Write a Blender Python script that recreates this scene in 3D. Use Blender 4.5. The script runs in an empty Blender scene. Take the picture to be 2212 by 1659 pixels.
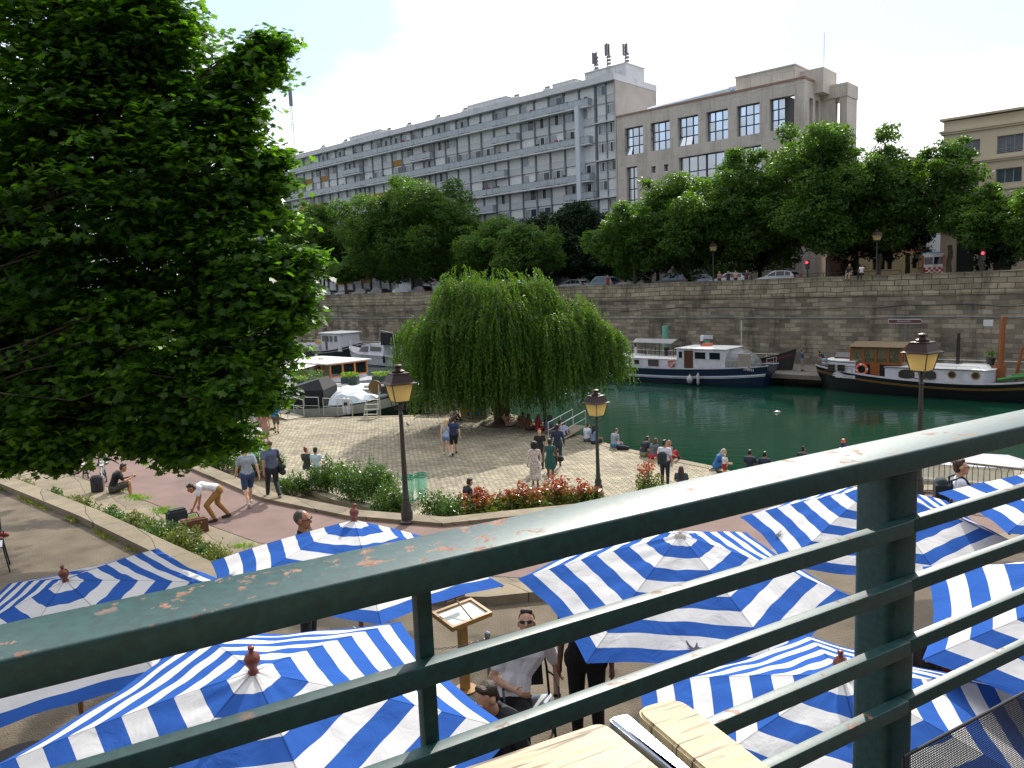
import bpy, bmesh, math, random
import numpy as np
from mathutils import Vector, Matrix
random.seed(7); NR=np.random.RandomState(11)
SC=bpy.context.scene; C=SC.collection; R_=math.radians; PI=math.pi
# ---------------------------------------------------------------- camera, sky, sun, exposure
CF=1661.0; CPI=R_(7.45); CRO=R_(-2.4)          # focal length and centre in the 2212 x 1659 measuring grid
CM=Matrix.Rotation(PI/2-CPI,3,'X')@Matrix.Rotation(CRO,3,'Z')
cam=bpy.data.cameras.new('camera'); camo=bpy.data.objects.new('camera',cam); C.objects.link(camo)
cam.sensor_width=36; cam.lens=36*CF/2212; cam.clip_start=0.05; cam.clip_end=4000
camo.matrix_world=CM.to_4x4(); SC.camera=camo
def ray(x,y): return CM@Vector(((x-1106)/CF,-(y-829.5)/CF,-1.0))
def at(x,y,z):                                   # point on the level z seen at measuring-grid position x,y
    r=ray(x,y); return r*(z/r.z)
def atY(x,y,Y): r=ray(x,y); return r*(Y/r.y)
W=bpy.data.worlds.new('World'); SC.world=W; W.use_nodes=True
SUN_EL=37; SUN_AZ=16.5                              # azimuth measured from +Y towards +X
def build_world():
    nt=W.node_tree; N=nt.nodes; L=nt.links; N.clear()
    out=N.new('ShaderNodeOutputWorld'); bg=N.new('ShaderNodeBackground')
    sky=N.new('ShaderNodeTexSky'); sky.sky_type='NISHITA'; sky.sun_disc=False
    sky.sun_elevation=R_(SUN_EL); sky.sun_rotation=R_(SUN_AZ); sky.air_density=1.2; sky.dust_density=.4
    tc=N.new('ShaderNodeTexCoord')
    sep=N.new('ShaderNodeSeparateXYZ'); L.new(tc.outputs['Generated'],sep.inputs[0])
    # clouds on a flat layer overhead: direction divided by height
    zc=N.new('ShaderNodeMath'); zc.operation='MAXIMUM'; L.new(sep.outputs['Z'],zc.inputs[0]); zc.inputs[1].default_value=0.0
    za=N.new('ShaderNodeMath'); za.operation='ADD'; L.new(zc.outputs[0],za.inputs[0]); za.inputs[1].default_value=0.28
    dx=N.new('ShaderNodeMath'); dx.operation='DIVIDE'; L.new(sep.outputs['X'],dx.inputs[0]); L.new(za.outputs[0],dx.inputs[1])
    dy=N.new('ShaderNodeMath'); dy.operation='DIVIDE'; L.new(sep.outputs['Y'],dy.inputs[0]); L.new(za.outputs[0],dy.inputs[1])
    cb=N.new('ShaderNodeCombineXYZ'); L.new(dx.outputs[0],cb.inputs[0]); L.new(dy.outputs[0],cb.inputs[1]); cb.inputs[2].default_value=CLOUD_Z
    no=N.new('ShaderNodeTexNoise'); no.inputs['Scale'].default_value=1.5; no.inputs['Detail'].default_value=7; no.inputs['Roughness'].default_value=.48
    no.inputs['Distortion'].default_value=.25
    mpz=N.new('ShaderNodeMapping'); mpz.inputs['Rotation'].default_value=(0,0,R_(CLOUD_R)); L.new(cb.outputs[0],mpz.inputs[0]); L.new(mpz.outputs[0],no.inputs['Vector'])
    cr=N.new('ShaderNodeValToRGB'); cr.color_ramp.elements[0].position=.37; cr.color_ramp.elements[1].position=.53
    cr.color_ramp.elements[0].color=(0,0,0,1); cr.color_ramp.elements[1].color=(1,1,1,1)
    L.new(no.outputs['Fac'],cr.inputs[0])
    # clouds near the sun glare, those opposite are duller
    sd=Vector((math.sin(R_(SUN_AZ))*math.cos(R_(SUN_EL)),math.cos(R_(SUN_AZ))*math.cos(R_(SUN_EL)),math.sin(R_(SUN_EL))))
    vm=N.new('ShaderNodeVectorMath'); vm.operation='DOT_PRODUCT'; L.new(tc.outputs['Generated'],vm.inputs[0]); vm.inputs[1].default_value=sd
    mr=N.new('ShaderNodeMapRange'); mr.inputs['From Min'].default_value=-.3; mr.inputs['From Max'].default_value=.75
    mr.inputs['To Min'].default_value=CLOUD_LO; mr.inputs['To Max'].default_value=CLOUD_HI
    L.new(vm.outputs['Value'],mr.inputs['Value'])
    cc=N.new('ShaderNodeVectorMath'); cc.operation='SCALE'; cc.inputs[0].default_value=(1.0,1.0,1.03); L.new(mr.outputs[0],cc.inputs['Scale'])
    sk0=N.new('ShaderNodeVectorMath'); sk0.operation='SCALE'; L.new(sky.outputs[0],sk0.inputs[0]); sk0.inputs['Scale'].default_value=SKY_K
    sk=N.new('ShaderNodeVectorMath'); sk.operation='ADD'; L.new(sk0.outputs[0],sk.inputs[0]); sk.inputs[1].default_value=(.50,.60,.78)   # thin high veil over the blue
    mx=N.new('ShaderNodeMix'); mx.data_type='RGBA'; L.new(cr.outputs[0],mx.inputs[0]); L.new(sk.outputs[0],mx.inputs[6]); L.new(cc.outputs[0],mx.inputs[7])
    L.new(mx.outputs[2],bg.inputs['Color']); bg.inputs['Strength'].default_value=1.0
    L.new(bg.outputs[0],out.inputs[0])
CLOUD_R=63; CLOUD_Z=2.2; SKY_K=0.05; CLOUD_LO=0.42; CLOUD_HI=1.5
build_world()
sl=bpy.data.lights.new('sun','SUN'); sl.energy=4.8; sl.angle=R_(.5); sl.color=(1,.94,.84)
so=bpy.data.objects.new('sun',sl); C.objects.link(so)
sunv=Vector((math.sin(R_(SUN_AZ))*math.cos(R_(SUN_EL)),math.cos(R_(SUN_AZ))*math.cos(R_(SUN_EL)),math.sin(R_(SUN_EL))))
so.rotation_euler=sunv.to_track_quat('Z','Y').to_euler()
SC.view_settings.view_transform='Standard'; SC.view_settings.look='None'; SC.view_settings.gamma=1; SC.view_settings.exposure=0.22
SC.view_settings.use_curve_mapping=False
# ---------------------------------------------------------------- materials
def S(r,g,b):                                     # sRGB 0-255 to linear
    f=lambda c:(c/255/12.92) if c/255<=.04045 else ((c/255+.055)/1.055)**2.4
    return (f(r),f(g),f(b))
MATS={}
def mat(name,col,rough=.6,var=.12,scale=6,bump=0,metal=0,spec=.5,col2=None,mask=(.5,.7),detail=4,bscale=None,coat=0,trans=0,stretch=None,emit=None,mscale=None):
    if name in MATS: return MATS[name]
    m=bpy.data.materials.new(name); m.use_nodes=True; nt=m.node_tree; N=nt.nodes; L=nt.links
    b=N['Principled BSDF']; b.inputs['Roughness'].default_value=rough; b.inputs['Metallic'].default_value=metal
    b.inputs['Specular IOR Level'].default_value=spec; b.inputs['Coat Weight'].default_value=coat
    b.inputs['Transmission Weight'].default_value=trans
    tc=N.new('ShaderNodeTexCoord'); src=tc.outputs['Object']
    if stretch:
        mp=N.new('ShaderNodeMapping'); mp.inputs['Scale'].default_value=stretch; L.new(src,mp.inputs[0]); src=mp.outputs[0]
    no=N.new('ShaderNodeTexNoise'); no.inputs['Scale'].default_value=scale; no.inputs['Detail'].default_value=detail; L.new(src,no.inputs['Vector'])
    mr=N.new('ShaderNodeMapRange'); mr.inputs['From Min'].default_value=.3; mr.inputs['From Max'].default_value=.7
    mr.inputs['To Min'].default_value=1-var; mr.inputs['To Max'].default_value=1+var; L.new(no.outputs['Fac'],mr.inputs['Value'])
    base=N.new('ShaderNodeRGB'); base.outputs[0].default_value=(*col,1); cs=base.outputs[0]
    if col2:
        n2=N.new('ShaderNodeTexNoise'); n2.inputs['Scale'].default_value=mscale or scale*.45; n2.inputs['Detail'].default_value=5; L.new(src,n2.inputs['Vector'])
        r2=N.new('ShaderNodeValToRGB'); r2.color_ramp.elements[0].position=mask[0]; r2.color_ramp.elements[1].position=mask[1]; L.new(n2.outputs['Fac'],r2.inputs[0])
        mx=N.new('ShaderNodeMix'); mx.data_type='RGBA'; L.new(r2.outputs[0],mx.inputs[0]); L.new(cs,mx.inputs[6]); mx.inputs[7].default_value=(*col2,1); cs=mx.outputs[2]
    vs=N.new('ShaderNodeVectorMath'); vs.operation='SCALE'; L.new(cs,vs.inputs[0]); L.new(mr.outputs[0],vs.inputs['Scale']); L.new(vs.outputs[0],b.inputs['Base Color'])
    if bump:
        nb=N.new('ShaderNodeTexNoise'); nb.inputs['Scale'].default_value=bscale or scale*4; nb.inputs['Detail'].default_value=4; L.new(src,nb.inputs['Vector'])
        bp=N.new('ShaderNodeBump'); bp.inputs['Strength'].default_value=bump; bp.inputs['Distance'].default_value=.02; L.new(nb.outputs['Fac'],bp.inputs['Height']); L.new(bp.outputs[0],b.inputs['Normal'])
    if emit: b.inputs['Emission Color'].default_value=(*emit[:3],1); b.inputs['Emission Strength'].default_value=emit[3]
    MATS[name]=m; return m
def leafmat(name,c1,c2,trans=.45,scale=.7,rough=.5,tc3=None):
    m=bpy.data.materials.new(name); m.use_nodes=True; nt=m.node_tree; N=nt.nodes; L=nt.links; N.clear()
    out=N.new('ShaderNodeOutputMaterial'); tc=N.new('ShaderNodeTexCoord')
    no=N.new('ShaderNodeTexNoise'); no.inputs['Scale'].default_value=scale; no.inputs['Detail'].default_value=8; no.inputs['Roughness'].default_value=.75
    L.new(tc.outputs['Object'],no.inputs['Vector'])
    cr=N.new('ShaderNodeValToRGB'); cr.color_ramp.elements[0].position=.35; cr.color_ramp.elements[1].position=.65
    cr.color_ramp.elements[0].color=(*c1,1); cr.color_ramp.elements[1].color=(*c2,1)
    if tc3:
        e=cr.color_ramp.elements.new(.72); e.color=(*tc3,1)
    L.new(no.outputs['Fac'],cr.inputs[0])
    pb=N.new('ShaderNodeBsdfPrincipled'); L.new(cr.outputs[0],pb.inputs['Base Color']); pb.inputs['Roughness'].default_value=rough
    pb.inputs['Specular IOR Level'].default_value=.35
    tr=N.new('ShaderNodeBsdfTranslucent'); vs=N.new('ShaderNodeVectorMath'); vs.operation='MULTIPLY'; L.new(cr.outputs[0],vs.inputs[0]); vs.inputs[1].default_value=(2.0,2.1,.55)
    L.new(vs.outputs[0],tr.inputs[0])
    ms=N.new('ShaderNodeMixShader'); ms.inputs[0].default_value=trans; L.new(pb.outputs[0],ms.inputs[1]); L.new(tr.outputs[0],ms.inputs[2]); L.new(ms.outputs[0],out.inputs[0])
    return m
# ---------------------------------------------------------------- geometry helpers
class MB:
    def __init__(s): s.v=[]; s.f=[]; s.m=[]; s.M=None
    def add(s,vs,fs,mi=0):
        o=len(s.v)
        if s.M is not None: vs=[tuple(s.M@Vector(p)) for p in vs]
        s.v+= [tuple(p) for p in vs]; s.f+=[tuple(o+i for i in f) for f in fs]; s.m+=[mi]*len(fs); return s
    def box(s,x0,x1,y0,y1,z0,z1,mi=0,b=0):
        if x0>x1:x0,x1=x1,x0
        if y0>y1:y0,y1=y1,y0
        if z0>z1:z0,z1=z1,z0
        if b>0:
            vs=[];
            for z,ins in((z0,b),(z0+b,0),(z1-b,0),(z1,b)):
                i=ins
                vs+=[(x0+i+(b if not i else 0)*0,y0+i,z),(x1-i,y0+i,z),(x1-i,y1-i,z),(x0+i,y1-i,z)]
            fs=[(3,2,1,0),(12,13,14,15)]
            for k in range(3):
                for j in range(4): a=k*4+j; c=k*4+(j+1)%4; fs.append((a,c,c+4,a+4))
            return s.add(vs,fs,mi)
        return s.add([(x0,y0,z0),(x1,y0,z0),(x1,y1,z0),(x0,y1,z0),(x0,y0,z1),(x1,y0,z1),(x1,y1,z1),(x0,y1,z1)],
            [(3,2,1,0),(4,5,6,7),(0,1,5,4),(1,2,6,5),(2,3,7,6),(3,0,4,7)],mi)
    def tube(s,a,b,r0,r1=None,n=8,mi=0,cap=True):
        r1=r0 if r1 is None else r1; a=Vector(a); b=Vector(b); d=(b-a)
        if d.length<1e-6: return s
        d.normalize(); u=d.orthogonal().normalized(); w=d.cross(u)
        vs=[];
        for p,r in((a,r0),(b,r1)):
            for i in range(n):
                t=2*PI*i/n; vs.append(p+u*math.cos(t)*r+w*math.sin(t)*r)
        fs=[(i,(i+1)%n,n+(i+1)%n,n+i) for i in range(n)]
        if cap: fs+=[tuple(range(n))[::-1],tuple(range(n,2*n))]
        return s.add(vs,fs,mi)
    def path(s,pts,r,n=8,mi=0):
        pts=[Vector(p) for p in pts]; rs=r if isinstance(r,(list,tuple)) else [r]*len(pts)
        vs=[];u=None
        for i,p in enumerate(pts):
            d=(pts[min(i+1,len(pts)-1)]-pts[max(i-1,0)]).normalized()
            if u is None: u=d.orthogonal().normalized()
            u=(u-d*u.dot(d)).normalized(); w=d.cross(u)
            for k in range(n):
                t=2*PI*k/n; vs.append(p+u*math.cos(t)*rs[i]+w*math.sin(t)*rs[i])
        fs=[]
        for i in range(len(pts)-1):
            for k in range(n): fs.append((i*n+k,i*n+(k+1)%n,(i+1)*n+(k+1)%n,(i+1)*n+k))
        fs+=[tuple(range(n))[::-1],tuple(range((len(pts)-1)*n,len(pts)*n))]
        return s.add(vs,fs,mi)
    def lathe(s,prof,n=16,o=(0,0,0),mi=0,rot=0,sx=1,sy=1):
        vs=[]
        for r,z in prof:
            for k in range(n):
                t=2*PI*k/n+rot; vs.append((o[0]+r*math.cos(t)*sx,o[1]+r*math.sin(t)*sy,o[2]+z))
        fs=[]
        for i in range(len(prof)-1):
            for k in range(n): fs.append((i*n+k,i*n+(k+1)%n,(i+1)*n+(k+1)%n,(i+1)*n+k))
        fs+=[tuple(range(n))[::-1],tuple(range((len(prof)-1)*n,len(prof)*n))]
        return s.add(vs,fs,mi)
    def prism(s,poly,z0,z1,mi=0):
        n=len(poly); vs=[(p[0],p[1],z0) for p in poly]+[(p[0],p[1],z1) for p in poly]
        return s.add(vs,[tuple(range(n))[::-1],tuple(range(n,2*n))]+[(i,(i+1)%n,n+(i+1)%n,n+i) for i in range(n)],mi)
    def loft(s,rings,mi=0,closed=True,caps=True):
        n=len(rings[0]); vs=[p for r in rings for p in r]; fs=[]
        for i in range(len(rings)-1):
            for k in range(n if closed else n-1): fs.append((i*n+k,i*n+(k+1)%n,(i+1)*n+(k+1)%n,(i+1)*n+k))
        if caps: fs+=[tuple(range(n))[::-1],tuple(range((len(rings)-1)*n,len(rings)*n))]
        return s.add(vs,fs,mi)
    def mesh(s,name):
        me=bpy.data.meshes.new(name); me.from_pydata(s.v,[],s.f); me.validate(); me.update(); return me
def obj(name,g,m,parent=None,smooth=False):
    me=g.mesh(name) if isinstance(g,MB) else g
    mm=m if isinstance(m,(list,tuple)) else [m]
    if len(me.materials)==0:
        for x in mm: me.materials.append(x)
    if isinstance(g,MB) and len(mm)>1: me.polygons.foreach_set('material_index',g.m)
    if isinstance(g,MB):
        bm=bmesh.new(); bm.from_mesh(me); bmesh.ops.recalc_face_normals(bm,faces=bm.faces); bm.to_mesh(me); bm.free()
    if smooth:
        me.polygons.foreach_set('use_smooth',[True]*len(me.polygons))
        if smooth=='auto': me.set_sharp_from_angle(angle=R_(40))
    o=bpy.data.objects.new(name,me); C.objects.link(o)
    if parent: o.parent=parent
    return o
def tag(o,label,cat,group=None):
    o['label']=label; o['category']=cat
    if group:o['group']=group
    return o
def thing(name,label,cat,loc=(0,0,0),rz=0,group=None):
    o=bpy.data.objects.new(name,None); C.objects.link(o); o.location=loc; o.rotation_euler=(0,0,rz); o.empty_display_size=.1
    return tag(o,label,cat,group)
def struct(name,g,m,smooth=False,kind='structure'):
    o=obj(name,g,m,None,smooth); o['kind']=kind; return o
def dup(root,loc=None,rz=None,label=None):
    r=root.copy(); C.objects.link(r)
    if loc is not None: r.location=loc
    if rz is not None: r.rotation_euler=(0,0,rz)
    if label: r['label']=label
    for c in root.children:
        k=c.copy(); C.objects.link(k); k.parent=r
        for g in c.children:
            j=g.copy(); C.objects.link(j); j.parent=k
    return r
UA=R_(-42.5); UV=Vector((math.cos(UA),math.sin(UA),0)); VV=Vector((-math.sin(UA),math.cos(UA),0))
def can(U,V,z=0): return UV*U+VV*V+Vector((0,0,z))    # canal frame: U along the canal towards the right, V across it
def tri_poly(poly,z): return [(p[0],p[1],z) for p in poly]
ZW,ZPL,ZPA,ZST,ZTE,ZQ,ZS=-9.0,-7.8,-6.2,-5.78,-4.6,-8.0,-1.3   # water, plaza, path, stone ledge, terrace, far quay, street
# ---------------------------------------------------------------- ground, water, quays
def watermat():
    m=bpy.data.materials.new('canal_water'); m.use_nodes=True; N=m.node_tree.nodes; L=m.node_tree.links; b=N['Principled BSDF']
    b.inputs['Base Color'].default_value=(.005,.037,.021,1); b.inputs['Roughness'].default_value=.06; b.inputs['IOR'].default_value=1.33
    tc=N.new('ShaderNodeTexCoord'); mp=N.new('ShaderNodeMapping'); mp.inputs['Rotation'].default_value=(0,0,UA); mp.inputs['Scale'].default_value=(.55,1.6,1); L.new(tc.outputs['Object'],mp.inputs[0])
    n1=N.new('ShaderNodeTexNoise'); n1.inputs['Scale'].default_value=1.1; n1.inputs['Detail'].default_value=5; L.new(mp.outputs[0],n1.inputs['Vector'])
    n2=N.new('ShaderNodeTexNoise'); n2.inputs['Scale'].default_value=.11; n2.inputs['Detail'].default_value=2; L.new(tc.outputs['Object'],n2.inputs['Vector'])
    r=N.new('ShaderNodeMapRange'); r.inputs['From Min'].default_value=.35; r.inputs['From Max'].default_value=.65; r.inputs['To Min'].default_value=.06; r.inputs['To Max'].default_value=1; L.new(n2.outputs['Fac'],r.inputs['Value'])
    mu=N.new('ShaderNodeMath'); mu.operation='MULTIPLY'; L.new(n1.outputs['Fac'],mu.inputs[0]); L.new(r.outputs[0],mu.inputs[1])
    bp=N.new('ShaderNodeBump'); bp.inputs['Strength'].default_value=.34; bp.inputs['Distance'].default_value=.12; L.new(mu.outputs[0],bp.inputs['Height']); L.new(bp.outputs[0],b.inputs['Normal'])
    return m
def brickmat(name,c1,c2,mortar,bw,bh,ms=.012,rot=0,vert=None,rough=.85,bump=.6,stain=None,stain_k=.5,big=.25,squash=1,var=.25,off=.5):
    """stone blocks, cobbles or bricks; vert='U' lays courses on vertical faces that run along the canal"""
    m=bpy.data.materials.new(name); m.use_nodes=True; N=m.node_tree.nodes; L=m.node_tree.links; b=N['Principled BSDF']; b.inputs['Roughness'].default_value=rough
    b.inputs['Specular IOR Level'].default_value=.3
    tc=N.new('ShaderNodeTexCoord'); mp=N.new('ShaderNodeMapping'); L.new(tc.outputs['Object'],mp.inputs[0])
    mp.inputs['Rotation'].default_value=(0,0,rot); src=mp.outputs[0]
    if vert:
        se=N.new('ShaderNodeSeparateXYZ'); L.new(src,se.inputs[0]); co=N.new('ShaderNodeCombineXYZ'); L.new(se.outputs[0],co.inputs[0]); L.new(se.outputs[2],co.inputs[1]); src=co.outputs[0]
    nw=N.new('ShaderNodeTexNoise'); nw.inputs['Scale'].default_value=1.3/bw*.35; nw.inputs['Detail'].default_value=3; L.new(src,nw.inputs['Vector'])
    vw=N.new('ShaderNodeVectorMath'); vw.operation='MULTIPLY_ADD'; L.new(nw.outputs['Color'],vw.inputs[0]); vw.inputs[1].default_value=(bw*.45,bh*.72,0); L.new(src,vw.inputs[2])
    bt=N.new('ShaderNodeTexBrick'); L.new(vw.outputs[0],bt.inputs['Vector']); bt.offset=off; bt.squash=squash
    bt.inputs['Scale'].default_value=1; bt.inputs['Brick Width'].default_value=bw; bt.inputs['Row Height'].default_value=bh; bt.inputs['Mortar Size'].default_value=ms; bt.inputs['Mortar Smooth'].default_value=.4
    bt.inputs['Color1'].default_value=(*c1,1); bt.inputs['Color2'].default_value=(*c2,1); bt.inputs['Mortar'].default_value=(*mortar,1); bt.inputs['Bias'].default_value=-.2
    n1=N.new('ShaderNodeTexNoise'); n1.inputs['Scale'].default_value=big; n1.inputs['Detail'].default_value=8; n1.inputs['Roughness'].default_value=.65; L.new(tc.outputs['Object'],n1.inputs['Vector'])
    mr=N.new('ShaderNodeMapRange'); mr.inputs['From Min'].default_value=.3; mr.inputs['From Max'].default_value=.7; mr.inputs['To Min'].default_value=1-var; mr.inputs['To Max'].default_value=1+var; L.new(n1.outputs['Fac'],mr.inputs['Value'])
    sc=N.new('ShaderNodeVectorMath'); sc.operation='SCALE'; L.new(bt.outputs['Color'],sc.inputs[0]); L.new(mr.outputs[0],sc.inputs['Scale']); cs=sc.outputs[0]
    if stain:
        m2=N.new('ShaderNodeMapping'); m2.inputs['Scale'].default_value=(1,1,.25); L.new(tc.outputs['Object'],m2.inputs[0])
        n2=N.new('ShaderNodeTexNoise'); n2.inputs['Scale'].default_value=.5; n2.inputs['Detail'].default_value=9; n2.inputs['Roughness'].default_value=.7; L.new(m2.outputs[0],n2.inputs['Vector'])
        r2=N.new('ShaderNodeValToRGB'); r2.color_ramp.elements[0].position=.5; r2.color_ramp.elements[1].position=.66; r2.color_ramp.elements[1].color=(stain_k,)*3+(1,); L.new(n2.outputs['Fac'],r2.inputs[0])
        mx=N.new('ShaderNodeMix'); mx.data_type='RGBA'; L.new(r2.outputs[0],mx.inputs[0]); L.new(cs,mx.inputs[6]); mx.inputs[7].default_value=(*stain,1); cs=mx.outputs[2]
    L.new(cs,b.inputs['Base Color'])
    nf=N.new('ShaderNodeTexNoise'); nf.inputs['Scale'].default_value=14; nf.inputs['Detail'].default_value=4; L.new(tc.outputs['Object'],nf.inputs['Vector'])
    inv=N.new('ShaderNodeMath'); inv.operation='MULTIPLY_ADD'; L.new(bt.outputs['Fac'],inv.inputs[0]); inv.inputs[1].default_value=-1.2; L.new(nf.outputs['Fac'],inv.inputs[2])
    bp=N.new('ShaderNodeBump'); bp.inputs['Strength'].default_value=bump; bp.inputs['Distance'].default_value=.03; L.new(inv.outputs[0],bp.inputs['Height']); L.new(bp.outputs[0],b.inputs['Normal'])
    return m
M_water=watermat()
M_cob=brickmat('sett_paving',S(166,156,134),S(126,119,102),S(74,70,56),.26,.17,.014,R_(28),bump=.9,big=.6,var=.28,stain=S(96,92,74),stain_k=.45)
M_coping=brickmat('stone_coping',S(132,121,101),S(112,103,87),S(70,66,58),1.3,3,.01,R_(-35),bump=.4,big=1.5)
M_wall=brickmat('quay_wall_stone',S(152,142,124),S(90,85,76),S(126,118,104),.95,.36,.03,0,vert='U',bump=1,stain=S(56,54,48),stain_k=.75,big=.35,var=.4)
M_wall2=brickmat('parapet_stone',S(158,148,126),S(120,112,96),S(80,76,66),1.1,.42,.03,0,vert='U',bump=.9,stain=S(48,46,40),stain_k=.7,big=.8,var=.35)
M_red=mat('red_path_asphalt',S(126,106,100),.9,.1,1.2,bump=.5,bscale=60,col2=S(112,97,92),spec=.2)
M_asph=mat('terrace_asphalt',S(104,94,80),.9,.28,1.6,bump=.9,bscale=45,col2=S(70,64,56),mask=(.53,.59),detail=8,spec=.25)
M_street=mat('street_asphalt',S(84,84,84),.9,.12,1,bump=.3)
M_soil=mat('planting_soil',S(84,70,50),.95,.3,3,bump=.8,col2=S(70,80,40))
M_stone=mat('plain_stone',S(148,140,120),.85,.15,1.5,bump=.4,col2=S(118,112,95),detail=7)
M_grey=mat('quay_concrete',S(112,108,98),.9,.15,1.2,bump=.3,detail=7)
g=MB(); g.add([(-900,-300,ZW),(900,-300,ZW),(900,900,ZW),(-900,900,ZW)],[(0,1,2,3)]); struct('water',g,M_water)
# far bank: street level behind the quay wall, one sheet out to the horizon
g=MB(); a=[can(-900,66.5,ZS),can(700,66.5,ZS),can(900,1600,ZS),can(-900,1600,ZS)]; g.add(a,[(0,1,2,3)]); struct('street',g,M_street)
# kerbed pavement on the water side of the street
g=MB(); g.M=Matrix.Rotation(UA,4,'Z'); g.box(-260,160,66.5,73.5,ZS-.3,ZS+.12); struct('pavement',g,M_grey)
g=MB(); g.M=Matrix.Rotation(UA,4,'Z'); g.box(-260,160,88,96.2,ZS-.3,ZS+.12); struct('pavement',g,M_grey)
g=MB(); g.M=Matrix.Rotation(UA,4,'Z'); g.box(-260,160,61.5,66.2,-12,ZQ); struct('quay_walkway',g,M_grey)
# near bank
quay=[(-60,58),(-32,50.5),(-15,47.6),(-5.2,46.7),(-3.8,48.9),(-1.0,47.2),(1.9,42),(3.3,38.6),(4.9,35.2),(8.4,30.5),(9.6,26.5),(12,24),(20,20.5),(36,14),(60,4)]
kerb=[(-60,74),(-30,50),(-20,38),(-11.9,28.2),(-7.3,23),(-4.4,20.9),(-1.9,19.9),(1.5,20.6),(5,21.4),(10,21.3),(14,20.6),(22,16.5),(36,9),(60,0)]
_l=lambda x,y:tuple(at(x,y,ZST).to_2d())
ledge=[(-60,66),(-30,38.5),_l(193,1038),_l(299,1075),_l(376,1106),_l(476,1143),_l(558,1172),(-2.5,15.2),(0,14.6),(5,14.8),(9.5,15.0),(16,12.5),(24,7),(60,-8)]
_t=lambda x,y:tuple(at(x,y,ZTE+.14).to_2d())
_a,_b=_t(0,1044),_t(171,1114); _d=((_a[0]-_b[0]),(_a[1]-_b[1]))
terr=[(_a[0]+_d[0]*12,_a[1]+_d[1]*12),(_a[0]+_d[0]*3,_a[1]+_d[1]*3),_a,_b,_t(342,1198),_t(450,1251),(-2.6,10.9),_t(1053,1289),(1.2,10.85),(4.5,11.7),(9,12),(16,9),(24,3),(60,-14)]
def band(name,A,B,z,m,t=None,kind='structure'):
    """flat sheet between outline A (far) and outline B (near)"""
    g=MB()
    def res(P,n):
        P=[Vector(p) for p in P]; d=[0]
        for i in range(1,len(P)): d.append(d[-1]+(P[i]-P[i-1]).length)
        out=[]
        for k in range(n+1):
            s=d[-1]*k/n; i=max(j for j in range(len(d)) if d[j]<=s+1e-6); i=min(i,len(P)-2); f=(s-d[i])/(d[i+1]-d[i]); out.append(P[i].lerp(P[i+1],f))
        return out
    poly=[tuple(p) for p in A]+[tuple(p) for p in B][::-1]
    g.add([(p[0],p[1],z) for p in poly],[tuple(range(len(poly)))])
    me=g.mesh(name); bm=bmesh.new(); bm.from_mesh(me); bmesh.ops.triangulate(bm,faces=bm.faces,ngon_method='EAR_CLIP'); bmesh.ops.recalc_face_normals(bm,faces=bm.faces); bm.to_mesh(me); bm.free()
    if me.polygons[0].normal.z<0: me.flip_normals()
    return struct(name,me,m,kind=kind)
def offs(P,d):
    P=[Vector(p) for p in P]; o=[]
    for i,p in enumerate(P):
        t=(P[min(i+1,len(P)-1)]-P[max(i-1,0)]).normalized(); o.append(p+Vector((-t.y,t.x))*d)
    return [tuple(q) for q in o]
back=[(-60,-40),(60,-40)]
def slab(name,P,z0,z1,m,wid=None):
    """vertical face dropping along outline P from z1 to z0, with an optional flat coping of width wid in front of it (towards the viewer)"""
    g=MB()
    for i in range(len(P)-1):
        a,b=P[i],P[i+1]; g.add([(a[0],a[1],z0),(b[0],b[1],z0),(b[0],b[1],z1),(a[0],a[1],z1)],[(0,1,2,3)])
    if wid:
        Q=offs(P,-wid)
        for i in range(len(P)-1):
            a,b,c,d=P[i],P[i+1],Q[i+1],Q[i]
            g.add([(a[0],a[1],z1),(b[0],b[1],z1),(c[0],c[1],z1),(d[0],d[1],z1)],[(0,1,2,3)])
            g.add([(d[0],d[1],z1),(c[0],c[1],z1),(c[0],c[1],z1-.2),(d[0],d[1],z1-.2)],[(0,1,2,3)])
    return g
band('plaza',offs(quay,-.4),[(-60,40),(60,-10)],ZPL,M_cob)
struct('quay_edge',slab('q',quay,-12,ZPL+.02,M_coping,.45),M_coping)
band('path',offs(kerb,-.5),back,ZPA,M_red)
struct('path_kerb',slab('k',kerb,ZPL-.3,ZPA+.1,M_coping,.55),M_coping)
bedo=offs(kerb,2.1)
band('hedge_bed',bedo,kerb,ZPA-.75,M_soil)
struct('bed_kerb',slab('b',offs(kerb,2.4),ZPL-.2,ZPA-.62,M_stone,.34),M_stone)
band('stone_ledge',offs(ledge,-.02),back,ZST,M_coping)
struct('ledge_step',slab('l',ledge,ZPA-.2,ZST+.004,M_stone),M_stone)
struct('terrace_kerb',slab('t',offs(terr,.42),-7,ZTE+.14,M_coping,.42),M_coping)
band('terrace',offs(terr,-.0),back,ZTE,M_asph)
# ---------------------------------------------------------------- quay wall and buildings across the canal (all in the canal frame)
def cthing(name,label,cat,group=None): return thing(name,label,cat,(0,0,0),UA,group)
w=cthing('quay_wall','tall weathered stone retaining wall behind the moored boats','wall')
def wallsheet(U0,U1,V,z0,z1,th): g=MB(); g.box(U0,U1,V,V+th,z0,z1); return g
obj('wall_face',wallsheet(-260,160,66,-9.6,-2.1,.6),M_wall,w)
g=MB(); g.box(-260,160,65.86,66.6,-2.1,-1.78); g.box(-260,160,65.93,66.6,-2.25,-2.1); obj('string_course',g,M_wall2,w)
obj('parapet',wallsheet(-260,160,66.05,-1.78,-.66,.5),M_wall2,w)
g=MB()
rr=random.Random(3); U=-258
while U<158:
    L=rr.uniform(1.1,1.7); g.box(U,U+L-.02,65.98,66.6,-.66,-.54+rr.uniform(-.015,.015)); U+=L
obj('coping',g,M_wall2,w)
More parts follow.
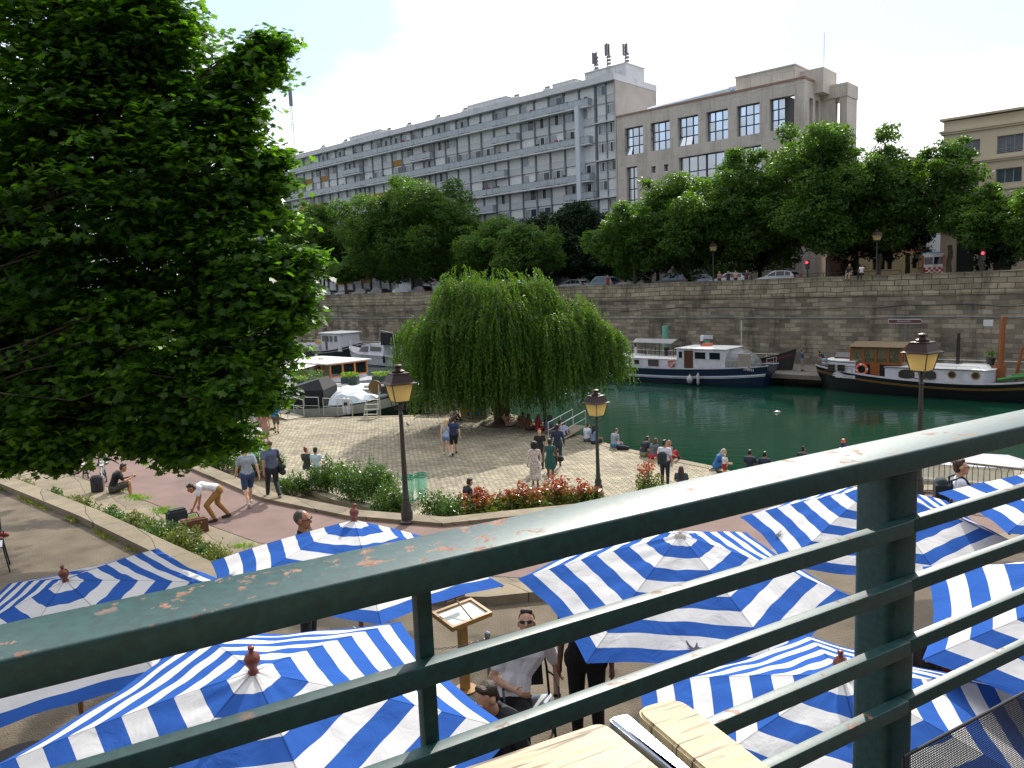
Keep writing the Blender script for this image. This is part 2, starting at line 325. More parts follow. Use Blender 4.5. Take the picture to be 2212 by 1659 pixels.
M_cable=mat('black_cable',S(30,32,34),.5)
for k,(z,lab) in enumerate(((-3.05,'thin black cable sagging along the upper part of the quay wall'),(-3.95,'thick grey pipe running along the middle of the quay wall'))):
    g=MB(); pts=[]
    for i in range(0,121):
        U=-150+i*2.2; s=.06*math.sin(U*1.3+k)+.12*math.sin(U*.31)-(.1*abs(math.sin(U*.4)) if k==0 else 0)
        pts.append((U,65.9,z+s*(1 if k==0 else .35)))
    g.path(pts,.03 if k==0 else .045,5); o=obj('wall_cable',g,M_cable if k==0 else mat('pipe_grey',S(110,120,120),.4)); o.rotation_euler=(0,0,UA); tag(o,lab,'cable')
# --- apartment slab
M_conc=mat('pale_concrete',S(214,216,220),.8,.06,.8,col2=S(188,192,196),mask=(.55,.7),detail=8)
M_panel=mat('panel_grey',S(204,207,210),.7,.05,2,stretch=(1,1,8))
M_och=mat('panel_ochre',S(168,124,58),.7,.1,3)
M_pillar=mat('pillar_dark_grey',S(110,118,126),.7,.08)
M_blind=mat('roller_blind_white',S(224,226,226),.7,.05,3)
M_frame=mat('window_frame_white',S(228,230,230),.5,.03)
M_glass=mat('window_glass_far',S(60,72,82),.08,.2,.5,spec=.9,metal=.0)
M_glass2=mat('window_glass_curtain',S(150,158,162),.15,.15,1.2,spec=.8)
M_dark=mat('window_opening_dark',S(38,42,46),.4,.2)
M_rail=mat('balcony_glass_frosted',S(168,178,186),.25,.12,1.5,spec=.7)
M_railm=mat('balcony_metal',S(120,128,132),.5)
b1=cthing('apartment_block','long eleven storey grey apartment block with rows of balconies','building')
BW=2.93; U1=-68.6; NB=28; UL=U1-NB*BW; FH=2.67; ZT=25.2; VF=95.6
g=MB(); g.box(UL,-64.9,VF,105.8,ZS,28.0); obj('wall',g,M_conc,b1)
g=MB(); g.box(UL-.2,-64.7,94.6,106,28.05,28.95); obj('roof_fascia',g,M_conc,b1)
g=MB(); g.box(UL+1,-65.5,96.2,105,28.95,29.3); obj('roof',g,mat('roof_gravel',S(150,148,142),.9),b1)
g=MB(); g.box(-64.95,-64.72,94.9,105.9,ZS,28.0); obj('end_wall',g,mat('end_wall_render',S(184,178,170),.9,.06,.6,col2=S(172,166,158)),b1)
def winmesh(kind,Wd,H,nm):
    g=MB(); f=.07
    g.box(0,Wd,0,.06,0,f,0); g.box(0,Wd,0,.06,H-f,H,0); g.box(0,f,0,.06,f,H-f,0); g.box(Wd-f,Wd,0,.06,f,H-f,0)
    n={0:3,1:2,2:3,3:2,4:3}[kind]; rr=random.Random(kind*7+int(Wd*10))
    for k in range(n):
        a=f+(Wd-2*f)*k/n; b=f+(Wd-2*f)*(k+1)/n
        if k: g.box(a-.03,a+.03,-.01,.05,f,H-f,0)
        mi={0:2,1:(3,1)[k%2],2:(3,4,3)[k%3],3:(3,2)[k%2],4:(1,3,3)[k%3]}[kind]
        g.box(a+(.03 if k else 0),b,.03,.055,f,H-f,mi)
    me=g.mesh(nm)
    for m_ in (M_frame,M_glass,M_blind,M_glass2,M_dark): me.materials.append(m_)
    me.polygons.foreach_set('material_index',g.m); return me
WM=[winmesh(k,2.5,1.55,'window') for k in range(5)]; WT=[winmesh(k,2.5,2.3,'window') for k in range(5)]
pan=MB(); och=MB(); slabs={}; rest=MB(); wins=[]
floors=list(range(-9,2))       # 1 = top floor, counted upwards
for fl in floors:
    z0=ZT+fl*FH-FH+.1          # floor slab level of this storey
    for b in range(NB):
        x0=UL+b*BW; rr=random.Random(fl*1000+b)
        full=(fl%2==1); part=False
        if not full: part=((b+fl*3)%7) in (0,1) 
        tall=full or part
        k=rr.choice([0,0,0,1,1,2,2,3,4])
        wins.append((x0+.2,z0+(.05 if tall else .98),k,tall,b,fl))
        if not tall:
            oc=(b<13 and rr.random()<.4); tgt=MB() if oc else pan
            tgt.box(x0+.15,x0+BW-.15,95.42,95.6,z0-.05,z0+.95)
            if oc: obj('ochre_panel',tgt,M_och,b1)
wins.sort(key=lambda w:-(w[0]*1.0+w[1]*2.0+(300 if w[5]>-6 else 0)))
for i,(x,z,k,tall,b,fl) in enumerate(wins):
    me=(WT if tall else WM)[k]
    if i<62:
        o=bpy.data.objects.new('window',me); C.objects.link(o); o.parent=b1; o.location=(x,95.42,z)
    elif fl>-7:
        rest.M=Matrix.Translation((x,95.42,z)); o=len(rest.v)
        rest.add([tuple(v.co) for v in me.vertices],[tuple(p.vertices) for p in me.polygons]); 
        for q,p in enumerate(me.polygons): rest.m[len(rest.m)-len(me.polygons)+q]=p.material_index
rest.M=None
o=obj('windows',rest,[M_frame,M_glass,M_blind,M_glass2,M_dark],b1); o['kind']='stuff'
o=obj('facade_panels',pan,M_panel,b1); o['kind']='stuff'
for b in range(NB+1):
    if b in(0,): continue
    g=MB(); x=UL+b*BW; g.box(x-.15,x+.15,95.3,95.6,ZS,28.05); obj('pillar',g,M_pillar,b1)
def balcony(x0,x1,z,d=1.25,seed=0):
    g=MB(); g.box(x0,x1,95.6-d,95.6,z-.2,z); o=obj('balcony',g,M_conc,b1)
    r=MB(); rr=random.Random(seed); x=x0+.05
    while x<x1-.1:
        w_=min(BW/2,x1-.05-x); r.box(x+.03,x+w_-.03,95.6-d+.05,95.6-d+.08,z+.12,z+.98,0); x+=w_
    r.box(x0,x1,95.6-d+.03,95.6-d+.09,z+1.0,z+1.05,1); 
    for xx in (x0,x1-.05): r.box(xx,xx+.05,95.6-d+.09,95.5,z+1.0,z+1.05,1); r.box(xx,xx+.03,95.6-d+.09,95.5,z+.1,z+.98,0)
    obj('balustrade',r,[M_rail,M_railm],o)
    fl_=MB()
    for k in range(int((x1-x0)/2)):
        if rr.random()<.45: 
            xx=rr.uniform(x0+.3,x1-.5); h=rr.uniform(.15,.4); fl_.box(xx,xx+rr.uniform(.2,.5),95.6-d+.12,95.6-d+.35,z+.75,z+1.0+h,rr.choice([0,0,1,2]),b=.05)
    if fl_.v: obj('planter',fl_,[mat('balcony_plants',S(60,84,50),.9),mat('balcony_flowers',S(170,60,70),.9),mat('balcony_clutter',S(90,110,130),.8)],o)
for fl in floors:
    z0=ZT+fl*FH-FH+.1
    if fl<-6: continue
    if fl%2==1: balcony(UL,U1-.6,z0,seed=fl+50)
    else:
        b=0
        while b<NB-1:
            if ((b+fl*3)%7)==0: balcony(UL+b*BW+.1,UL+(b+2)*BW-.1,z0,1.2,seed=fl*90+b); b+=2
            else: b+=1
g=MB(); g.box(U1-2.3-.6,U1-2.3+.1,94.1,95.5,ZS,25.4); obj('wind_screen_wall',g,mat('screen_wall',S(206,214,224),.6),b1)
# right-hand bays without balconies
for k in range(2):
    x0=-68.2+k*1.62
for fl in range(-9,2):
    z0=ZT+fl*FH-FH+.1
    for k in range(1):
        for q in(0,1): o=bpy.data.objects.new('window',winmesh([0,2,1,4,2][(fl*2+q*3)%5],1.42,1.4,'window')); C.objects.link(o); o.parent=b1; o.location=(-68.2+q*1.6,95.42,z0+1.05)
    g=MB(); g.box(-68.3,-65.1,95.44,95.6,z0,z0+1.0); 
    if fl%2==0: g.box(-68.4,-65.0,94.9,95.55,z0-.12,z0+.05)
    obj('facade_panel',g,M_panel,b1)
g=MB(); g.box(-66.74,-66.6,95.3,95.6,ZS,28.05); obj('pillar',g,M_pillar,b1)
g=MB(); g.box(-65.15,-64.95,95.2,95.6,ZS,28.05); obj('drain_pipe',g,M_pillar,b1)
# roof structures
def roofbox(x0,x1,y0,y1,h,m=M_conc,nm='lift_housing',z=29.3):
    g=MB(); g.box(x0,x1,y0,y1,z,z+h); g.box(x0-.1,x1+.1,y0-.1,y1+.1,z+h,z+h+.12); return obj(nm,g,m,b1)
roofbox(-73,-65.6,99,104,1.9); roofbox(-97,-88,97.5,101,1.1); roofbox(-131,-121,97.5,101,1.1); roofbox(-79,-74.5,98.5,101,1.3)
for x in (-80.5,-87,-99,-106,-114,-120,-134,-142): 
    g=MB(); g.box(x,x+1.1,98,98.9,29.3,30.25); 
    for q in range(3): g.tube((x+.2+q*.35,98.4,30.25),(x+.2+q*.35,98.4,30.6),.13,n=8,mi=1)
    obj('chimney',g,[M_conc,mat('terracotta_pot',S(110,80,70),.9)],b1)
g=MB()
for i in range(70): g.tube((UL+i*1.24,95.6,29.3),(UL+i*1.24,95.6,30.0),.02,n=4)
g.tube((UL,95.6,30.0),(-65.5,95.6,30.0),.025,n=4); obj('roof_guard_rail',g,M_railm,b1)
M_ant=mat('antenna_grey',S(120,118,122),.6,.1)
for k,(x,y,h) in enumerate(((-71.8,100,2.9),(-70.2,101,4.0),(-67.6,102,3.6))):
    g=MB(); z=31.3; g.tube((x,y,z),(x,y,z+h),.07,n=6)
    for q in range(3):
        a=q*2.1+k; g.box(x+.3*math.cos(a)-.13,x+.3*math.cos(a)+.13,y+.3*math.sin(a)-.08,y+.3*math.sin(a)+.08,z+h-1.7,z+h)
    for q in range(4): zz=z+.4+q*.5; g.tube((x-.35,y,zz),(x+.35,y,zz),.03,n=5); g.box(x+.2,x+.6,y-.2,y+.15,zz,zz+.3)
    for q in range(int(h/.5)): g.box(x-.16,x+.16,y-.16,y+.16,z+q*.5,z+q*.5+.05)
    o=obj('antenna_mast',g,M_ant); o.rotation_euler=(0,0,UA)
    tag(o,['shortest phone antenna mast at the left end of the apartment roof box','tallest phone antenna mast between two others on the apartment roof','phone antenna mast on the apartment roof nearest the stone building'][k],'antenna','phone antenna masts')
# --- stone-clad cultural building with square windows
M_bst=brickmat('smooth_stone_cladding',S(204,196,186),S(196,188,179),S(160,152,143),1.4,2.1,.02,0,vert='U',bump=.15,rough=.8,stain=S(120,112,102),stain_k=.35,big=.3,var=.08)
M_teal=mat('window_steel_teal',S(44,62,70),.5,.08)
M_gls=bpy.data.materials.new('reflecting_glass'); M_gls.use_nodes=True
_b=M_gls.node_tree.nodes['Principled BSDF']; _b.inputs['Base Color'].default_value=(*S(226,234,244),1); _b.inputs['Roughness'].default_value=.04; _b.inputs['Metallic'].default_value=.85
M_stain=mat('black_rain_stain',S(110,102,92),.9,.2,3)
b2=cthing('stone_building','pale stone building with a row of large square nine pane windows','building')
CU=-37.7
def wallholes(g,x0,x1,z0,z1,holes,y0,y1):
    """wall slab y0..y1 between x0..x1, z0..z1 with rectangular holes (hx0,hx1,hz0,hz1)"""
    xs=sorted({x0,x1,*[h[0] for h in holes],*[h[1] for h in holes]}); zs=sorted({z0,z1,*[h[2] for h in holes],*[h[3] for h in holes]})
    nx,nz=len(xs),len(zs); solid=lambda i,j: 0<=i<nx-1 and 0<=j<nz-1 and not any(h[0]<=xs[i]+1e-6 and xs[i+1]<=h[1]+1e-6 and h[2]<=zs[j]+1e-6 and zs[j+1]<=h[3]+1e-6 for h in holes)
    for i in range(nx-1):
        for j in range(nz-1):
            if not solid(i,j): continue
            a,b,c,d=xs[i],xs[i+1],zs[j],zs[j+1]
            g.add([(a,y0,c),(b,y0,c),(b,y0,d),(a,y0,d)],[(0,1,2,3)])
            g.add([(a,y1,c),(a,y1,d),(b,y1,d),(b,y1,c)],[(0,1,2,3)])
            if not solid(i-1,j): g.add([(a,y0,c),(a,y0,d),(a,y1,d),(a,y1,c)],[(0,1,2,3)])
            if not solid(i+1,j): g.add([(b,y0,c),(b,y1,c),(b,y1,d),(b,y0,d)],[(0,1,2,3)])
            if not solid(i,j-1): g.add([(a,y0,c),(a,y1,c),(b,y1,c),(b,y0,c)],[(0,1,2,3)])
            if not solid(i,j+1): g.add([(a,y0,d),(b,y0,d),(b,y1,d),(a,y1,d)],[(0,1,2,3)])
    return g
sq=[(-63.35+4.25*i,-60.3+4.25*i,17.35,21.1) for i in range(5)]+[(-42,-38.9,17.35,21.15)]
holes=sq+[(-63.2,-61.4,5,15.7),(-54.75,-43.1,6,15.9)]+[(x,x+.72,z,z+.9) for x in(-59.05,-57.05) for z in(14.4,11.6,8.8)]
g=MB(); wallholes(g,-64.7,CU,ZS,22.9,holes,95,95.9); obj('wall',g,M_bst,b2)
g=MB(); sideh=[(96.6,97.7,17.3,20.8),(98.5,99.6,17.3,20.8),(100.5,101.8,17.3,20.8)]
g.M=Matrix.Translation((CU,95,0))@Matrix.Rotation(PI/2,4,'Z')@Matrix.Translation((-95,0,0))
wallholes(g,95.9,104,ZS,22.9,sideh,-0.0,.9); g.M=None
obj('side_wall',g,M_bst,b2)
g=MB(); g.box(-64.7,CU-.95,95.95,104,ZS,16.2); g.box(-64.7,-42.5,95.95,104,16.2,22.6); obj('core_wall',g,mat('interior_dark',S(60,62,66),.8),b2)
g=MB(); g.box(-64.6,CU-.1,95.1,103.9,22.9,23.02); obj('roof',g,M_bst,b2)
g=MB(); g.box(-64.7,CU+.03,94.93,95.05,22.78,23.05); g.box(CU-.06,CU+.08,95,104,22.78,23.05); obj('roof_edge',g,mat('zinc_edge',S(150,120,104),.7),b2)
g=MB(); g.box(-47.1,-39.4,96.3,103,23.02,24.9); g.box(-47.2,-39.3,96.2,103.1,24.9,25.05); obj('penthouse',g,M_bst,b2)
g=MB(); g.box(-39.4,-36.6,98,102.5,21.5,24.4); obj('stair_tower',g,M_bst,b2)
g=MB(); g.box(-36.55,-34.6,100.5,104,ZS,17.3); g.box(CU+.02,-36.0,100.5,101.3,17.3,21.5); g.box(-35.45,-34.6,100.4,101.3,17.3,21.5);g.box(-35.0,-34.6,101.3,104,17.3,21.5); g.box(-36,-35.6,102.5,103,17.3,21.5); g.box(-37.5,-34.5,100.3,104.1,21,22.6); obj('corner_loggia',g,M_bst,b2)
def gridwin(x0,x1,z0,z1,nx,nz,y=95.62,open_=None):
    g=MB(); f=.11
    g.box(x0,x1,y-.05,y+.1,z0,z0+f); g.box(x0,x1,y-.05,y+.1,z1-f,z1); g.box(x0,x0+f,y-.05,y+.1,z0+f,z1-f); g.box(x1-f,x1,y-.05,y+.1,z0+f,z1-f)
    for i in range(1,nx): x=x0+(x1-x0)*i/nx; g.box(x-.07,x+.07,y-.04,y+.09,z0+f,z1-f)
    for j in range(1,nz): z=z0+(z1-z0)*j/nz; g.box(x0+f,x1-f,y-.03,y+.08,z-.07,z+.07)
    o=obj('window',g,M_teal,b2)
    p=MB()
    for i in range(nx):
        for j in range(nz):
            a,b=x0+(x1-x0)*i/nx+.07,x0+(x1-x0)*(i+1)/nx-.07; c,d=z0+(z1-z0)*j/nz+.07,z0+(z1-z0)*(j+1)/nz-.07
            rr=random.Random(i*7+j*3+int(x0*10)); tl=rr.uniform(-.012,.012); sw=rr.uniform(-.012,.012)
            if open_ and j==0 and i in open_: tl=.45
            p.add([(a,y+sw,c+0),(b,y-sw,c),(b,y-sw+tl*0,d),(a,y+sw+tl*0,d)] if tl<.1 else [(a,y-.35,c),(b,y-.35,c),(b,y,d),(a,y,d)],[(0,1,2,3)])
            if tl<.1:
                vs=p.v; 
                for q in(-1,-2): vs[q]=(vs[q][0],vs[q][1]+tl,vs[q][2])
    obj('glass',p,M_gls,o)
for i,h in enumerate(sq[:5]): gridwin(*h,3,3,open_={0:(0,),2:(0,1)}.get(i))
gridwin(-42,-40.2,17.35,21.15,2,3)
gridwin(-63.2,-61.4,5,15.7,2,7)
for a in (-54.75,-50.85,-46.95): gridwin(a+.0,a+3.85,6,15.9,3,5)
for x in(-59.05,-57.05):
    for z in(14.4,11.6,8.8): gridwin(x,x+.72,z,z+.9,1,1)
g=MB()
for i in range(26):
    for h in ():pass
o_=MB(); o_.tube((-60,96,23.1),(-48.5,97.5,23.9),.42,n=12); 
o_.box(-53,-47.6,98,100,23.02,24.4)
o=obj('ventilation_duct',o_,mat('bright_steel',S(200,210,222),.25,.1,2,metal=.9),b2,smooth=False)
g=MB(); g.tube((-36.9,99,24.4),(-36.9,99,28.6),.035,n=5); o=obj('aerial',g,M_ant,b2)
# ochre-brown housing seen between the tree trunks
M_bro=mat('brown_render',S(150,108,84),.85,.08,.8,col2=S(132,92,70)); M_cre=mat('cream_render',S(192,172,132),.85,.06,.8)
b4=cthing('terrace_house','orange brown rendered building with cream ground floor behind trees','building')
g=MB(); hb=[(-34.3+1.9*i,-33.5+1.9*i,z,z+1.5) for i in range(5) for z in(5.2,2.6)]
wallholes(g,-36.4,-25.2,1.7,12.5,hb,99.4,99.8); obj('wall',g,M_bro,b4)
g=MB(); wallholes(g,-36.4,-25.2,ZS,1.7,[(-30.9,-30.3,-.2,1.2),(-30.1,-29.5,-.2,1.2),(-29.3,-28.7,-.2,1.2),(-27.2,-26.7,-.2,1),(-26.5,-26,-.2,1),(-33.6,-32.9,-1.2,1.1)],99.2,99.8); obj('ground_floor',g,M_cre,b4)
g=MB(); g.box(-36.4,-25.2,99.9,108,ZS,12.4); obj('core_wall',g,M_dark,b4)
g=MB(); g.box(-36.4,-33.9,98.9,99.15,ZS,1.6); obj('brick_bay',g,mat('dark_brown_brick',S(92,64,52),.9,.1,3),b4)
# --- building on the right
M_b3=mat('buff_stone',S(200,186,160),.85,.06,.5,col2=S(184,170,146),detail=7)
b3=cthing('office_building','buff stone office building with cornices at the right edge','building')
h3=[]
for z0,z1 in((10.95,12.7),(8.0,9.45),(4.6,6.1)):
    x=-20.95
    while x<18: h3.append((x,x+2.25,z0,z1)); x+=3.75 if x>-19 else 3.75
g=MB(); gh=[(-20.6+i*3.4,-18.9+i*3.4,-1.0,3) for i in range(9)]
wallholes(g,-22.1,18,ZS,14.9,h3+gh,93,93.5); obj('wall',g,M_b3,b3)
g=MB(); g.box(-22.1,18,93.6,106,ZS,14.8); obj('core_wall',g,M_dark,b3)
g=MB()
for z,d in((15.0,.35),(13.75,.35),(13.55,.22),(10.45,.28),(10.25,.15),(7.4,.15),(3.6,.3)): g.box(-22.1-d,18,93-d,106.2,z,z+.2)
obj('cornice',g,M_b3,b3)
g=MB(); g.box(-22.1,18,93.3,93.35,14.9,15.0); 
for h in h3:
    f=MB(); n=3
    f.box(h[0],h[1],93.25,93.35,h[2],h[2]+.08); f.box(h[0],h[1],93.25,93.35,h[3]-.08,h[3])
    for i in range(n+1): x=h[0]+(h[1]-h[0]-.07)*i/n; f.box(x,x+.07,93.25,93.35,h[2]+.08,h[3]-.08)
    f.box(h[0],h[1],93.36,93.39,h[2],h[3],1)
    if h[2]>9:
        for q in range(3): f.box(h[0],h[1],93.05,93.09,h[2]+.15+q*.17,h[2]+.19+q*.17)
    obj('window',f,[mat('alu_frame',S(150,150,150),.5),mat('office_glass',S(70,84,96),.12,.4,.7,spec=1.)],b3)
# --- far-left office with louvred roof
b5=cthing('louvred_office','dark blue grey office block with louvred roof screen beyond the apartments','building')
M_lv=mat('louvre_blue_grey',S(92,104,116),.6,.08)
g=MB(); g.box(-200,UL-.3,96.5,112,ZS,26.2); obj('wall',g,mat('blue_grey_render',S(110,118,126),.7),b5)
g=MB(); g.box(-200.5,UL-.1,95.9,112,26.2,27.2); obj('roof_band',g,M_conc,b5)
g=MB()
for k in range(9): g.box(-200,UL-2,96.6,111,27.3+k*.34,27.46+k*.34)
obj('louvres',g,M_lv,b5)
g=MB()
for i in range(0,20): g.box(-199+i*2.4,-198.8+i*2.4,95.7,96.5,ZS,26.2)
obj('fins',g,M_lv,b5)
g=MB()
for fl in range(10): 
    z=24.3-fl*2.7; g.box(-200,UL-.4,96.0,96.45,z-.9,z-.75)
obj('floor_bands',g,M_conc,b5)
g=MB()
for fl in range(10):
    z=24.3-fl*2.7
    for i in range(19): g.box(-198.6+i*2.4,-197.2+i*2.4,96.3,96.5,z-.6,z+1.1)
o=obj('windows',g,M_glass2,b5)
g=MB(); P=[(-159.5,103,30.5+i*.6) for i in range(34)]
for a,b in zip(P,P[1:]): pass
for q in range(3):
    a=q*2.09; g.tube((-159.5+.35*math.cos(a),103+.35*math.sin(a),30.2),(-159.5+.2*math.cos(a),103+.2*math.sin(a),46),.05,n=5)
for i in range(26): z=30.4+i*.6; g.tube((-159.9,103,z),(-159.1,103,z+.5),.025,n=4)
g.box(-159.8,-159.2,102.7,103.3,42.5,46.5); g.tube((-161.2,103,47.2),(-158,103,47.2),.04,n=5); g.tube((-159.5,103,46),(-159.5,103,49),.04,n=5); g.tube((-160.3,103,38.5),(-157.5,103,38.5),.03,n=4)
o=obj('radio_mast',g,M_ant); o.rotation_euler=(0,0,UA); tag(o,'tall thin lattice radio mast rising above the louvred roof','antenna')

# unseen dark wall added behind the camera to block sky light on the railing
rw=thing('unseen_shade_wall','dark rendered restaurant wall behind the balcony, facing the canal','building',(0,0,0),R_(29.1))
g=MB(); g.box(-14,14,-3.4,-3.0,ZTE,4.2); obj('wall',g,mat('shade_wall_dark',S(74,70,66),.9,.08,1),rw)
# ---------------------------------------------------------------- balcony railing, table, mesh screen
def railmat():
    m=bpy.data.materials.new('green_paint_worn'); m.use_nodes=True; N=m.node_tree.nodes; L=m.node_tree.links; b=N['Principled BSDF']
    tc=N.new('ShaderNodeTexCoord')
    def noise(sc,d=6,r=.6,v=None):
        n=N.new('ShaderNodeTexNoise'); n.inputs['Scale'].default_value=sc; n.inputs['Detail'].default_value=d; n.inputs['Roughness'].default_value=r; L.new(v or tc.outputs['Object'],n.inputs['Vector']); return n
    def ramp(n,a,c,ca=(0,0,0),cb=(1,1,1)):
        r=N.new('ShaderNodeValToRGB'); r.color_ramp.elements[0].position=a; r.color_ramp.elements[1].position=c; r.color_ramp.elements[0].color=(*ca,1); r.color_ramp.elements[1].color=(*cb,1); L.new(n.outputs['Fac'],r.inputs[0]); return r
    # chips cluster in patches
    chip=ramp(noise(34,8,.62),.58,.61); clus=ramp(noise(4.2,2),.49,.56)
    mu=N.new('ShaderNodeMath'); mu.operation='MULTIPLY'; L.new(chip.outputs[0],mu.inputs[0]); L.new(clus.outputs[0],mu.inputs[1])
    ge=N.new('ShaderNodeNewGeometry'); sz=N.new('ShaderNodeSeparateXYZ'); L.new(ge.outputs['Normal'],sz.inputs[0]); up=N.new('ShaderNodeMapRange'); up.inputs['From Min'].default_value=.3; up.inputs['From Max'].default_value=.9; L.new(sz.outputs['Z'],up.inputs['Value'])
    m0=mu; mu=N.new('ShaderNodeMath'); mu.operation='MULTIPLY'; L.new(m0.outputs[0],mu.inputs[0]); L.new(up.outputs[0],mu.inputs[1])
    base=ramp(noise(60,4),.4,.6,S(9,56,57),S(17,70,70))
    rust=ramp(noise(70,3),.4,.6,S(120,76,56),S(150,112,92))
    mx=N.new('ShaderNodeMix'); mx.data_type='RGBA'; L.new(mu.outputs[0],mx.inputs[0]); L.new(base.outputs[0],mx.inputs[6]); L.new(rust.outputs[0],mx.inputs[7]); L.new(mx.outputs[2],b.inputs['Base Color'])
    ro=N.new('ShaderNodeMapRange'); L.new(noise(90,3).outputs['Fac'],ro.inputs['Value']); ro.inputs['To Min'].default_value=.44; ro.inputs['To Max'].default_value=.6
    ra=N.new('ShaderNodeMath'); ra.operation='MULTIPLY_ADD'; L.new(mu.outputs[0],ra.inputs[0]); ra.inputs[1].default_value=.4; L.new(ro.outputs[0],ra.inputs[2]); L.new(ra.outputs[0],b.inputs['Roughness'])
    b.inputs['Specular IOR Level'].default_value=.55; b.inputs['Coat Weight'].default_value=.3; b.inputs['Coat Roughness'].default_value=.38
    bp=N.new('ShaderNodeBump'); bp.inputs['Strength'].default_value=.35; bp.inputs['Distance'].default_value=.0006; 
    sm=N.new('ShaderNodeMath'); sm.operation='SUBTRACT'; L.new(noise(40,4).outputs['Fac'],sm.inputs[0]); L.new(mu.outputs[0],sm.inputs[1]); L.new(sm.outputs[0],bp.inputs['Height']); L.new(bp.outputs[0],b.inputs['Normal'])
    return m
M_grn=railmat()
RP=Vector((-.007,1.16,0)); RA=R_(29.1)
rl=thing('balcony_railing','dark green painted steel railing with chipped top rail across the foreground','railing',RP,RA)
def rbar(nm,x0,x1,y0,y1,z0,z1,b=.003):
    me=bpy.data.meshes.new(nm); bm=bmesh.new(); bmesh.ops.create_cube(bm,size=1)
    for v in bm.verts: v.co=Vector((x0+(v.co.x+.5)*(x1-x0),y0+(v.co.y+.5)*(y1-y0),z0+(v.co.z+.5)*(z1-z0)))
    bmesh.ops.bevel(bm,geom=bm.edges[:],offset=b,segments=3,affect='EDGES',profile=.5); bm.to_mesh(me); bm.free()
    me.polygons.foreach_set('use_smooth',[True]*len(me.polygons)); me.set_sharp_from_angle(angle=R_(50))
    return obj(nm,me,M_grn,rl)
rbar('top_rail',-2.2,3.2,-.004,.118,-.447,-.4,.005)
BZ=[-.566,-.708,-.855,-1.0]
for z in BZ: rbar('bar',-2.2,1.035,.010,.0365,z-.034,z,.002); rbar('bar',1.0375,3.2,.016,.0385,z-.034,z-.001,.002)
rbar('post',1.0,1.103,.039,.142,-2.0,-.448,.02)
rbar('baluster',-.152,-.128,.0375,.062,-1.03,-.448,.002); rbar('baluster',-1.25,-1.226,.0375,.062,-1.03,-.448,.002)
# fix: bars overlap the post face and end there, the right-hand run is welded slightly behind
# wooden table on this side of the railing
def woodmat(name,rot,c=(192,178,148),c2=(92,74,54)):
    m=bpy.data.materials.new(name); m.use_nodes=True; N=m.node_tree.nodes; L=m.node_tree.links; b=N['Principled BSDF']
    tc=N.new('ShaderNodeTexCoord'); mp=N.new('ShaderNodeMapping'); mp.inputs['Rotation'].default_value=(0,0,rot); L.new(tc.outputs['Object'],mp.inputs[0])
    m2=N.new('ShaderNodeMapping'); m2.inputs['Scale'].default_value=(3,48,3); L.new(mp.outputs[0],m2.inputs[0])
    n=N.new('ShaderNodeTexNoise'); n.inputs['Scale'].default_value=3; n.inputs['Detail'].default_value=7; n.inputs['Distortion'].default_value=.6; L.new(m2.outputs[0],n.inputs['Vector'])
    r=N.new('ShaderNodeValToRGB'); e=r.color_ramp.elements; e[0].position=.36; e[0].color=(*S(*c2),1); e[1].position=.48; e[1].color=(*S(*c),1)
    e2=e.new(.62); e2.color=(*S(c[0]-14,c[1]-18,c[2]-22),1); L.new(n.outputs['Fac'],r.inputs[0])
    n3=N.new('ShaderNodeTexNoise'); n3.inputs['Scale'].default_value=6; n3.inputs['Detail'].default_value=3; L.new(mp.outputs[0],n3.inputs['Vector'])
    r3=N.new('ShaderNodeMapRange'); r3.inputs['From Min'].default_value=.35; r3.inputs['From Max'].default_value=.65; r3.inputs['To Min'].default_value=.85; r3.inputs['To Max'].default_value=1.08; L.new(n3.outputs['Fac'],r3.inputs['Value'])
    vs=N.new('ShaderNodeVectorMath'); vs.operation='SCALE'; L.new(r.outputs[0],vs.inputs[0]); L.new(r3.outputs[0],vs.inputs['Scale']); L.new(vs.outputs[0],b.inputs['Base Color'])
    b.inputs['Roughness'].default_value=.6
    bp=N.new('ShaderNodeBump'); bp.inputs['Strength'].default_value=.5; bp.inputs['Distance'].default_value=.001; L.new(n.outputs['Fac'],bp.inputs['Height']); L.new(bp.outputs[0],b.inputs['Normal'])
    return m
ZTB=-.52
A0=at(992,1659,ZTB); A1=at(1303,1555,ZTB); A2=at(1429,1659,ZTB)
B0=at(1366,1529,ZTB); B1=at(1466,1504,ZTB); B2=at(1671,1659,ZTB); S0=at(1313,1549,ZTB); S1=at(1356,1538,ZTB)
e1=(A1-A0).normalized()                      # plank direction
tb=thing('cafe_table','weathered slatted wooden table top with dark metal strip in the lower foreground','table',(A1.x,A1.y,ZTB),0)
def plate(nm,pts,th,m,r=.012,nseg=5):
    """flat board from corner points (corner 1 rounded)"""
    P=[Vector((p.x-A1.x,p.y-A1.y)) for p in pts]; out=[]
    for i,p in enumerate(P):
        a=(P[i-1]-p).normalized(); b=(P[(i+1)%len(P)]-p).normalized()
        for k in range(nseg+1):
            t=k/nseg; q=(p+a*r*2)*(1-t)**2+p*2*t*(1-t)+(p+b*r*2)*t**2; out.append((q.x,q.y))
    g=MB(); g.prism(out,-th,0); me=g.mesh(nm); bm=bmesh.new(); bm.from_mesh(me); bmesh.ops.recalc_face_normals(bm,faces=bm.faces)
    es=[e for e in bm.edges if all(v.co.z>-1e-6 for v in e.verts)]; bmesh.ops.bevel(bm,geom=es,offset=.003,segments=3,affect='EDGES'); bm.to_mesh(me); bm.free()
    return obj(nm,me,m,tb)
e2=(A2-A1).normalized(); f2=(B2-B1).normalized()
ang=-math.atan2(e1.y,e1.x)
plate('plank',[A1-e1*.85,A1,A1+e2*.5,A1-e1*.85+e2*.5],.028,woodmat('weathered_wood',ang),.01)
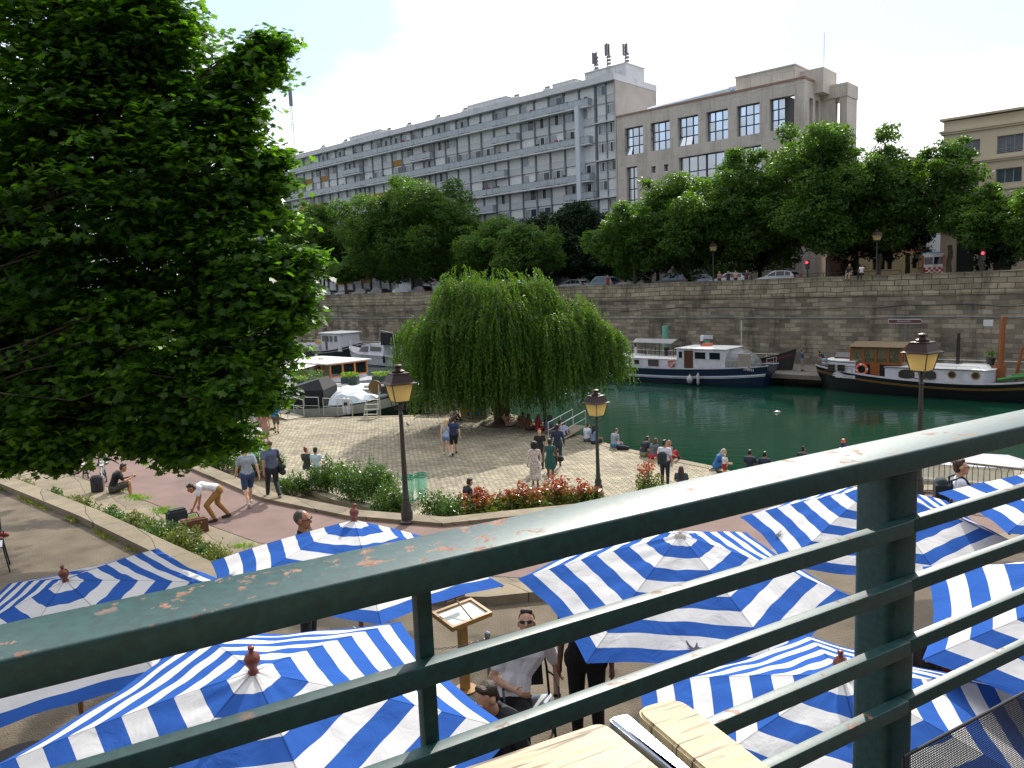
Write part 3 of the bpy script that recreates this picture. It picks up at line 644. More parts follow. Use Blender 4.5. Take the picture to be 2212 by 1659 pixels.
plate('end_board',[B0,B1,B1+f2*.5,B0+f2*.5],.028,woodmat('weathered_wood_end',ang,(186,168,128),(92,70,46)),.012)
g=MB(); n2=Vector((-e2.y,e2.x,0)); n2=n2 if n2.dot(B0-A1)>0 else -n2
Q=[S0,S1,S1+f2*.5,S0+e2*.5]
plate('metal_strip',Q,.02,mat('brushed_steel',S(176,184,198),.3,.1,20,metal=.9),.003,2)
# woven mesh chair back standing on this side of the railing
mg=MB()
Pm=RP+Vector((0,0,0)); 
ch=thing('mesh_chair','chair back of dark woven mesh below the rail beside the thick post','chair',RP,RA)
x0,x1,z0,z1=.985,2.3,-1.8,-1.11; yy=-.012; st=.0062
nx=int((x1-x0)/st); nz=int((z1-z0)/st)
for i in range(nx): 
    x=x0+i*st; mg.add([(x,yy,z0),(x+st*.5,yy,z0),(x+st*.5,yy,z1),(x,yy,z1)],[(0,1,2,3)])
for j in range(nz):
    z=z0+j*st; mg.add([(x0,yy+.001,z),(x1,yy+.001,z),(x1,yy+.001,z+st*.5),(x0,yy+.001,z+st*.5)],[(0,1,2,3)])
obj('mesh_back',mg,mat('mesh_yarn',S(40,52,66),.45,.2,40),ch)
g=MB(); g.tube((x0,yy,z1),(x1,yy,z1),.004,n=8); g.tube((x0,yy,z0),(x0,yy,z1),.004,n=8); g.tube((x1,yy,z0),(x1,yy,z1),.01,n=8); obj('frame',g,mat('chair_tube',S(40,44,50),.4),ch)
# ---------------------------------------------------------------- umbrellas
def canvasmat():
    m=bpy.data.materials.new('striped_canvas'); m.use_nodes=True; N=m.node_tree.nodes; L=m.node_tree.links; N.clear()
    out=N.new('ShaderNodeOutputMaterial'); uv=N.new('ShaderNodeAttribute'); uv.attribute_name='band'; 
    r=N.new('ShaderNodeValToRGB'); r.color_ramp.interpolation='CONSTANT'; e=r.color_ramp.elements
    blue=S(56,98,178); white=(.74,.74,.75); K=10
    e[0].position=0; e[0].color=(*white,1); e[1].position=1/K; e[1].color=(*blue,1)
    for k in range(2,K): q=e.new(k/K); q.color=(*(white if k%2==0 else blue),1)
    L.new(uv.outputs['Fac'],r.inputs[0])
    se=N.new('ShaderNodeAttribute'); se.attribute_name='seam'; sr=N.new('ShaderNodeMapRange'); sr.inputs['From Min'].default_value=.003; sr.inputs['From Max'].default_value=.009; sr.inputs['To Min'].default_value=.55; sr.inputs['To Max'].default_value=1; L.new(se.outputs['Fac'],sr.inputs['Value'])
    dn=N.new('ShaderNodeTexNoise'); dn.inputs['Scale'].default_value=3.5; dn.inputs['Detail'].default_value=8; dn.inputs['Roughness'].default_value=.7; tq=N.new('ShaderNodeTexCoord'); L.new(tq.outputs['Object'],dn.inputs['Vector']); dr=N.new('ShaderNodeMapRange'); dr.inputs['From Min'].default_value=.3; dr.inputs['From Max'].default_value=.7; dr.inputs['To Min'].default_value=.9; dr.inputs['To Max'].default_value=1.05; L.new(dn.outputs['Fac'],dr.inputs['Value'])
    mm=N.new('ShaderNodeMath'); mm.operation='MULTIPLY'; L.new(sr.outputs[0],mm.inputs[0]); L.new(dr.outputs[0],mm.inputs[1]); cs=N.new('ShaderNodeVectorMath'); cs.operation='SCALE'; L.new(r.outputs[0],cs.inputs[0]); L.new(mm.outputs[0],cs.inputs['Scale']); r=cs
    tc=N.new('ShaderNodeTexCoord'); n=N.new('ShaderNodeTexNoise'); n.inputs['Scale'].default_value=1.8; n.inputs['Detail'].default_value=3; L.new(tc.outputs['Object'],n.inputs['Vector'])
    d=N.new('ShaderNodeBsdfDiffuse'); t=N.new('ShaderNodeBsdfTranslucent'); L.new(r.outputs[0],d.inputs[0]); L.new(r.outputs[0],t.inputs[0])
    wv=N.new('ShaderNodeTexNoise'); wv.inputs['Scale'].default_value=3.4; wv.inputs['Detail'].default_value=4; wv.inputs['Distortion'].default_value=1.2; L.new(tc.outputs['Object'],wv.inputs['Vector'])
    bp=N.new('ShaderNodeBump'); bp.inputs['Strength'].default_value=.3; bp.inputs['Distance'].default_value=.05; L.new(wv.outputs['Fac'],bp.inputs['Height']); L.new(bp.outputs[0],d.inputs['Normal'])
    mx=N.new('ShaderNodeMixShader'); mx.inputs[0].default_value=.16; L.new(d.outputs[0],mx.inputs[1]); L.new(t.outputs[0],mx.inputs[2]); L.new(mx.outputs[0],out.inputs[0]); return m
M_can=canvasmat(); M_fin=mat('turned_red_wood',S(120,58,46),.35,.15,30,spec=.6); M_pole=mat('umbrella_pole_wood',S(150,104,66),.5,.1,10)
BIRD=[(0,0),(.35,-.32),(.62,-.42),(.86,-.34),(.94,-.18),(1.1,-.05),(1.42,.02),(1.46,.07),(1.1,.1),(.98,.2),(.98,.5),(.9,.72),(.84,.42),(.72,.1),(.6,-.02),(.38,.2),(.16,.52),(.0,.92),(-.04,.66),(.04,.34),(.2,.02),(.34,-.14)]
M_bird=mat('grey_print',S(84,90,104),.9,spec=.1)
def umbrella(p,label,seed,ground,N_=6,D=.52):
    cx,cy,zp,phi,R,tx,ty=p; k=D*R/1.5
    u=thing('parasol',label,'parasol',(cx,cy,zp),0,'blue and white striped parasols on the terrace')
    Rt=Matrix.Rotation(tx,3,'X')@Matrix.Rotation(ty,3,'Y'); rr=random.Random(seed)
    me=bpy.data.meshes.new('canopy'); bm=bmesh.new(); lay=bm.verts.layers.float.new('band'); lay2=bm.verts.layers.float.new('seam')
    n=30;m=24
    for s in range(N_):
        a0=phi+s*2*PI/N_; a1=a0+2*PI/N_
        c0=Vector((math.cos(a0),math.sin(a0)));c1=Vector((math.cos(a1),math.sin(a1)))
        grid=[]
        wr=[rr.uniform(-1,1) for _ in range(6)]
        for i in range(n+1):
            t=i/n; row=[]
            for j in range(m+1):
                q=j/m; w_=4*q*(1-q)
                rr_=R*t; pt=c0.lerp(c1,q)*rr_*(1-.055*w_*t*t)
                rib=-k*(t**1.0)*(1.0-.16*(1-t))            # slight bow in the rib
                sag=-.014*w_*math.sin(PI*min(1,t*1.0))*(R/1.5)+.012*w_*t*wr[0]
                fold=.008*math.sin(q*PI*5+wr[1]*3)*t*w_+.004*math.sin(t*23+q*9+wr[2]*4)*w_+.006*math.sin(q*31*t+wr[3]*5+t*4)*w_*(1-t)
                l=Rt@Vector((pt.x,pt.y,rib+sag+fold))
                v=bm.verts.new(l); v[lay]=min(.9999,t); v[lay2]=min(q,1-q)*t*R; row.append(v)
            grid.append(row)
        for i in range(n):
            for j in range(m):
                if i==0: 
                    try: bm.faces.new((grid[0][j],grid[1][j],grid[1][j+1]))
                    except: pass
                else: bm.faces.new((grid[i][j],grid[i+1][j],grid[i+1][j+1],grid[i][j+1]))
    bmesh.ops.recalc_face_normals(bm,faces=bm.faces); bm.to_mesh(me); bm.free()
    me.polygons.foreach_set('use_smooth',[True]*len(me.polygons))
    cn=obj('canopy',me,M_can,u)
    # printed bird on the widest white band of one panel
    for s in (rr.choice([0,1]),3):
        a0=phi+s*2*PI/N_; a1=a0+2*PI/N_; t=.853
        c0=Vector((math.cos(a0),math.sin(a0)));c1=Vector((math.cos(a1),math.sin(a1))); q=.55
        along=(c1-c0).normalized(); outw=((c0+c1)/2).normalized(); vs=[]
        for bx,by in BIRD:
            X=c0.lerp(c1,q)*R*t+along*(bx-.6)*.085+outw*(-by)*.085*.8
            # height of the canopy at that place
            tt=X.dot(outw)/(R*math.cos(PI/N_)); qq=.5+X.dot(along)/(R*tt)/ (2*math.sin(PI/N_)); w_=4*qq*(1-qq)
            tt2=tt/(1-.055*w_*tt*tt)
            z=-k*tt2*(1-.16*(1-tt2))-.014*w_*math.sin(PI*min(1,tt2))*(R/1.5)+.016
            vs.append(Rt@Vector((X.x,X.y,z)))
        g=MB(); g.add(vs,[tuple(range(len(vs)))]); mb_=g.mesh('bird_print'); obj('bird_print',mb_,M_bird,cn)
    ax=Rt@Vector((0,0,1))
    g=MB(); prof=[(.020,-.03),(.030,-.01),(.030,.0),(.022,.012),(.028,.03),(.042,.055),(.046,.08),(.036,.105),(.016,.118),(.013,.13),(.018,.142),(.018,.155),(.004,.158)]
    g.M=Rt.to_4x4(); g.lathe(prof,16); g.M=None
    if seed in(0,5):
        g=MB(); g.M=Rt.to_4x4(); g.lathe([(.05,-.02),(.05,.0),(.02,.012),(.012,.03),(.004,.035)],14); g.M=None
        obj('cap_button',g,mat('button_cream',S(190,184,170),.5),u,smooth=True)
    else: obj('finial',g,M_fin,u,smooth=True)
    g=MB(); g.tube(Rt@Vector((0,0,-.02)),Vector((0,0,ground-zp)),.024,n=12); obj('pole',g,M_pole,u,smooth='auto')
    for s in range(N_):
        a=phi+s*2*PI/N_; g=MB(); g.tube(Rt@Vector((.03*math.cos(a),.03*math.sin(a),-.04)),Rt@Vector((R*.985*math.cos(a),R*.985*math.sin(a),-k*.985-.02)),.009,n=6); obj('rib',g,M_pole,u)
    g=MB(); g.lathe([(.28,0),(.28,.05),(.05,.07),(.04,.3)],20,(0,0,ground-zp)); obj('base',g,mat('cast_iron_base',S(50,50,52),.6),u)
    return u
UMB=[
 ((1.44,6.602,-2.278,15.529,1.483,.098,.012),'striped parasol spread over the gap where the white shirted man sits'),
 ((-1.53,4.109,-2.111,6.367,1.494,.116,.033),'nearest striped parasol at the lower left, red finial fully visible'),
 ((-4.296,6.99,-2.606,6.707,1.486,.18,-.013),'striped parasol at the far left in front of the cracked asphalt'),
 ((-1.58,7.202,-2.201,6.109,1.5,-.104,.072),'striped parasol half hidden by the top rail in front of the man in black'),
 ((1.888,4.308,-2.394,8.681,1.474,.025,-.06),'striped parasol behind the lowest bars left of the thick post, finial shadow on its cap'),
 ((3.982,8.351,-2.436,2.634,1.471,.059,-.033),'striped parasol whose peak hides behind the thick railing post'),
 ((5.971,7.574,-2.015,2.505,1.499,-.019,-.001),'striped parasol at the right edge just below the top rail'),
 ((4.019,4.612,-1.927,2.129,1.504,.053,-.013),'striped parasol at the right edge with wide bands beside the thick post')]
for i,(p,lab) in enumerate(UMB): umbrella(p,lab,i,ZTE)
# ---------------------------------------------------------------- foliage
def leafcloud(name,P,Nn,size,shape,m,parent=None,T=None,fold=0):
    """one leaf polygon per row of P (centres), Nn (normals), T (pointing direction), as ONE mesh"""
    n=len(P); k=len(shape); sh=np.array(shape,float)
    Nn=Nn/np.linalg.norm(Nn,axis=1,keepdims=True)
    if T is None: T=NR.normal(size=(n,3))
    T=T-(T*Nn).sum(1,keepdims=True)*Nn; T=T/np.maximum(np.linalg.norm(T,axis=1,keepdims=True),1e-6); B=np.cross(Nn,T)
    s=np.asarray(size).reshape(-1,1,1)
    V=P[:,None,:]+s*(sh[None,:,0:1]*T[:,None,:]+sh[None,:,1:2]*B[:,None,:]) - (s*fold*(np.abs(sh[None,:,1:2])+.6*sh[None,:,0:1]**2))*Nn[:,None,:]
    me=bpy.data.meshes.new(name); me.vertices.add(n*k); me.vertices.foreach_set('co',V.astype(np.float32).ravel())
    me.loops.add(n*k); me.loops.foreach_set('vertex_index',np.arange(n*k,dtype=np.int32)); me.polygons.add(n)
    me.polygons.foreach_set('loop_start',np.arange(0,n*k,k,dtype=np.int32)); me.polygons.foreach_set('loop_total',np.full(n,k,dtype=np.int32)); me.update(calc_edges=True)
    me.materials.append(m); o=bpy.data.objects.new(name,me); C.objects.link(o); 
    if parent: o.parent=parent
    return o
DIAM=[(-.5,0),(0,-.28),(.5,0),(0,.28)]
OVAL=[(-.5,0),(-.2,-.22),(.2,-.2),(.5,0),(.2,.2),(-.2,.22)]
WILL=[(-.5,0),(0,-.09),(.5,0),(0,.09)]
MAPLE=[(-.42,0),(-.36,-.3),(-.14,-.22),(-.02,-.55),(.12,-.24),(.3,-.3),(.26,-.12),(.62,0),(.26,.12),(.3,.3),(.12,.24),(-.02,.55),(-.14,.22),(-.36,.3)]
def sph(n): v=NR.normal(size=(n,3)); return v/np.linalg.norm(v,axis=1,keepdims=True)
M_bark=mat('tree_bark',S(84,74,62),.9,.3,4,bump=1,stretch=(3,3,.6))
def limb(g,a,b,r0,r1,sag=.1,n=5,seed=0):
    rr=random.Random(seed); a=Vector(a);b=Vector(b); L=(b-a).length; pts=[];rs=[]
    for i in range(n+1):
        t=i/n; p=a.lerp(b,t)+Vector((0,0,math.sin(t*PI)*sag*L))
        if 0<i<n: p+=Vector((rr.uniform(-1,1),rr.uniform(-1,1),rr.uniform(-1,1)))*L*.04
        pts.append(p); rs.append(r0+(r1-r0)*t)
    g.path(pts,rs,7); return pts
# --- maple in the left foreground
def maple():
    Y=9.3; k=Y/1661
    blobs=[(40,120,230,0),(240,60,170,0),(330,190,175,.2),(420,330,150,0),(200,400,260,0),(490,520,120,0),(400,560,170,.2),(560,620,95,-.1),(610,600,52,0),(520,720,125,0),(330,760,200,0),(120,700,260,.2),
     (430,860,105,0),(505,835,75,-.2),(305,885,85,0),(130,860,130,.2),(200,840,120,.1),(60,500,210,.45),(60,760,210,.45),(220,260,210,.5),(-40,650,200,.2),(330,430,150,.4),(100,900,105,0),(390,950,52,0),(30,930,75,0),(-160,400,330,.3),(-120,800,240,.2),(100,-150,260,.2),(330,60,90,0),(150,955,40,0),(275,955,38,0),(380,975,42,0),(30,985,30,0),(130,1000,22,0),
     (550,120,26,0),(565,155,32,0),(520,165,34,0),(490,215,45,0),(590,95,20,0),(588,345,18,0),(560,370,26,0),(560,430,30,0),(590,400,18,0),(515,255,50,0),(500,300,55,0),(640,570,38,0),(625,680,45,0),(590,760,45,0),(575,850,42,0),(600,480,26,0),(625,640,30,0),(505,950,32,0)]
    tr=thing('maple_tree','large dense maple with sunlit lobed leaves filling the left foreground','tree',(-8.7,9.0,ZTE))
    org=np.array([-8.7,9.0,ZTE]); cl=[];rad=[]
    bl=[]
    for x,y,r,dy in blobs:
        c=atY(x,y,Y+dy*3); R=r*k; bl.append((np.array(c),R))
    g=MB(); base=Vector((0,0,0)); top=Vector((.3,.2,5.2))
    limb(g,base,top,.22,.14,0,6,1); limb(g,top,top+Vector((.2,0,4.5)),.14,.05,0,6,2)
    tw=MB()
    for i,(c,R) in enumerate(bl):
        L=Vector(c-org); s0=Vector((.2,.1,max(2.8,min(7,L.z-abs(L.x)*.35)))); pts=limb(g,s0,L,.018,.006,.06,6,i)
        for j in range(int(3+R*4)):
            d=Vector(sph(1)[0]); d.y*=.7; e=L+d*R*.85; limb(tw,L.lerp(s0,.12),e,.012,.004,.05,3,i*50+j)
    obj('trunk',g,M_bark,tr,smooth=True); obj('twigs',tw,M_bark,tr)
    P=[];Nn=[];SZ=[]
    for c,R in bl:
        nc=int(30+R*R*280)
        d=sph(nc); rad_=R*(NR.uniform(.25,1.0,size=(nc,1))**.5)*NR.choice([1,1,1,1.12],size=(nc,1)); cc=c+d*rad_*np.array([1,.8,1])
        keep=np.ones(nc,bool)
        for q in range(nc):
            m_=NR.randint(13,23)
            o=NR.normal(size=(m_,3))*np.array([.13,.13,.03])
            P.append(cc[q]+o); nn=np.tile(np.array([[0,0,1.]]),(m_,1))+NR.normal(size=(m_,3))*.42+d[q]*.25-np.array([0,.12,0]); Nn.append(nn); SZ.append(NR.uniform(.062,.128,size=m_))
    P=np.concatenate(P)-org; Nn=np.concatenate(Nn); SZ=np.concatenate(SZ)
    T=NR.normal(size=P.shape)*np.array([1,1,.5])-np.array([0,0,.5])
    leafcloud('crown',P,Nn,SZ,MAPLE,leafmat('maple_leaf',S(32,66,26),S(88,124,44),.62,.9,.42,S(134,156,56)),tr,T,fold=.18)
maple()
# --- weeping willow on the tip of the plaza
def willow():
    wx,wy=-.64,42.65
    tr=thing('willow_tree','weeping willow with hanging curtains of leaves on the tip of the cobbled plaza','tree',(wx,wy,ZPL))
    domes=[(0,0,-2.9,3.5,3.1,3.4),(-1.9,0,-2.9,1.9,2,3.7),(2.0,.3,-3.0,1.5,2,3.5),(.1,-1.9,-3.4,2.7,1.8,2.6),(4.0,.2,-3.5,1.9,1.9,2.55),(5.3,-.4,-4.2,1.1,1.2,1.9),(-4.3,.2,-3.9,1.35,1.7,2.1),(-2.8,-1.6,-3.8,1.9,1.5,2.2),(2.6,-1.7,-3.9,2.0,1.5,2.2),(0,2.4,-3.2,3,1.8,2.9),(6.3,.2,-4.6,.75,.9,1.7),(.2,-1.4,-4.3,2.5,1.7,2.1),(-2.2,-1.0,-4.4,1.8,1.6,2.0)]
    P=[];T=[];br=MB(); gt=MB()
    limb(gt,(0,0,0),(.1,0,2.4),.48,.4,0,5,3)
    fork=Vector((.1,0,2.3)); strands=[]
    for di,(cx,cy,cz,rx,ry,rz) in enumerate(domes):
        cz+=.35
        cc=Vector((cx,cy,cz-ZPL)); limb(gt,fork,cc+Vector((0,0,rz*.55)),.2,.06,.1,6,di+30)
        na=16 if rx>2 else 11
        arch=[]
        for a in range(na):
            th=2*PI*a/na+NR.uniform(-.2,.2); e=cc+Vector((math.cos(th)*rx*.93,math.sin(th)*ry*.93,rz*.30)); s=cc+Vector((0,0,rz*.55)); mid=cc+Vector((math.cos(th)*rx*.5,math.sin(th)*ry*.5,rz*NR.uniform(.95,1.1)))
            pts=[s.lerp(mid,t)*(1-t)+mid.lerp(e,t)*t for t in np.linspace(0,1,8)]; br.path(pts,[.05-.005*i for i in range(8)],4); arch.append(pts)
        ns=int(200+rx*ry*95)
        for s in range(ns):
            if NR.uniform()<.75:
                pts=arch[NR.randint(len(arch))]; t=NR.uniform(.2,1)*6.99; i=int(t); p=pts[i].lerp(pts[i+1],t-i)+Vector(NR.normal(size=3)*.16)
            else:
                th=NR.uniform(0,2*PI); ph=math.acos(NR.uniform(.15,1)); p=cc+Vector((math.cos(th)*math.sin(ph)*rx,math.sin(th)*math.sin(ph)*ry,math.cos(ph)*rz))
            out=Vector((p.x-cc.x,p.y-cc.y,0)); out=out.normalized() if out.length>.1 else Vector((1,0,0))
            zend=NR.uniform(.6,1.35)+ (1.2 if cx>5 or cx<-4 else 0)+NR.uniform(0,1)**3*2.5
            Ln=max(.6,min(p.z-zend,NR.uniform(1.6,5.5)))
            n_=int(Ln/.085); h=np.linspace(0,1,n_); swx=NR.normal()*.12; swy=NR.normal()*.12
            L_=np.stack([p.x+out.x*.55*np.sqrt(h)*min(1,Ln/2)+swx*h+.05*np.sin(h*9+s),p.y+out.y*.55*np.sqrt(h)*min(1,Ln/2)+swy*h,p.z+.12*np.sin(h*4)*(h<.5)-Ln*h],1)
            P.append(L_+NR.normal(size=L_.shape)*.022); T.append(np.tile([[0,0,-1.]],(n_,1))+NR.normal(size=(n_,3))*.5)
    obj('trunk',gt,M_bark,tr,smooth=True); obj('branches',br,M_bark,tr)
    P=np.concatenate(P);T=np.concatenate(T)
    leafcloud('crown',P,NR.normal(size=P.shape)+np.array([0,-.3,.1]),NR.uniform(.14,.24,size=len(P)),[(-.5,0),(0,-.15),(.5,0),(0,.15)],leafmat('willow_leaf',S(50,84,28),S(86,112,40),.4,.9,.5,S(120,140,58)),tr,T)
    g=MB(); g.lathe([(1.25,-.1),(1.25,.05),(1.1,.07)],24); obj('soil_ring',g,M_soil,tr)
willow()
# --- trees along the far street
M_str=leafmat('street_tree_leaf',S(52,82,36),S(84,114,48),.48,.35,.5,S(116,140,58))
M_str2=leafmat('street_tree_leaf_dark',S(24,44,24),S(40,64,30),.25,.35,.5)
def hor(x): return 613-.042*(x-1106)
def onV(x,V): 
    r=ray(x,600); 
    return r*(V/(VV.dot(r)))
def street_tree(x,ytop,w,V,label,seed,ybot=None,m=None,lean=0,dens=1.0):
    p=onV(x,V); Y=p.y; k=Y/1661; zt=(hor(x)-ytop)*k; R=w*k/2; zb=(hor(x)-(ybot or 575))*k
    loc=Vector((p.x,p.y,ZS+.1)); tr=thing('street_tree',label,'tree',loc,0,'trees along the far street')
    st=NR.get_state(); NR.seed(seed)
    H=zt-zb; cz=(zt+zb)/2-loc.z; g=MB()
    fork=Vector((lean*.3,0,max(2.6,zb-loc.z+.3))); limb(g,(0,0,0),fork,.26,.2,0,4,seed)
    R*=(1.16 if x<1950 else 1.0); H*=(1.08 if x<1950 else 1.0); nb=int(22+R*3.0); bl=[]
    for i in range(nb):
        d=sph(1)[0]; q=NR.uniform(.3,.92)
        c=np.array([d[0]*R*q+lean,d[1]*R*q*.85,cz+d[2]*H/2*q]); 
        if d[2]>.3: c[0]*=.8
        r=R*NR.uniform(.2,.36); bl.append((c,r))
    for i in range(9):
        d=sph(1)[0]; d[2]=abs(d[2])*.9+.1; bl.append((np.array([d[0]*R*1.02+lean,d[1]*R*.9,cz+d[2]*H*.53]),R*NR.uniform(.09,.16)))
    bl.append((np.array([lean,0,cz+H*.36]),R*.3)); bl.append((np.array([0,0,cz]),R*.55))
    for i,(c,r) in enumerate(bl): limb(g,fork.lerp(Vector((0,0,cz)),.2 if i%2 else .6),Vector(c),.11,.02,.08,4,seed+i)
    P=[];Nn=[]
    for c,r in bl:
        nc=int(40*r*r*dens+14)
        d=sph(nc); cc=c+d*r*(NR.uniform(.3,1.08,size=(nc,1))**.4)*np.array([1,1,.85])
        for q in range(nc):
            m_=NR.randint(6,13); P.append(cc[q]+NR.normal(size=(m_,3))*np.array([.26,.26,.13])); Nn.append(NR.normal(size=(m_,3))*.6+d[q]*.5+np.array([0,0,.6]))
    P=np.concatenate(P);Nn=np.concatenate(Nn)
    obj('trunk',g,M_bark,tr,smooth=True); leafcloud('crown',P,Nn,NR.uniform(.2,.42,size=len(P)),OVAL,m or M_str,tr)
    NR.set_state(st); return tr
ST=[(690,452,135,78,'leafy street tree just right of the maple, with thin upper crown',560),
 (745,583,85,72,'small low rounded tree above the quay wall right of the maple',630),
 (890,412,270,78,'broad street tree with a pointed top left of the willow',588),
 (1010,475,110,80,'narrow street tree right behind the broad pointed tree',580),
 (1070,490,170,78,'yellowish street tree standing behind the willow top',585),
 (1140,497,150,76,'bright rounded street tree behind the right side of the willow',585),
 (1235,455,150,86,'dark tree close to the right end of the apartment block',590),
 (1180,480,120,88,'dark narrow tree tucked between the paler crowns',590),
 (1372,457,165,76,'bright yellow green tree below the tall narrow window',580),
 (1475,392,200,78,'tree in front of the small square windows of the stone building',575),
 (1590,362,210,78,'tree hiding the lower large windows of the stone building',570),
 (1690,346,170,80,'tree left of the tallest crown before the stone building',560),
 (1790,288,260,78,'tallest street tree in front of the corner of the stone building',545),
 (1900,330,185,80,'wide tree right of the tallest crown with long bare twigs',545),
 (2050,302,140,80,'airy tree in front of the left end of the buff building',520),
 (2120,408,125,78,'rounded tree in front of the buff building',535),
 (2222,415,110,76,'tree at the right edge of the picture above the wall',540)]
RB=[(700,520),(800,500),(960,505),(1110,515),(1300,500),(1420,470),(1530,440),(1640,420),(1850,380),(1960,360),(2160,430)]
WB=['first','second','third','fourth','fifth','sixth','seventh','eighth','ninth','tenth','eleventh']
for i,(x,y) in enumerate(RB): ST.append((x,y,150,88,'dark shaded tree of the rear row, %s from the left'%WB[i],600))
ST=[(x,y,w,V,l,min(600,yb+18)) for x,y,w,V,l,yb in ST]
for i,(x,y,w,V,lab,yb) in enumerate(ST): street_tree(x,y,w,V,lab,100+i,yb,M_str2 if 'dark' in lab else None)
# --- shrubs
M_hedge=leafmat('hedge_leaf',S(46,78,28),S(80,112,42),.35,3,.35,S(118,146,66))
M_phot=leafmat('photinia_leaf',S(70,96,36),S(110,116,44),.3,3.2,.3,S(150,80,56))
M_herb=leafmat('herb_leaf',S(76,92,36),S(116,124,58),.3,2.5,.5,S(150,146,90))
def shrub(nm,label,cat,c,rx,ry,h,n,m,size,group,seed,spiky=.2,m2=None):
    t=thing(nm,label,cat,c,0,group); st=NR.get_state(); NR.seed(seed); P=[];Nn=[];g=MB();TT=[]; n=int(n*2.3); size*=1.12
    ns=int(14+n/110)
    for s in range(ns):
        a=NR.uniform(0,2*PI); q=NR.uniform(0,1)**.5; bx,by=math.cos(a)*q*rx,math.sin(a)*q*ry; hh=h*(1-.45*q*q)*NR.uniform(.65,1.05+spiky)
        lx,ly=NR.normal(size=2)*.10*h; g.tube((bx*.7,by*.7,0),(bx+lx,by+ly,hh),.012,.004,4)
        k=int(n/ns); t_=NR.uniform(.15,1,size=k)**.7; wd=.13*h*(1.25-t_)[:,None]+.03
        ctr=np.stack([bx*.7+(bx*.3+lx)*t_,by*.7+(by*.3+ly)*t_,hh*t_],1); P.append(ctr+NR.normal(size=(k,3))*wd*np.array([1,1,.6])); Nn.append(NR.normal(size=(k,3))*.6+np.array([0,-.1,.7])); TT.append(np.tile([[0,0,.8]],(k,1))+NR.normal(size=(k,3))*.6)
    obj('stems',g,M_bark,t); P=np.concatenate(P);Nn=np.concatenate(Nn);TT=np.concatenate(TT)
    if m2:
        top=P[:,2]>h*.84+NR.normal(size=len(P))*.12*h
        leafcloud('foliage',P[~top],Nn[~top],NR.uniform(.7,1.2,size=(~top).sum())*size,OVAL,m,t,TT[~top],.1); leafcloud('new_leaves',P[top],Nn[top],NR.uniform(.8,1.25,size=top.sum())*size,OVAL,m2,t,TT[top],.1)
    else: leafcloud('foliage',P,Nn,NR.uniform(.7,1.2,size=len(P))*size,OVAL,m,t,TT,.1)
    NR.set_state(st); return t
ZB=ZPA-.72
M_photr=leafmat('photinia_red_leaf',S(120,44,40),S(164,84,66),.35,4,.3)
hd=[((470,1000),1.0,.75,1.1,2400,'low green bush under the maple by the path kerb'),((560,1005),1.0,.6,.8,1700,'green bush behind the two men walking on the path'),((645,1045),.8,.5,.7,1100,'sparse low bush left of the couple at the hedge'),((720,1040),.9,.65,1.05,2400,'leafy green bush right beside the seated couple'),((790,1060),.95,.75,1.3,3600,'dense dark green bush between the couple and the first lamp'),((845,1095),.6,.5,1.0,1500,'green bush touching the left side of the tall lamp post'),((940,1105),.45,.4,.95,700,'thin upright bush just right of the tall lamp post'),((985,1115),.7,.5,.9,1500,'green bush with small leaves beside the man in the hedge')]
for i,((x,y),rx,ry,h,n,lab) in enumerate(hd):
    c=at(x,y,ZB+.35); shrub('hedge_bush',lab,'bush',(c.x,c.y,ZB),rx,ry,h,n,M_hedge,.075,'green bushes along the path',300+i)
ph=[((1045,1115),.7,.55,.95,2000,'red tipped bush at the left end, beside the man in black'),((1125,1105),.8,.55,.95,2200,'red tipped bush in the middle of the row'),((1205,1090),.7,.5,.9,1500,'red tipped bush with scattered red shoots, second from the lamp'),((1262,1082),.5,.4,.75,800,'smallest red tipped bush, next to the lamp at the plaza'),((1395,1060),.4,.4,1.0,350,'lone red shoots peeking over the top rail')]
for i,((x,y),rx,ry,h,n,lab) in enumerate(ph):
    c=at(x,y,ZB+.3); shrub('red_tipped_bush',lab,'bush',(c.x,c.y,ZB),rx,ry,h,n,M_phot,.095,'red tipped bushes along the plaza',340+i,.3,M_photr)
pl=[(40,1045,.8,.7),(110,1068,.75,.6),(170,1085,.7,.65),(240,1105,.7,.55),(300,1125,.6,.6),(350,1150,.7,.8),(400,1172,.7,.75),(445,1190,.5,.5),(470,1200,.4,.6)]
for i,(x,y,r,h) in enumerate(pl):
    c=at(x-6,y+16,ZST+.2); h*=.8; r*=.8; lab='%s between the terrace kerb and the ledge, %s'%(['yellow green bush','sprawling bush','leafy shrub'][i%3],['at the far left','left of the bicycles','below the bicycles','left of the grey backpack','right of the backpack','left of the brown bag','in front of the brown bag','at the right end','last before the parasol'][i])
    c=Vector((c.x,c.y,0)); shrub('planter_bush',lab,'plant',(c.x,c.y,ZST-.05),r*.85,.45,h,1300,M_herb if i%2==0 else M_hedge,.06,'plants behind the terrace kerb',400+i,.5)
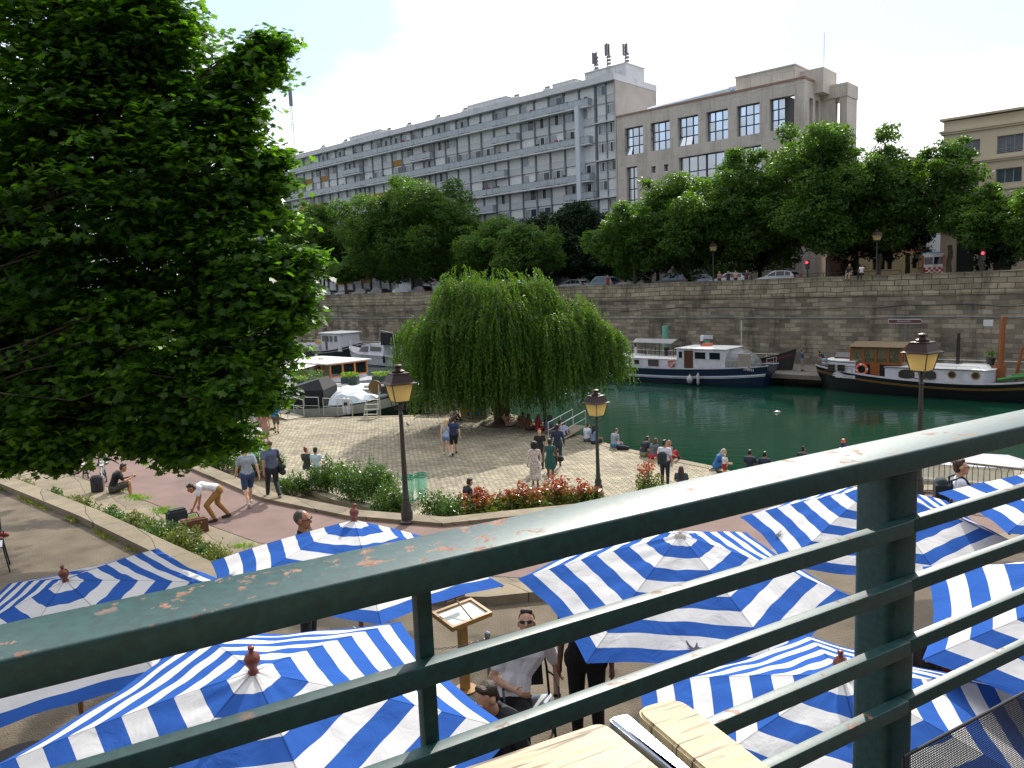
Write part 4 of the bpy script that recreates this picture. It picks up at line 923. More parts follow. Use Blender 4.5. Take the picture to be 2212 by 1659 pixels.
# grass tufts along the kerbs
def grass(nm,pts,n,h,sp,m):
    P=[];
    for _ in range(n):
        i=NR.randint(len(pts)-1); t=NR.uniform(); a,b=pts[i],pts[i+1]; P.append([a[0]+(b[0]-a[0])*t+NR.normal()*sp,a[1]+(b[1]-a[1])*t+NR.normal()*sp,a[2]+(b[2]-a[2])*t+h*.3])
    P=np.array(P); o=leafcloud(nm,P,NR.normal(size=P.shape)*np.array([1,1,.25]),NR.uniform(.6,1.2,size=len(P))*h,WILL,m,None,np.tile([[0,0,1.]],(len(P),1))+NR.normal(size=P.shape)*.35); o['kind']='stuff'; return tag(o,'thin grass and weeds growing in the joint beside the terrace kerb','grass')
gp=[(p[0],p[1],ZTE) for p in offs(terr,-.06)][1:8]
M_grass=leafmat('grass_blade',S(96,112,44),S(140,140,80),.3,2,.6)
seg=[gp[i] for i in range(len(gp))]
NR2=NR.get_state(); NR.seed(5)
P=[]
for i in range(len(gp)-1):
    a,b=Vector(gp[i]),Vector(gp[i+1]); L=(b-a).length; s=0
    while s<L:
        if NR.uniform()<.6:
            P.append((a.lerp(b,s/L),a.lerp(b,min(1,(s+.5)/L))))
        s+=.5
pp=[]
for a,b in P:
    n=NR.randint(25,90)
    for _ in range(n): q=a.lerp(b,NR.uniform()); pp.append([q.x+NR.normal()*.03,q.y+NR.normal()*.04,ZTE+.03])
pp=np.array(pp); o=leafcloud('kerb_grass',pp,NR.normal(size=pp.shape)*np.array([1,1,.25]),NR.uniform(.06,.15,size=len(pp)),WILL,M_grass,None,np.tile([[0,0,1.]],(len(pp),1))+NR.normal(size=pp.shape)*.5); o['kind']='stuff'; tag(o,'grass and weeds growing in the joint beside the terrace kerb','grass')
pp=[]
for x,y in ((290,1072),(303,1078),(350,1100),(358,1106),(372,1108),(405,1118),(260,1060),(520,1180)):
    c=at(x,y,ZST); 
    for _ in range(160): pp.append([c.x+NR.normal()*.16,c.y+NR.normal()*.1,ZST+.02])
pp=np.array(pp); o=leafcloud('ledge_grass',pp,NR.normal(size=pp.shape)*np.array([1,1,.25]),NR.uniform(.06,.13,size=len(pp)),WILL,leafmat('grass_green',S(90,130,40),S(120,150,60),.3,2,.6),None,np.tile([[0,0,1.]],(len(pp),1))+NR.normal(size=pp.shape)*.5); o['kind']='stuff'; tag(o,'tufts of bright grass in the joints of the stone ledge','grass')
NR.set_state(NR2)
# ---------------------------------------------------------------- lamps
M_iron=mat('lamp_dark_iron',S(44,44,40),.45,.15,8,spec=.6); M_irong=mat('lamp_green_iron',S(34,52,46),.45,.1,8)
M_roof=mat('lamp_roof_brown',S(50,32,28),.5,.12,8,spec=.3)
M_lg=bpy.data.materials.new('lamp_cream_glass'); M_lg.use_nodes=True; nt=M_lg.node_tree; N=nt.nodes; L=nt.links; _p=N['Principled BSDF']; _p.inputs['Base Color'].default_value=(*S(226,206,150),1); _p.inputs['Roughness'].default_value=.3
_t=N.new('ShaderNodeBsdfTranslucent'); _t.inputs[0].default_value=(*S(250,232,170),1); _m=N.new('ShaderNodeMixShader'); _m.inputs[0].default_value=.62; _o=[n for n in N if n.type=='OUTPUT_MATERIAL'][0]
L.new(_p.outputs[0],_m.inputs[1]); L.new(_t.outputs[0],_m.inputs[2]); L.new(_m.outputs[0],_o.inputs[0])
def lamp(loc,label,rz=R_(20),h=4.25,m=M_iron,pole_only=False,s=1,group='cast iron lantern posts'):
    t=thing('street_lamp',label,'street lamp',loc,rz,group)
    g=MB(); hp=h-.97
    g.lathe([(.2,0),(.2,.06),(.15,.1),(.16,.3),(.12,.38),(.13,.5),(.085,.62),(.085,.68),(.10,.7),(.078,.74),(.068,1.2),(.052,hp-.35),(.07,hp-.33),(.05,hp-.3),(.045,hp-.12),(.06,hp-.1),(.04,hp-.04)],16); obj('post',g,m,t,smooth='auto')
    g=MB()
    for k in range(4):
        a=k*PI/2+PI/4; c,s_=math.cos(a),math.sin(a); pts=[(.05*c,.05*s_,hp-.22),(.16*c,.16*s_,hp-.2),(.25*c,.25*s_,hp-.1),(.26*c,.26*s_,hp+.02)]; g.path(pts,.012,6)
    obj('scroll_bracket',g,m,t)
    def sq(r,z): return [(r*math.cos(PI/4+k*PI/2),r*math.sin(PI/4+k*PI/2),z) for k in range(4)]
    rb,rt=.27,.41; zb,zt=hp,hp+.47
    g=MB(); g.loft([sq(rb-.012,zb),sq(rt-.012,zt)],caps=False); obj('glass',g,M_lg,t)
    g=MB()
    for k in range(4):
        A=Vector(sq(rb,zb)[k]);B=Vector(sq(rt,zt)[k]); g.tube(A,B,.014,n=6); g.tube(A,Vector(sq(rb,zb)[(k+1)%4]),.016,n=6); g.tube(B,Vector(sq(rt,zt)[(k+1)%4]),.014,n=6)
    g.loft([sq(rb,zb-.02),sq(rb-.05,zb+.0)]); obj('frame',g,m,t)
    g=MB(); g.loft([sq(rt+.12,zt-.01),sq(rt+.12,zt+.012),sq(rt+.02,zt+.05),sq(.31,zt+.25),sq(.335,zt+.255),sq(.335,zt+.275),sq(.2,zt+.29)]); 
    g.lathe([(.15,zt+.28),(.17,zt+.33),(.1,zt+.36),(.075,zt+.42),(.12,zt+.44),(.11,zt+.475),(.03,zt+.5)],12); obj('lantern_roof',g,M_roof,t)
    return t
p=at(880,1130,ZPA); lamp((p.x,p.y,ZPA),'tall lantern post in front of the houseboats, base behind the parasols',R_(28))
p=at(1293,1068,ZPL); lamp((p.x,p.y,ZPL),'lantern post on the cobbled plaza right of the willow',R_(40),h=3.9,m=M_irong)
p=atY(1993,721,19.6); lamp((p.x,p.y,ZPA),'lantern post in front of the black barge at the right',R_(33),h=p.z-ZPA+.02)
p=at(222,1003,ZPA); lamp((p.x,p.y,ZPA),'dark lamp post base behind the leaning bicycles under the maple',0,m=M_irong)
# ---------------------------------------------------------------- boats
M_wh=mat('boat_white_paint',S(204,203,210),.3,.08,2,coat=.3,col2=S(180,180,184)); M_whd=mat('boat_deck_white',S(214,214,212),.6,.08,2,col2=S(204,204,200),detail=7)
M_navy=mat('hull_navy',S(24,40,66),.25,.1,2,coat=.4); M_blk=mat('hull_black',S(20,22,24),.3,.15,1.5,coat=.3); M_anti=mat('hull_bottom_dark',S(30,30,36),.6,.15,2)
M_var=mat('varnished_wood',S(140,78,36),.3,.18,8,stretch=(1,1,6),coat=.5); M_vard=mat('dark_varnish',S(84,42,24),.35,.15,8); M_gold=mat('gold_stripe',S(150,112,50),.5)
M_bgl=mat('boat_window_glass',S(26,32,36),.05,.1,1,spec=1.); M_dkc=mat('dark_canvas',S(26,28,34),.85,.15,4,bump=.4); M_alu=mat('galvanised_rail',S(196,198,192),.35,.08,8,metal=.4)
M_tarp=mat('plastic_tarpaulin',S(206,216,222),.35,.1,3,bump=.8,bscale=8); M_ring=mat('lifebuoy_orange',S(206,92,66),.5); M_grn2=mat('rope_green',S(60,120,60),.8)
M_clear=bpy.data.materials.new('clear_plastic_sheet'); M_clear.use_nodes=True; _b=M_clear.node_tree.nodes['Principled BSDF']; _b.inputs['Base Color'].default_value=(*S(150,160,160),1); _b.inputs['Roughness'].default_value=.15; _b.inputs['Alpha'].default_value=.45
class Hull:
    def __init__(s,L,B,fm,fb,fs,pb=2.2,ps=3.0,draft=.6,tb=.02,ts=.35): s.__dict__.update(locals())
    def half(s,t):
        if t>.5: q=(t-.5)/.5; f=max(0,1-q**s.pb)**.75
        else: q=(.5-t)/.5; f=s.ts+(1-s.ts)*max(0,1-q**s.ps)**.7
        return max(.04,s.B/2*f)
    def sheer(s,t):
        q=(t-.5)/.5; return s.fm+((s.fb-s.fm)*q**2.2 if q>0 else (s.fs-s.fm)*(-q)**2)
    def X(s,t,z):
        x=(t-.5)*s.L; sh=s.sheer(t); q=max(0,(t-.8)/.2); rake=.5*q*(1-z/max(sh,.1))
        q2=max(0,(.15-t)/.15); return x-rake+q2*.6*(1-max(0,z)/max(sh,.1))
    def pt(s,t,side,z,off=0):
        sh=s.sheer(t); b=s.half(t); f=.84+.16*min(1,max(0,z)/max(sh,.1)) if z>=0 else .84*(1+z/s.draft*.35)
        return (s.X(t,z),side*(b*f+off),z)
    def build(s,parent,m,mb=None,n=36,deckz=-.06,deckm=None):
        g=MB(); rings=[]
        for i in range(n+1):
            t=i/n; sh=s.sheer(t); zs=[-s.draft,-.05,.15,sh*.5,sh*.8,sh]
            r=[s.pt(t,1,z) for z in zs]+[s.pt(t,-1,z) for z in zs[::-1]]; rings.append(r)
        g.loft(rings,closed=False,caps=False)
        for r in(rings[0],rings[-1]): g.add(r,[tuple(range(len(r)))])
        o=obj('hull',g,m,parent,smooth='auto')
        g=MB(); rings=[]
        for i in range(n+1):
            t=i/n; sh=s.sheer(t)+deckz; b=s.half(t)*.985; x=s.X(t,sh); rings.append([(x,b,sh),(x,0,sh+.03),(x,-b,sh)])
        g.loft(rings,closed=False,caps=False); obj('deck',g,deckm or M_whd,parent)
        return o
    def band(s,nm,parent,m,d0,d1,off=.02,t0=0,t1=1,n=36,frac=False,top=False):
        g=MB()
        for side in(1,-1):
            rings=[]
            for i in range(n+1):
                t=t0+(t1-t0)*i/n; sh=s.sheer(t); za,zb=(sh-d0,sh-d1)
                p=s.pt(t,side,za,off);q=s.pt(t,side,zb,off); rings.append([(p[0],p[1]-side*(off+.03),p[2]),p,q,(q[0],q[1]-side*(off+.03),q[2])])
            g.loft(rings,caps=True)
        return obj(nm,g,m,parent)
def poly_cabin(parent,nm,m,pts,z0,z1,roofm=None,over=.06,inset=.0,crown=.06):
    """cabin walls from a plan outline; separate roof"""
    g=MB(); g.prism(pts,z0,z1); o=obj(nm,g,m,parent)
    cx=sum(p[0] for p in pts)/len(pts); cy=sum(p[1] for p in pts)/len(pts)
    P=[(cx+(p[0]-cx)*(1+over/max(.5,abs(p[0]-cx))),cy+(p[1]-cy)*(1+over/max(.5,abs(p[1]-cy)))) for p in pts]
    g=MB(); n=len(P); r0=[(p[0],p[1],z1+.002) for p in P]; r1=[(p[0],p[1],z1+.05) for p in P]; r2=[(cx+(p[0]-cx)*.7,cy+(p[1]-cy)*.7,z1+.05+crown) for p in P]
    g.loft([r0,r1,r2]); obj('roof',g,roofm or m,parent); return o
def win(parent,x0,x1,y,z0,z1,fm=None,gm=None,out=1,b=.05,nm='window'):
    s=out; f=MB(); ya,yb=y,y+s*.03
    f.box(x0,x1,ya,yb,z0,z0+b); f.box(x0,x1,ya,yb,z1-b,z1); f.box(x0,x0+b,ya,yb,z0+b,z1-b); f.box(x1-b,x1,ya,yb,z0+b,z1-b)
    f.box(x0+b,x1-b,ya+s*.002,y+s*.012,z0+b,z1-b,1); return obj(nm,f,[fm or M_wh,gm or M_bgl],parent)
def port(parent,x,y,z,r,out=1,rim=None):
    g=MB(); g.tube((x,y,z),(x,y+out*.03,z),r,n=14,mi=0); g.tube((x,y+out*.03,z),(x,y+out*.036,z),r*.72,n=14,mi=1); return obj('porthole',g,[rim or M_alu,M_bgl],parent)
def ring(name,parent,c,R,r,m,label=None,cat='lifebuoy',rx=PI/2):
    g=MB(); n=20; rings=[]
    for i in range(n):
        a=2*PI*i/n; cc=Vector((c[0]+R*math.cos(a),c[1],c[2]+R*math.sin(a))); u=Vector((math.cos(a),0,math.sin(a)))
        rings.append([tuple(cc+u*r*math.cos(b)+Vector((0,r*math.sin(b),0))) for b in [2*PI*k/8 for k in range(8)]])
    for i in range(n):
        o=len(g.v); g.v+=rings[i]+rings[(i+1)%n]; 
        for k in range(8): g.f.append((o+k,o+(k+1)%8,o+8+(k+1)%8,o+8+k)); g.m.append(1 if i%5==0 else 0)
    return obj(name,g,[m,M_wh],parent,smooth=True)
def railing(parent,pts,h,m=M_alu,r=.018,post=1.0,mid=True,nm='guard_rail'):
    g=MB(); pts=[Vector(p) for p in pts]; up=Vector((0,0,h))
    for a,b in zip(pts,pts[1:]):
        g.tube(a+up,b+up,r,n=6); 
        if mid: g.tube(a+up*.5,b+up*.5,r*.7,n=5)
        k=max(1,int((b-a).length/post))
        for i in range(k+1): p=a.lerp(b,i/k); g.tube(p,p+up,r,n=6)
    return obj(nm,g,m,parent)
def text(parent,s,size,loc,rot,m,ext=.004,nm='lettering'):
    cu=bpy.data.curves.new(nm,'FONT'); cu.body=s; cu.size=size; cu.extrude=ext; cu.align_x='CENTER'; cu.align_y='CENTER'
    o=bpy.data.objects.new(nm,cu); C.objects.link(o); dg=bpy.context.evaluated_depsgraph_get(); me=bpy.data.meshes.new_from_object(o.evaluated_get(dg)); bpy.data.objects.remove(o)
    me.materials.clear(); me.materials.append(m); t=bpy.data.objects.new(nm,me); C.objects.link(t); t.location=loc; t.rotation_euler=rot
    if parent: t.parent=parent
    return t
def Ux(x,V): return onV(x,V).dot(UV)
# blue barge, bow hidden by the willow (local +x = towards the left of the picture)
def blue_barge():
    p=can(-36.3,58.6,ZW); b=thing('canal_barge','navy and white barge with a wooden door and clear plastic stern tent','boat',p,UA+PI)
    h=Hull(21.5,3.9,1.28,2.0,1.75,2.6,3.2,ts=.5); h.build(b,M_navy,deckm=M_whd)
    h.band('rubbing_strake',b,mat('strake_white',S(216,220,228),.4),.62,.74,.05); h.band('rubbing_strake',b,M_wh,.78,.83,.045); h.band('gunwale',b,M_wh,-.05,.04,.04)
    h.band('boot_top',b,M_anti,1.13,1.25,.01,.05,.97)
    Lx=lambda x,V=56.9: -(Ux(x,V)+36.3)
    y=1.55  # near side is +y
    xa,xb=Lx(1563),Lx(1457)
    def cab(x0,x1,z0,z1,yy=1.55,nose=0): return [(x0,-yy),(x1,-yy),(x1+nose,-yy*.5),(x1+nose,yy*.5),(x1,yy),(x0,yy)]
    poly_cabin(b,'wheelhouse',M_wh,cab(xa,xb,0,0),1.2,2.98,M_whd,.1)
    poly_cabin(b,'coachroof',M_wh,cab(xb+.01,9.2,0,0,1.5,.5),1.2,2.02,M_whd,.06)
    for a,c in((910,1027),(1055,1173)):
        x1,x0=Lx((2400+a*.4069)/1.8517),Lx((2400+c*.4069)/1.8517); win(b,x0,x1,y,2.12,2.78)
    x1,x0=Lx(1474),Lx(1493); win(b,x0,x1,y,1.3,2.85,M_vard,M_vard,nm='door',b=.08)
    win(b,Lx(1471),Lx(1461),y,2.15,2.8)
    win(b,Lx(1417),Lx(1394),1.5,1.4,1.95,M_vard); win(b,Lx(1374),Lx(1364),1.5,1.5,1.88,M_vard)
    for x in (1342,1327): port(b,Lx(x),1.5,1.66,.13)
    g=MB(); g.box(xb-.25,xb+.2,-.2,.2,2.0,2.3); obj('nav_light',g,M_ring,b)
    for k,x in enumerate((1354,1383)): 
        g=MB(); g.lathe([(.5,0),(.5,.05),(.42,.09)],18,(Lx(x),.3,2.05)); obj('hatch',g,M_whd,b)
    # plastic tent over the stern
    x0,x1=xa,-9.7; g=MB(); rings=[]
    for i in range(9):
        t=i/8; xx=x0+(x1-x0)*t; hz=1.72*math.sqrt(max(.02,1-t**2.6)); ry=1.5*math.sqrt(max(.05,1-t**4)); rings.append([(xx,ry*math.cos(a)*(1 if abs(math.cos(a))<.9 else 1),1.25+hz*math.sin(a)**.6 if math.sin(a)>0 else 1.25) for a in [PI*k/12 for k in range(13)]])
    g.loft(rings,closed=False,caps=False); obj('stern_tent',g,M_clear,b)
    fr=MB()
    for i in(0,2,4,6,8): fr.path(rings[i],.025,6)
    fr.path([r[6] for r in rings],.025,6); fr.path([r[2] for r in rings],.025,6); obj('tent_frame',fr,mat('tent_seam',S(150,140,128),.7),b)
    g=MB(); g.box(x0-2.1,x0-1.1,1.32,1.5,1.4,2.7); g.box(x0-1.1,x0-.2,1.2,1.42,1.35,2.1); obj('curtain',g,mat('grey_cloth',S(150,138,130),.9,.15,6,bump=.6),b)
    g=MB(); g.tube((1.9,.3,2.1),(1.9,.3,2.9),.11,n=10,mi=0); g.tube((1.9,.3,2.9),(2.0,.3,3.2),.12,n=10,mi=1); obj('chimney',g,[M_wh,M_blk],b)
    g=MB(); xs=xb-1.3; g.tube((xs,-.4,3.0),(xs,-.4,3.55),.1,n=10,mi=0); g.tube((xs,-.4,3.5),(xs-.1,-.35,3.95),.13,n=10,mi=1); g.box(xs-.9,xs-.2,-.7,0,3.05,3.3,mi=2); obj('flue',g,[M_blk,M_wh,M_ring],b)
    railing(b,[(xb+.6,1.35,2.05),(9,1.3,2.05)],.22,r=.012,post=1.2,mid=False,nm='grab_rail')
    # awning on posts over the foredeck
    g=MB(); X0,X1=Lx(1432),Lx(1342)
    g.loft([[(X0-.3,-1.9,3.35),(X0-.1,-.4,3.6),(X0+.2,.2,3.25)],[(X1,-1.9,3.35),(X1,-.4,3.6),(X1,.2,3.3)]],closed=False,caps=False); g.M=Matrix.Translation((0,0,-.04)); g.loft([[(X0-.3,-1.9,3.35),(X0-.1,-.4,3.6),(X0+.2,.2,3.25)],[(X1,-1.9,3.35),(X1,-.4,3.6),(X1,.2,3.3)]],closed=False,caps=False); g.M=None
    obj('awning',g,mat('grey_awning',S(130,130,130),.45,.1,3),b)
    g=MB()
    for x in np.linspace(X0,X1,4): g.tube((x,.2,2.08),(x,.2,3.3),.03,n=6); g.tube((x,-1.4,2.1),(x,-1.4,3.4),.03,n=6)
    g.tube((X0,.2,2.6),(X1,.2,2.6),.02,n=5); obj('awning_frame',g,M_blk,b)
    text(b,'P153',.3,(-9.6,1.62,1.45),(PI/2,0,PI-.2),M_wh,nm='registration_number')
    railing(b,[(-10.6,.9,1.7),(-10.75,0,1.72),(-10.6,-.9,1.7)],.6,post=.6)
    r=ring('lifebuoy',None,(0,0,0),.27,.075,M_ring); r.location=can(-(Lx(1446))-36.3,58.6-1.62,ZW+1.72); r.rotation_euler=(0,0,UA); tag(r,'orange and white lifebuoy on the side of the navy barge cabin','lifebuoy')
    for x,z,s,l in((1493,.35,.24,'round grey fender hanging from the middle of the navy barge'),(1333,.7,.13,'long pale fender hanging below the low cabin of the navy barge'),(1511,.3,.12,'small white fender near the stern of the navy barge')):
        g=MB(); 
        if s>.2: g.lathe([(.02,.62),(.05,.5),(.16,.42),(.25,.25),(.26,.12),(.2,-.08),(.06,-.2)],14)
        else: g.lathe([(.02,.8),(.05,.72),(s,.6),(s,-.1),(.05,-.2)],12)
        u=-Lx(x)-36.3; o=obj('fender',g,mat('fender_grey',S(170,170,168),.5),smooth=True); o.location=can(u,58.6-2.12,ZW+z); tag(o,l,'fender')
blue_barge()
def dark_barge():
    b=thing('dark_barge','empty dark steel barge with upturned bow and red line, half hidden behind the navy barge','boat',can(-34,61.75,ZW),UA)
    h=Hull(18,2.7,1.2,2.7,1.3,2.4,3); h.build(b,mat('hull_charcoal',S(36,36,40),.6,.2,1.5),deckm=M_anti); h.band('red_line',b,mat('red_paint',S(150,44,40),.5),.30,.36,.02,.8,.99)
    h.band('gunwale',b,M_blk,-.05,.06,.03); g=MB(); g.box(-6,3,-1,1,1.1,1.5); obj('hatch_cover',g,M_dkc,b)
dark_barge()
def black_barge():
    U0=-12.6; b=thing('sailing_barge','black hulled barge with gold stripes, white cabins and varnished wooden wheelhouse','boat',can(U0,59.7,ZW-.15),UA)
    h=Hull(19.6,4.3,1.25,3.1,1.95,2.8,2.6,ts=.32); h.build(b,M_blk,deckm=M_whd)
    h.band('gold_line',b,M_gold,.30,.335,.03); h.band('gold_line',b,M_gold,.38,.415,.03); h.band('toe_rail',b,M_wh,-.1,.02,.01); h.band('rubbing_strake',b,M_blk,.46,.56,.07)
    V=57.9; Z=lambda X,Y:(1674+.2442*X,648+.2442*Y)
    Lx=lambda X:Ux(1674+.2442*X,V)-U0
    yy=1.75
    # after cabin with rounded stern
    x0,x1=Lx(420),Lx(720); pts=[]
    for k in range(13): a=PI/2+PI*k/12; pts.append((x0+1.5+1.6*math.cos(a),yy*.9*math.sin(a)))
    pts=[(x1,yy)]+pts+[(x1,-yy)]; g=MB()
    poly_cabin(b,'aft_cabin',M_wh,pts,1.2,2.42,M_whd,.03,crown=.04)
    for X in (508,595): win(b,Lx(X)-.26,Lx(X)+.26,-yy-.0,1.72,2.2,M_vard,M_bgl,-1)
    g=MB(); P=[(p[0],p[1]*1.012) for p in pts]; g.path([(p[0],p[1],2.36) for p in pts],.03,6); g.path([(p[0],p[1]*1.01,2.08) for p in pts],.018,6); obj('black_line',g,M_blk,b)
    g=MB(); xs=Lx(570); g.box(xs-.75,xs+.75,-.5,.5,2.47,2.62); g.loft([[(xs-.75,-.5,2.62),(xs+.75,-.5,2.62),(xs+.75,.5,2.62),(xs-.75,.5,2.62)],[(xs-.7,-.12,2.95),(xs+.7,-.12,2.95),(xs+.7,.12,2.95),(xs-.7,.12,2.95)]],mi=1); obj('skylight',g,[M_vard,M_bgl],b)
    # wheelhouse
    x0,x1=Lx(672),Lx(1120); zb,zt=1.3,3.55
    g=MB(); g.box(x0,x1,-1.5,1.5,zb,2.28); obj('wheelhouse_base',g,M_blk,b)
    g=MB(); n=6
    for s in(-1,1):
        g.box(x0,x1,s*1.5-.04,s*1.5+.04,2.28,2.42); g.box(x0,x1,s*1.5-.04,s*1.5+.04,3.42,zt)
        for i in range(5): x=x0+(x1-x0)*i/4; g.box(x-.09,x+.09,s*1.5-.045,s*1.5+.045,2.42,3.42)
    for x in(x0,x1):
        g.box(x-.045,x+.045,-1.45,1.45,2.28,2.42); g.box(x-.045,x+.045,-1.45,1.45,3.42,zt)
        for i in range(1,4): y=-1.5+3*i/4; g.box(x-.045,x+.045,y-.08,y+.08,2.42,3.42)
    obj('wheelhouse',g,M_var,b)
    g=MB(); g.box(x0+.05,x1-.05,-1.49,-1.47,2.42,3.42); g.box(x0+.05,x1-.05,1.47,1.49,2.42,3.42); g.box(x0+.01,x0+.03,-1.4,1.4,2.42,3.42); g.box(x1-.03,x1-.01,-1.4,1.4,2.42,3.42)
    mgl=bpy.data.materials.new('wheelhouse_glass'); mgl.use_nodes=True; q=mgl.node_tree.nodes['Principled BSDF']; q.inputs['Base Color'].default_value=(*S(120,120,90),1); q.inputs['Roughness'].default_value=.05; q.inputs['Alpha'].default_value=.35; obj('wheelhouse_glass',g,mgl,b)
    g=MB(); g.loft([[(x0-.1,-1.7+3.4*k/10,zt+.26*math.sin(PI*k/10)) for k in range(11)],[(x1+.25,-1.7+3.4*k/10,zt+.26*math.sin(PI*k/10)) for k in range(11)]],closed=False,caps=False)
    g.loft([[(x0-.1,-1.7+3.4*k/10,zt-.05+.26*math.sin(PI*k/10)) for k in range(11)],[(x1+.25,-1.7+3.4*k/10,zt-.05+.26*math.sin(PI*k/10)) for k in range(11)]],closed=False,caps=False); obj('wheelhouse_roof',g,mat('roof_teak',S(106,88,58),.6,.15,6),b)
    xd0,xd1=Lx(848),Lx(935); g=MB(); g.box(xd0,xd1,-1.62,-1.5,1.2,2.4); obj('door',g,M_var,b)
    # long coachroof
    x0,x1=Lx(988),Lx(1950); pts=[(x0,-yy),(x1-.5,-yy*.95),(x1,-yy*.5),(x1,yy*.5),(x1-.5,yy*.95),(x0,yy)]
    poly_cabin(b,'main_cabin',M_wh,pts,1.2,2.12,M_whd,.05,crown=.05)
    for X,w in((1182,.85),(1375,.85)):
        xc=Lx(X); g=MB(); 
        for f,mi,o in((1,0,.02),(.86,1,.03)):
            pp=[(xc+w*f*.62*math.cos(a),1.62+.44*f*abs(math.sin(a))**.55*(1 if math.sin(a)>0 else -.45)) for a in [2*PI*k/24 for k in range(24)]]
            g.add([(p[0],-yy*.985-o,p[1]-.02) for p in pp]+[(p[0],-yy*.985+.05,p[1]-.02) for p in pp],[tuple(range(24)),tuple(range(24,48))]+[(i,(i+1)%24,24+(i+1)%24,24+i) for i in range(24)],mi)
        obj('window',g,[M_vard,M_bgl],b)
    for X in(1590,1803): port(b,Lx(X),-yy*.955,1.8,.27,-1,M_gold)
    g=MB(); g.path([(x0,-yy*1.03,2.16),(x1-.5,-yy*.985,2.16)],.03,6); obj('black_line',g,M_blk,b)
    railing(b,[(x0+.3,-1.4,2.2),(x1-.8,-1.35,2.2)],.14,M_blk,.012,1.2,False,'grab_rail')
    xm=Lx(1970); g=MB(); g.tube((xm,0,1.3),(xm+.1,0,5.6),.2,.17,12); g.tube((xm+.9,.2,1.4),(xm+1.2,.2,3.6),.1,n=8); g.box(xm-.35,xm+.35,-.3,.3,1.2,2.4); obj('mast',g,M_var,b)
    g=MB(); g.box(xm-1.0,xm-.45,-.25,-.05,5.0,5.4); obj('floodlight',g,M_wh,b)
    g=MB(); g.tube((Lx(1545),1.2,2.1),(Lx(1545),1.2,4.4),.11,n=8); obj('stove_pipe',g,M_blk,b)
    g=MB(); xh=Lx(1755); g.loft([[(xh-1,-.6,2.2),(xh+1,-.6,2.2),(xh+1,.6,2.2),(xh-1,.6,2.2)],[(xh-.8,-.3,2.42),(xh+.8,-.3,2.42),(xh+.8,.3,2.42),(xh-.8,.3,2.42)]]); obj('skylight',g,M_alu,b)
    g=MB(); g.path([(x1+.3,-1.6,1.55),(x1+1.2,-1.4,1.75),(x1+2.2,-1.3,1.9),(x1+2.4,-.5,1.9),(x1+1,-.9,1.8)],.13,6); obj('rope_coil',g,M_grn2,b)
    railing(b,[(Lx(470),-1.75,1.28),(Lx(700),-1.9,1.25)],.7,M_blk,.015,1.5,False)
    text(b,'P1853F',.17,(Lx(455),-yy*.78-.0,2.24),(PI/2,0,-.55),M_blk,nm='registration_number'); text(b,'PARIS',.17,(Lx(455),-yy*.78,1.98),(PI/2,0,-.55),M_blk,nm='registration_number')
    r=ring('lifebuoy',None,(0,0,0),.36,.1,mat('lifebuoy_red',S(206,100,80),.5)); r.location=can(U0+Lx(778),59.7-1.72,ZW+1.75); r.rotation_euler=(0,0,UA); tag(r,'orange lifebuoy below the wooden wheelhouse of the black barge','lifebuoy')
    t=thing('flower_pot','dark pot with a small green shrub on the black barge coachroof','flower pot',can(U0+Lx(1885),59.7,ZW+2.2),UA)
    g=MB(); g.lathe([(.2,0),(.3,.45),(.32,.5),(.2,.5)],12); obj('pot',g,M_blk,t); st=NR.normal(size=(260,3))*np.array([.18,.18,.16])+np.array([0,0,.75]); leafcloud('leaves',st,NR.normal(size=st.shape),NR.uniform(.08,.14,size=260),OVAL,M_hedge,t)
black_barge()
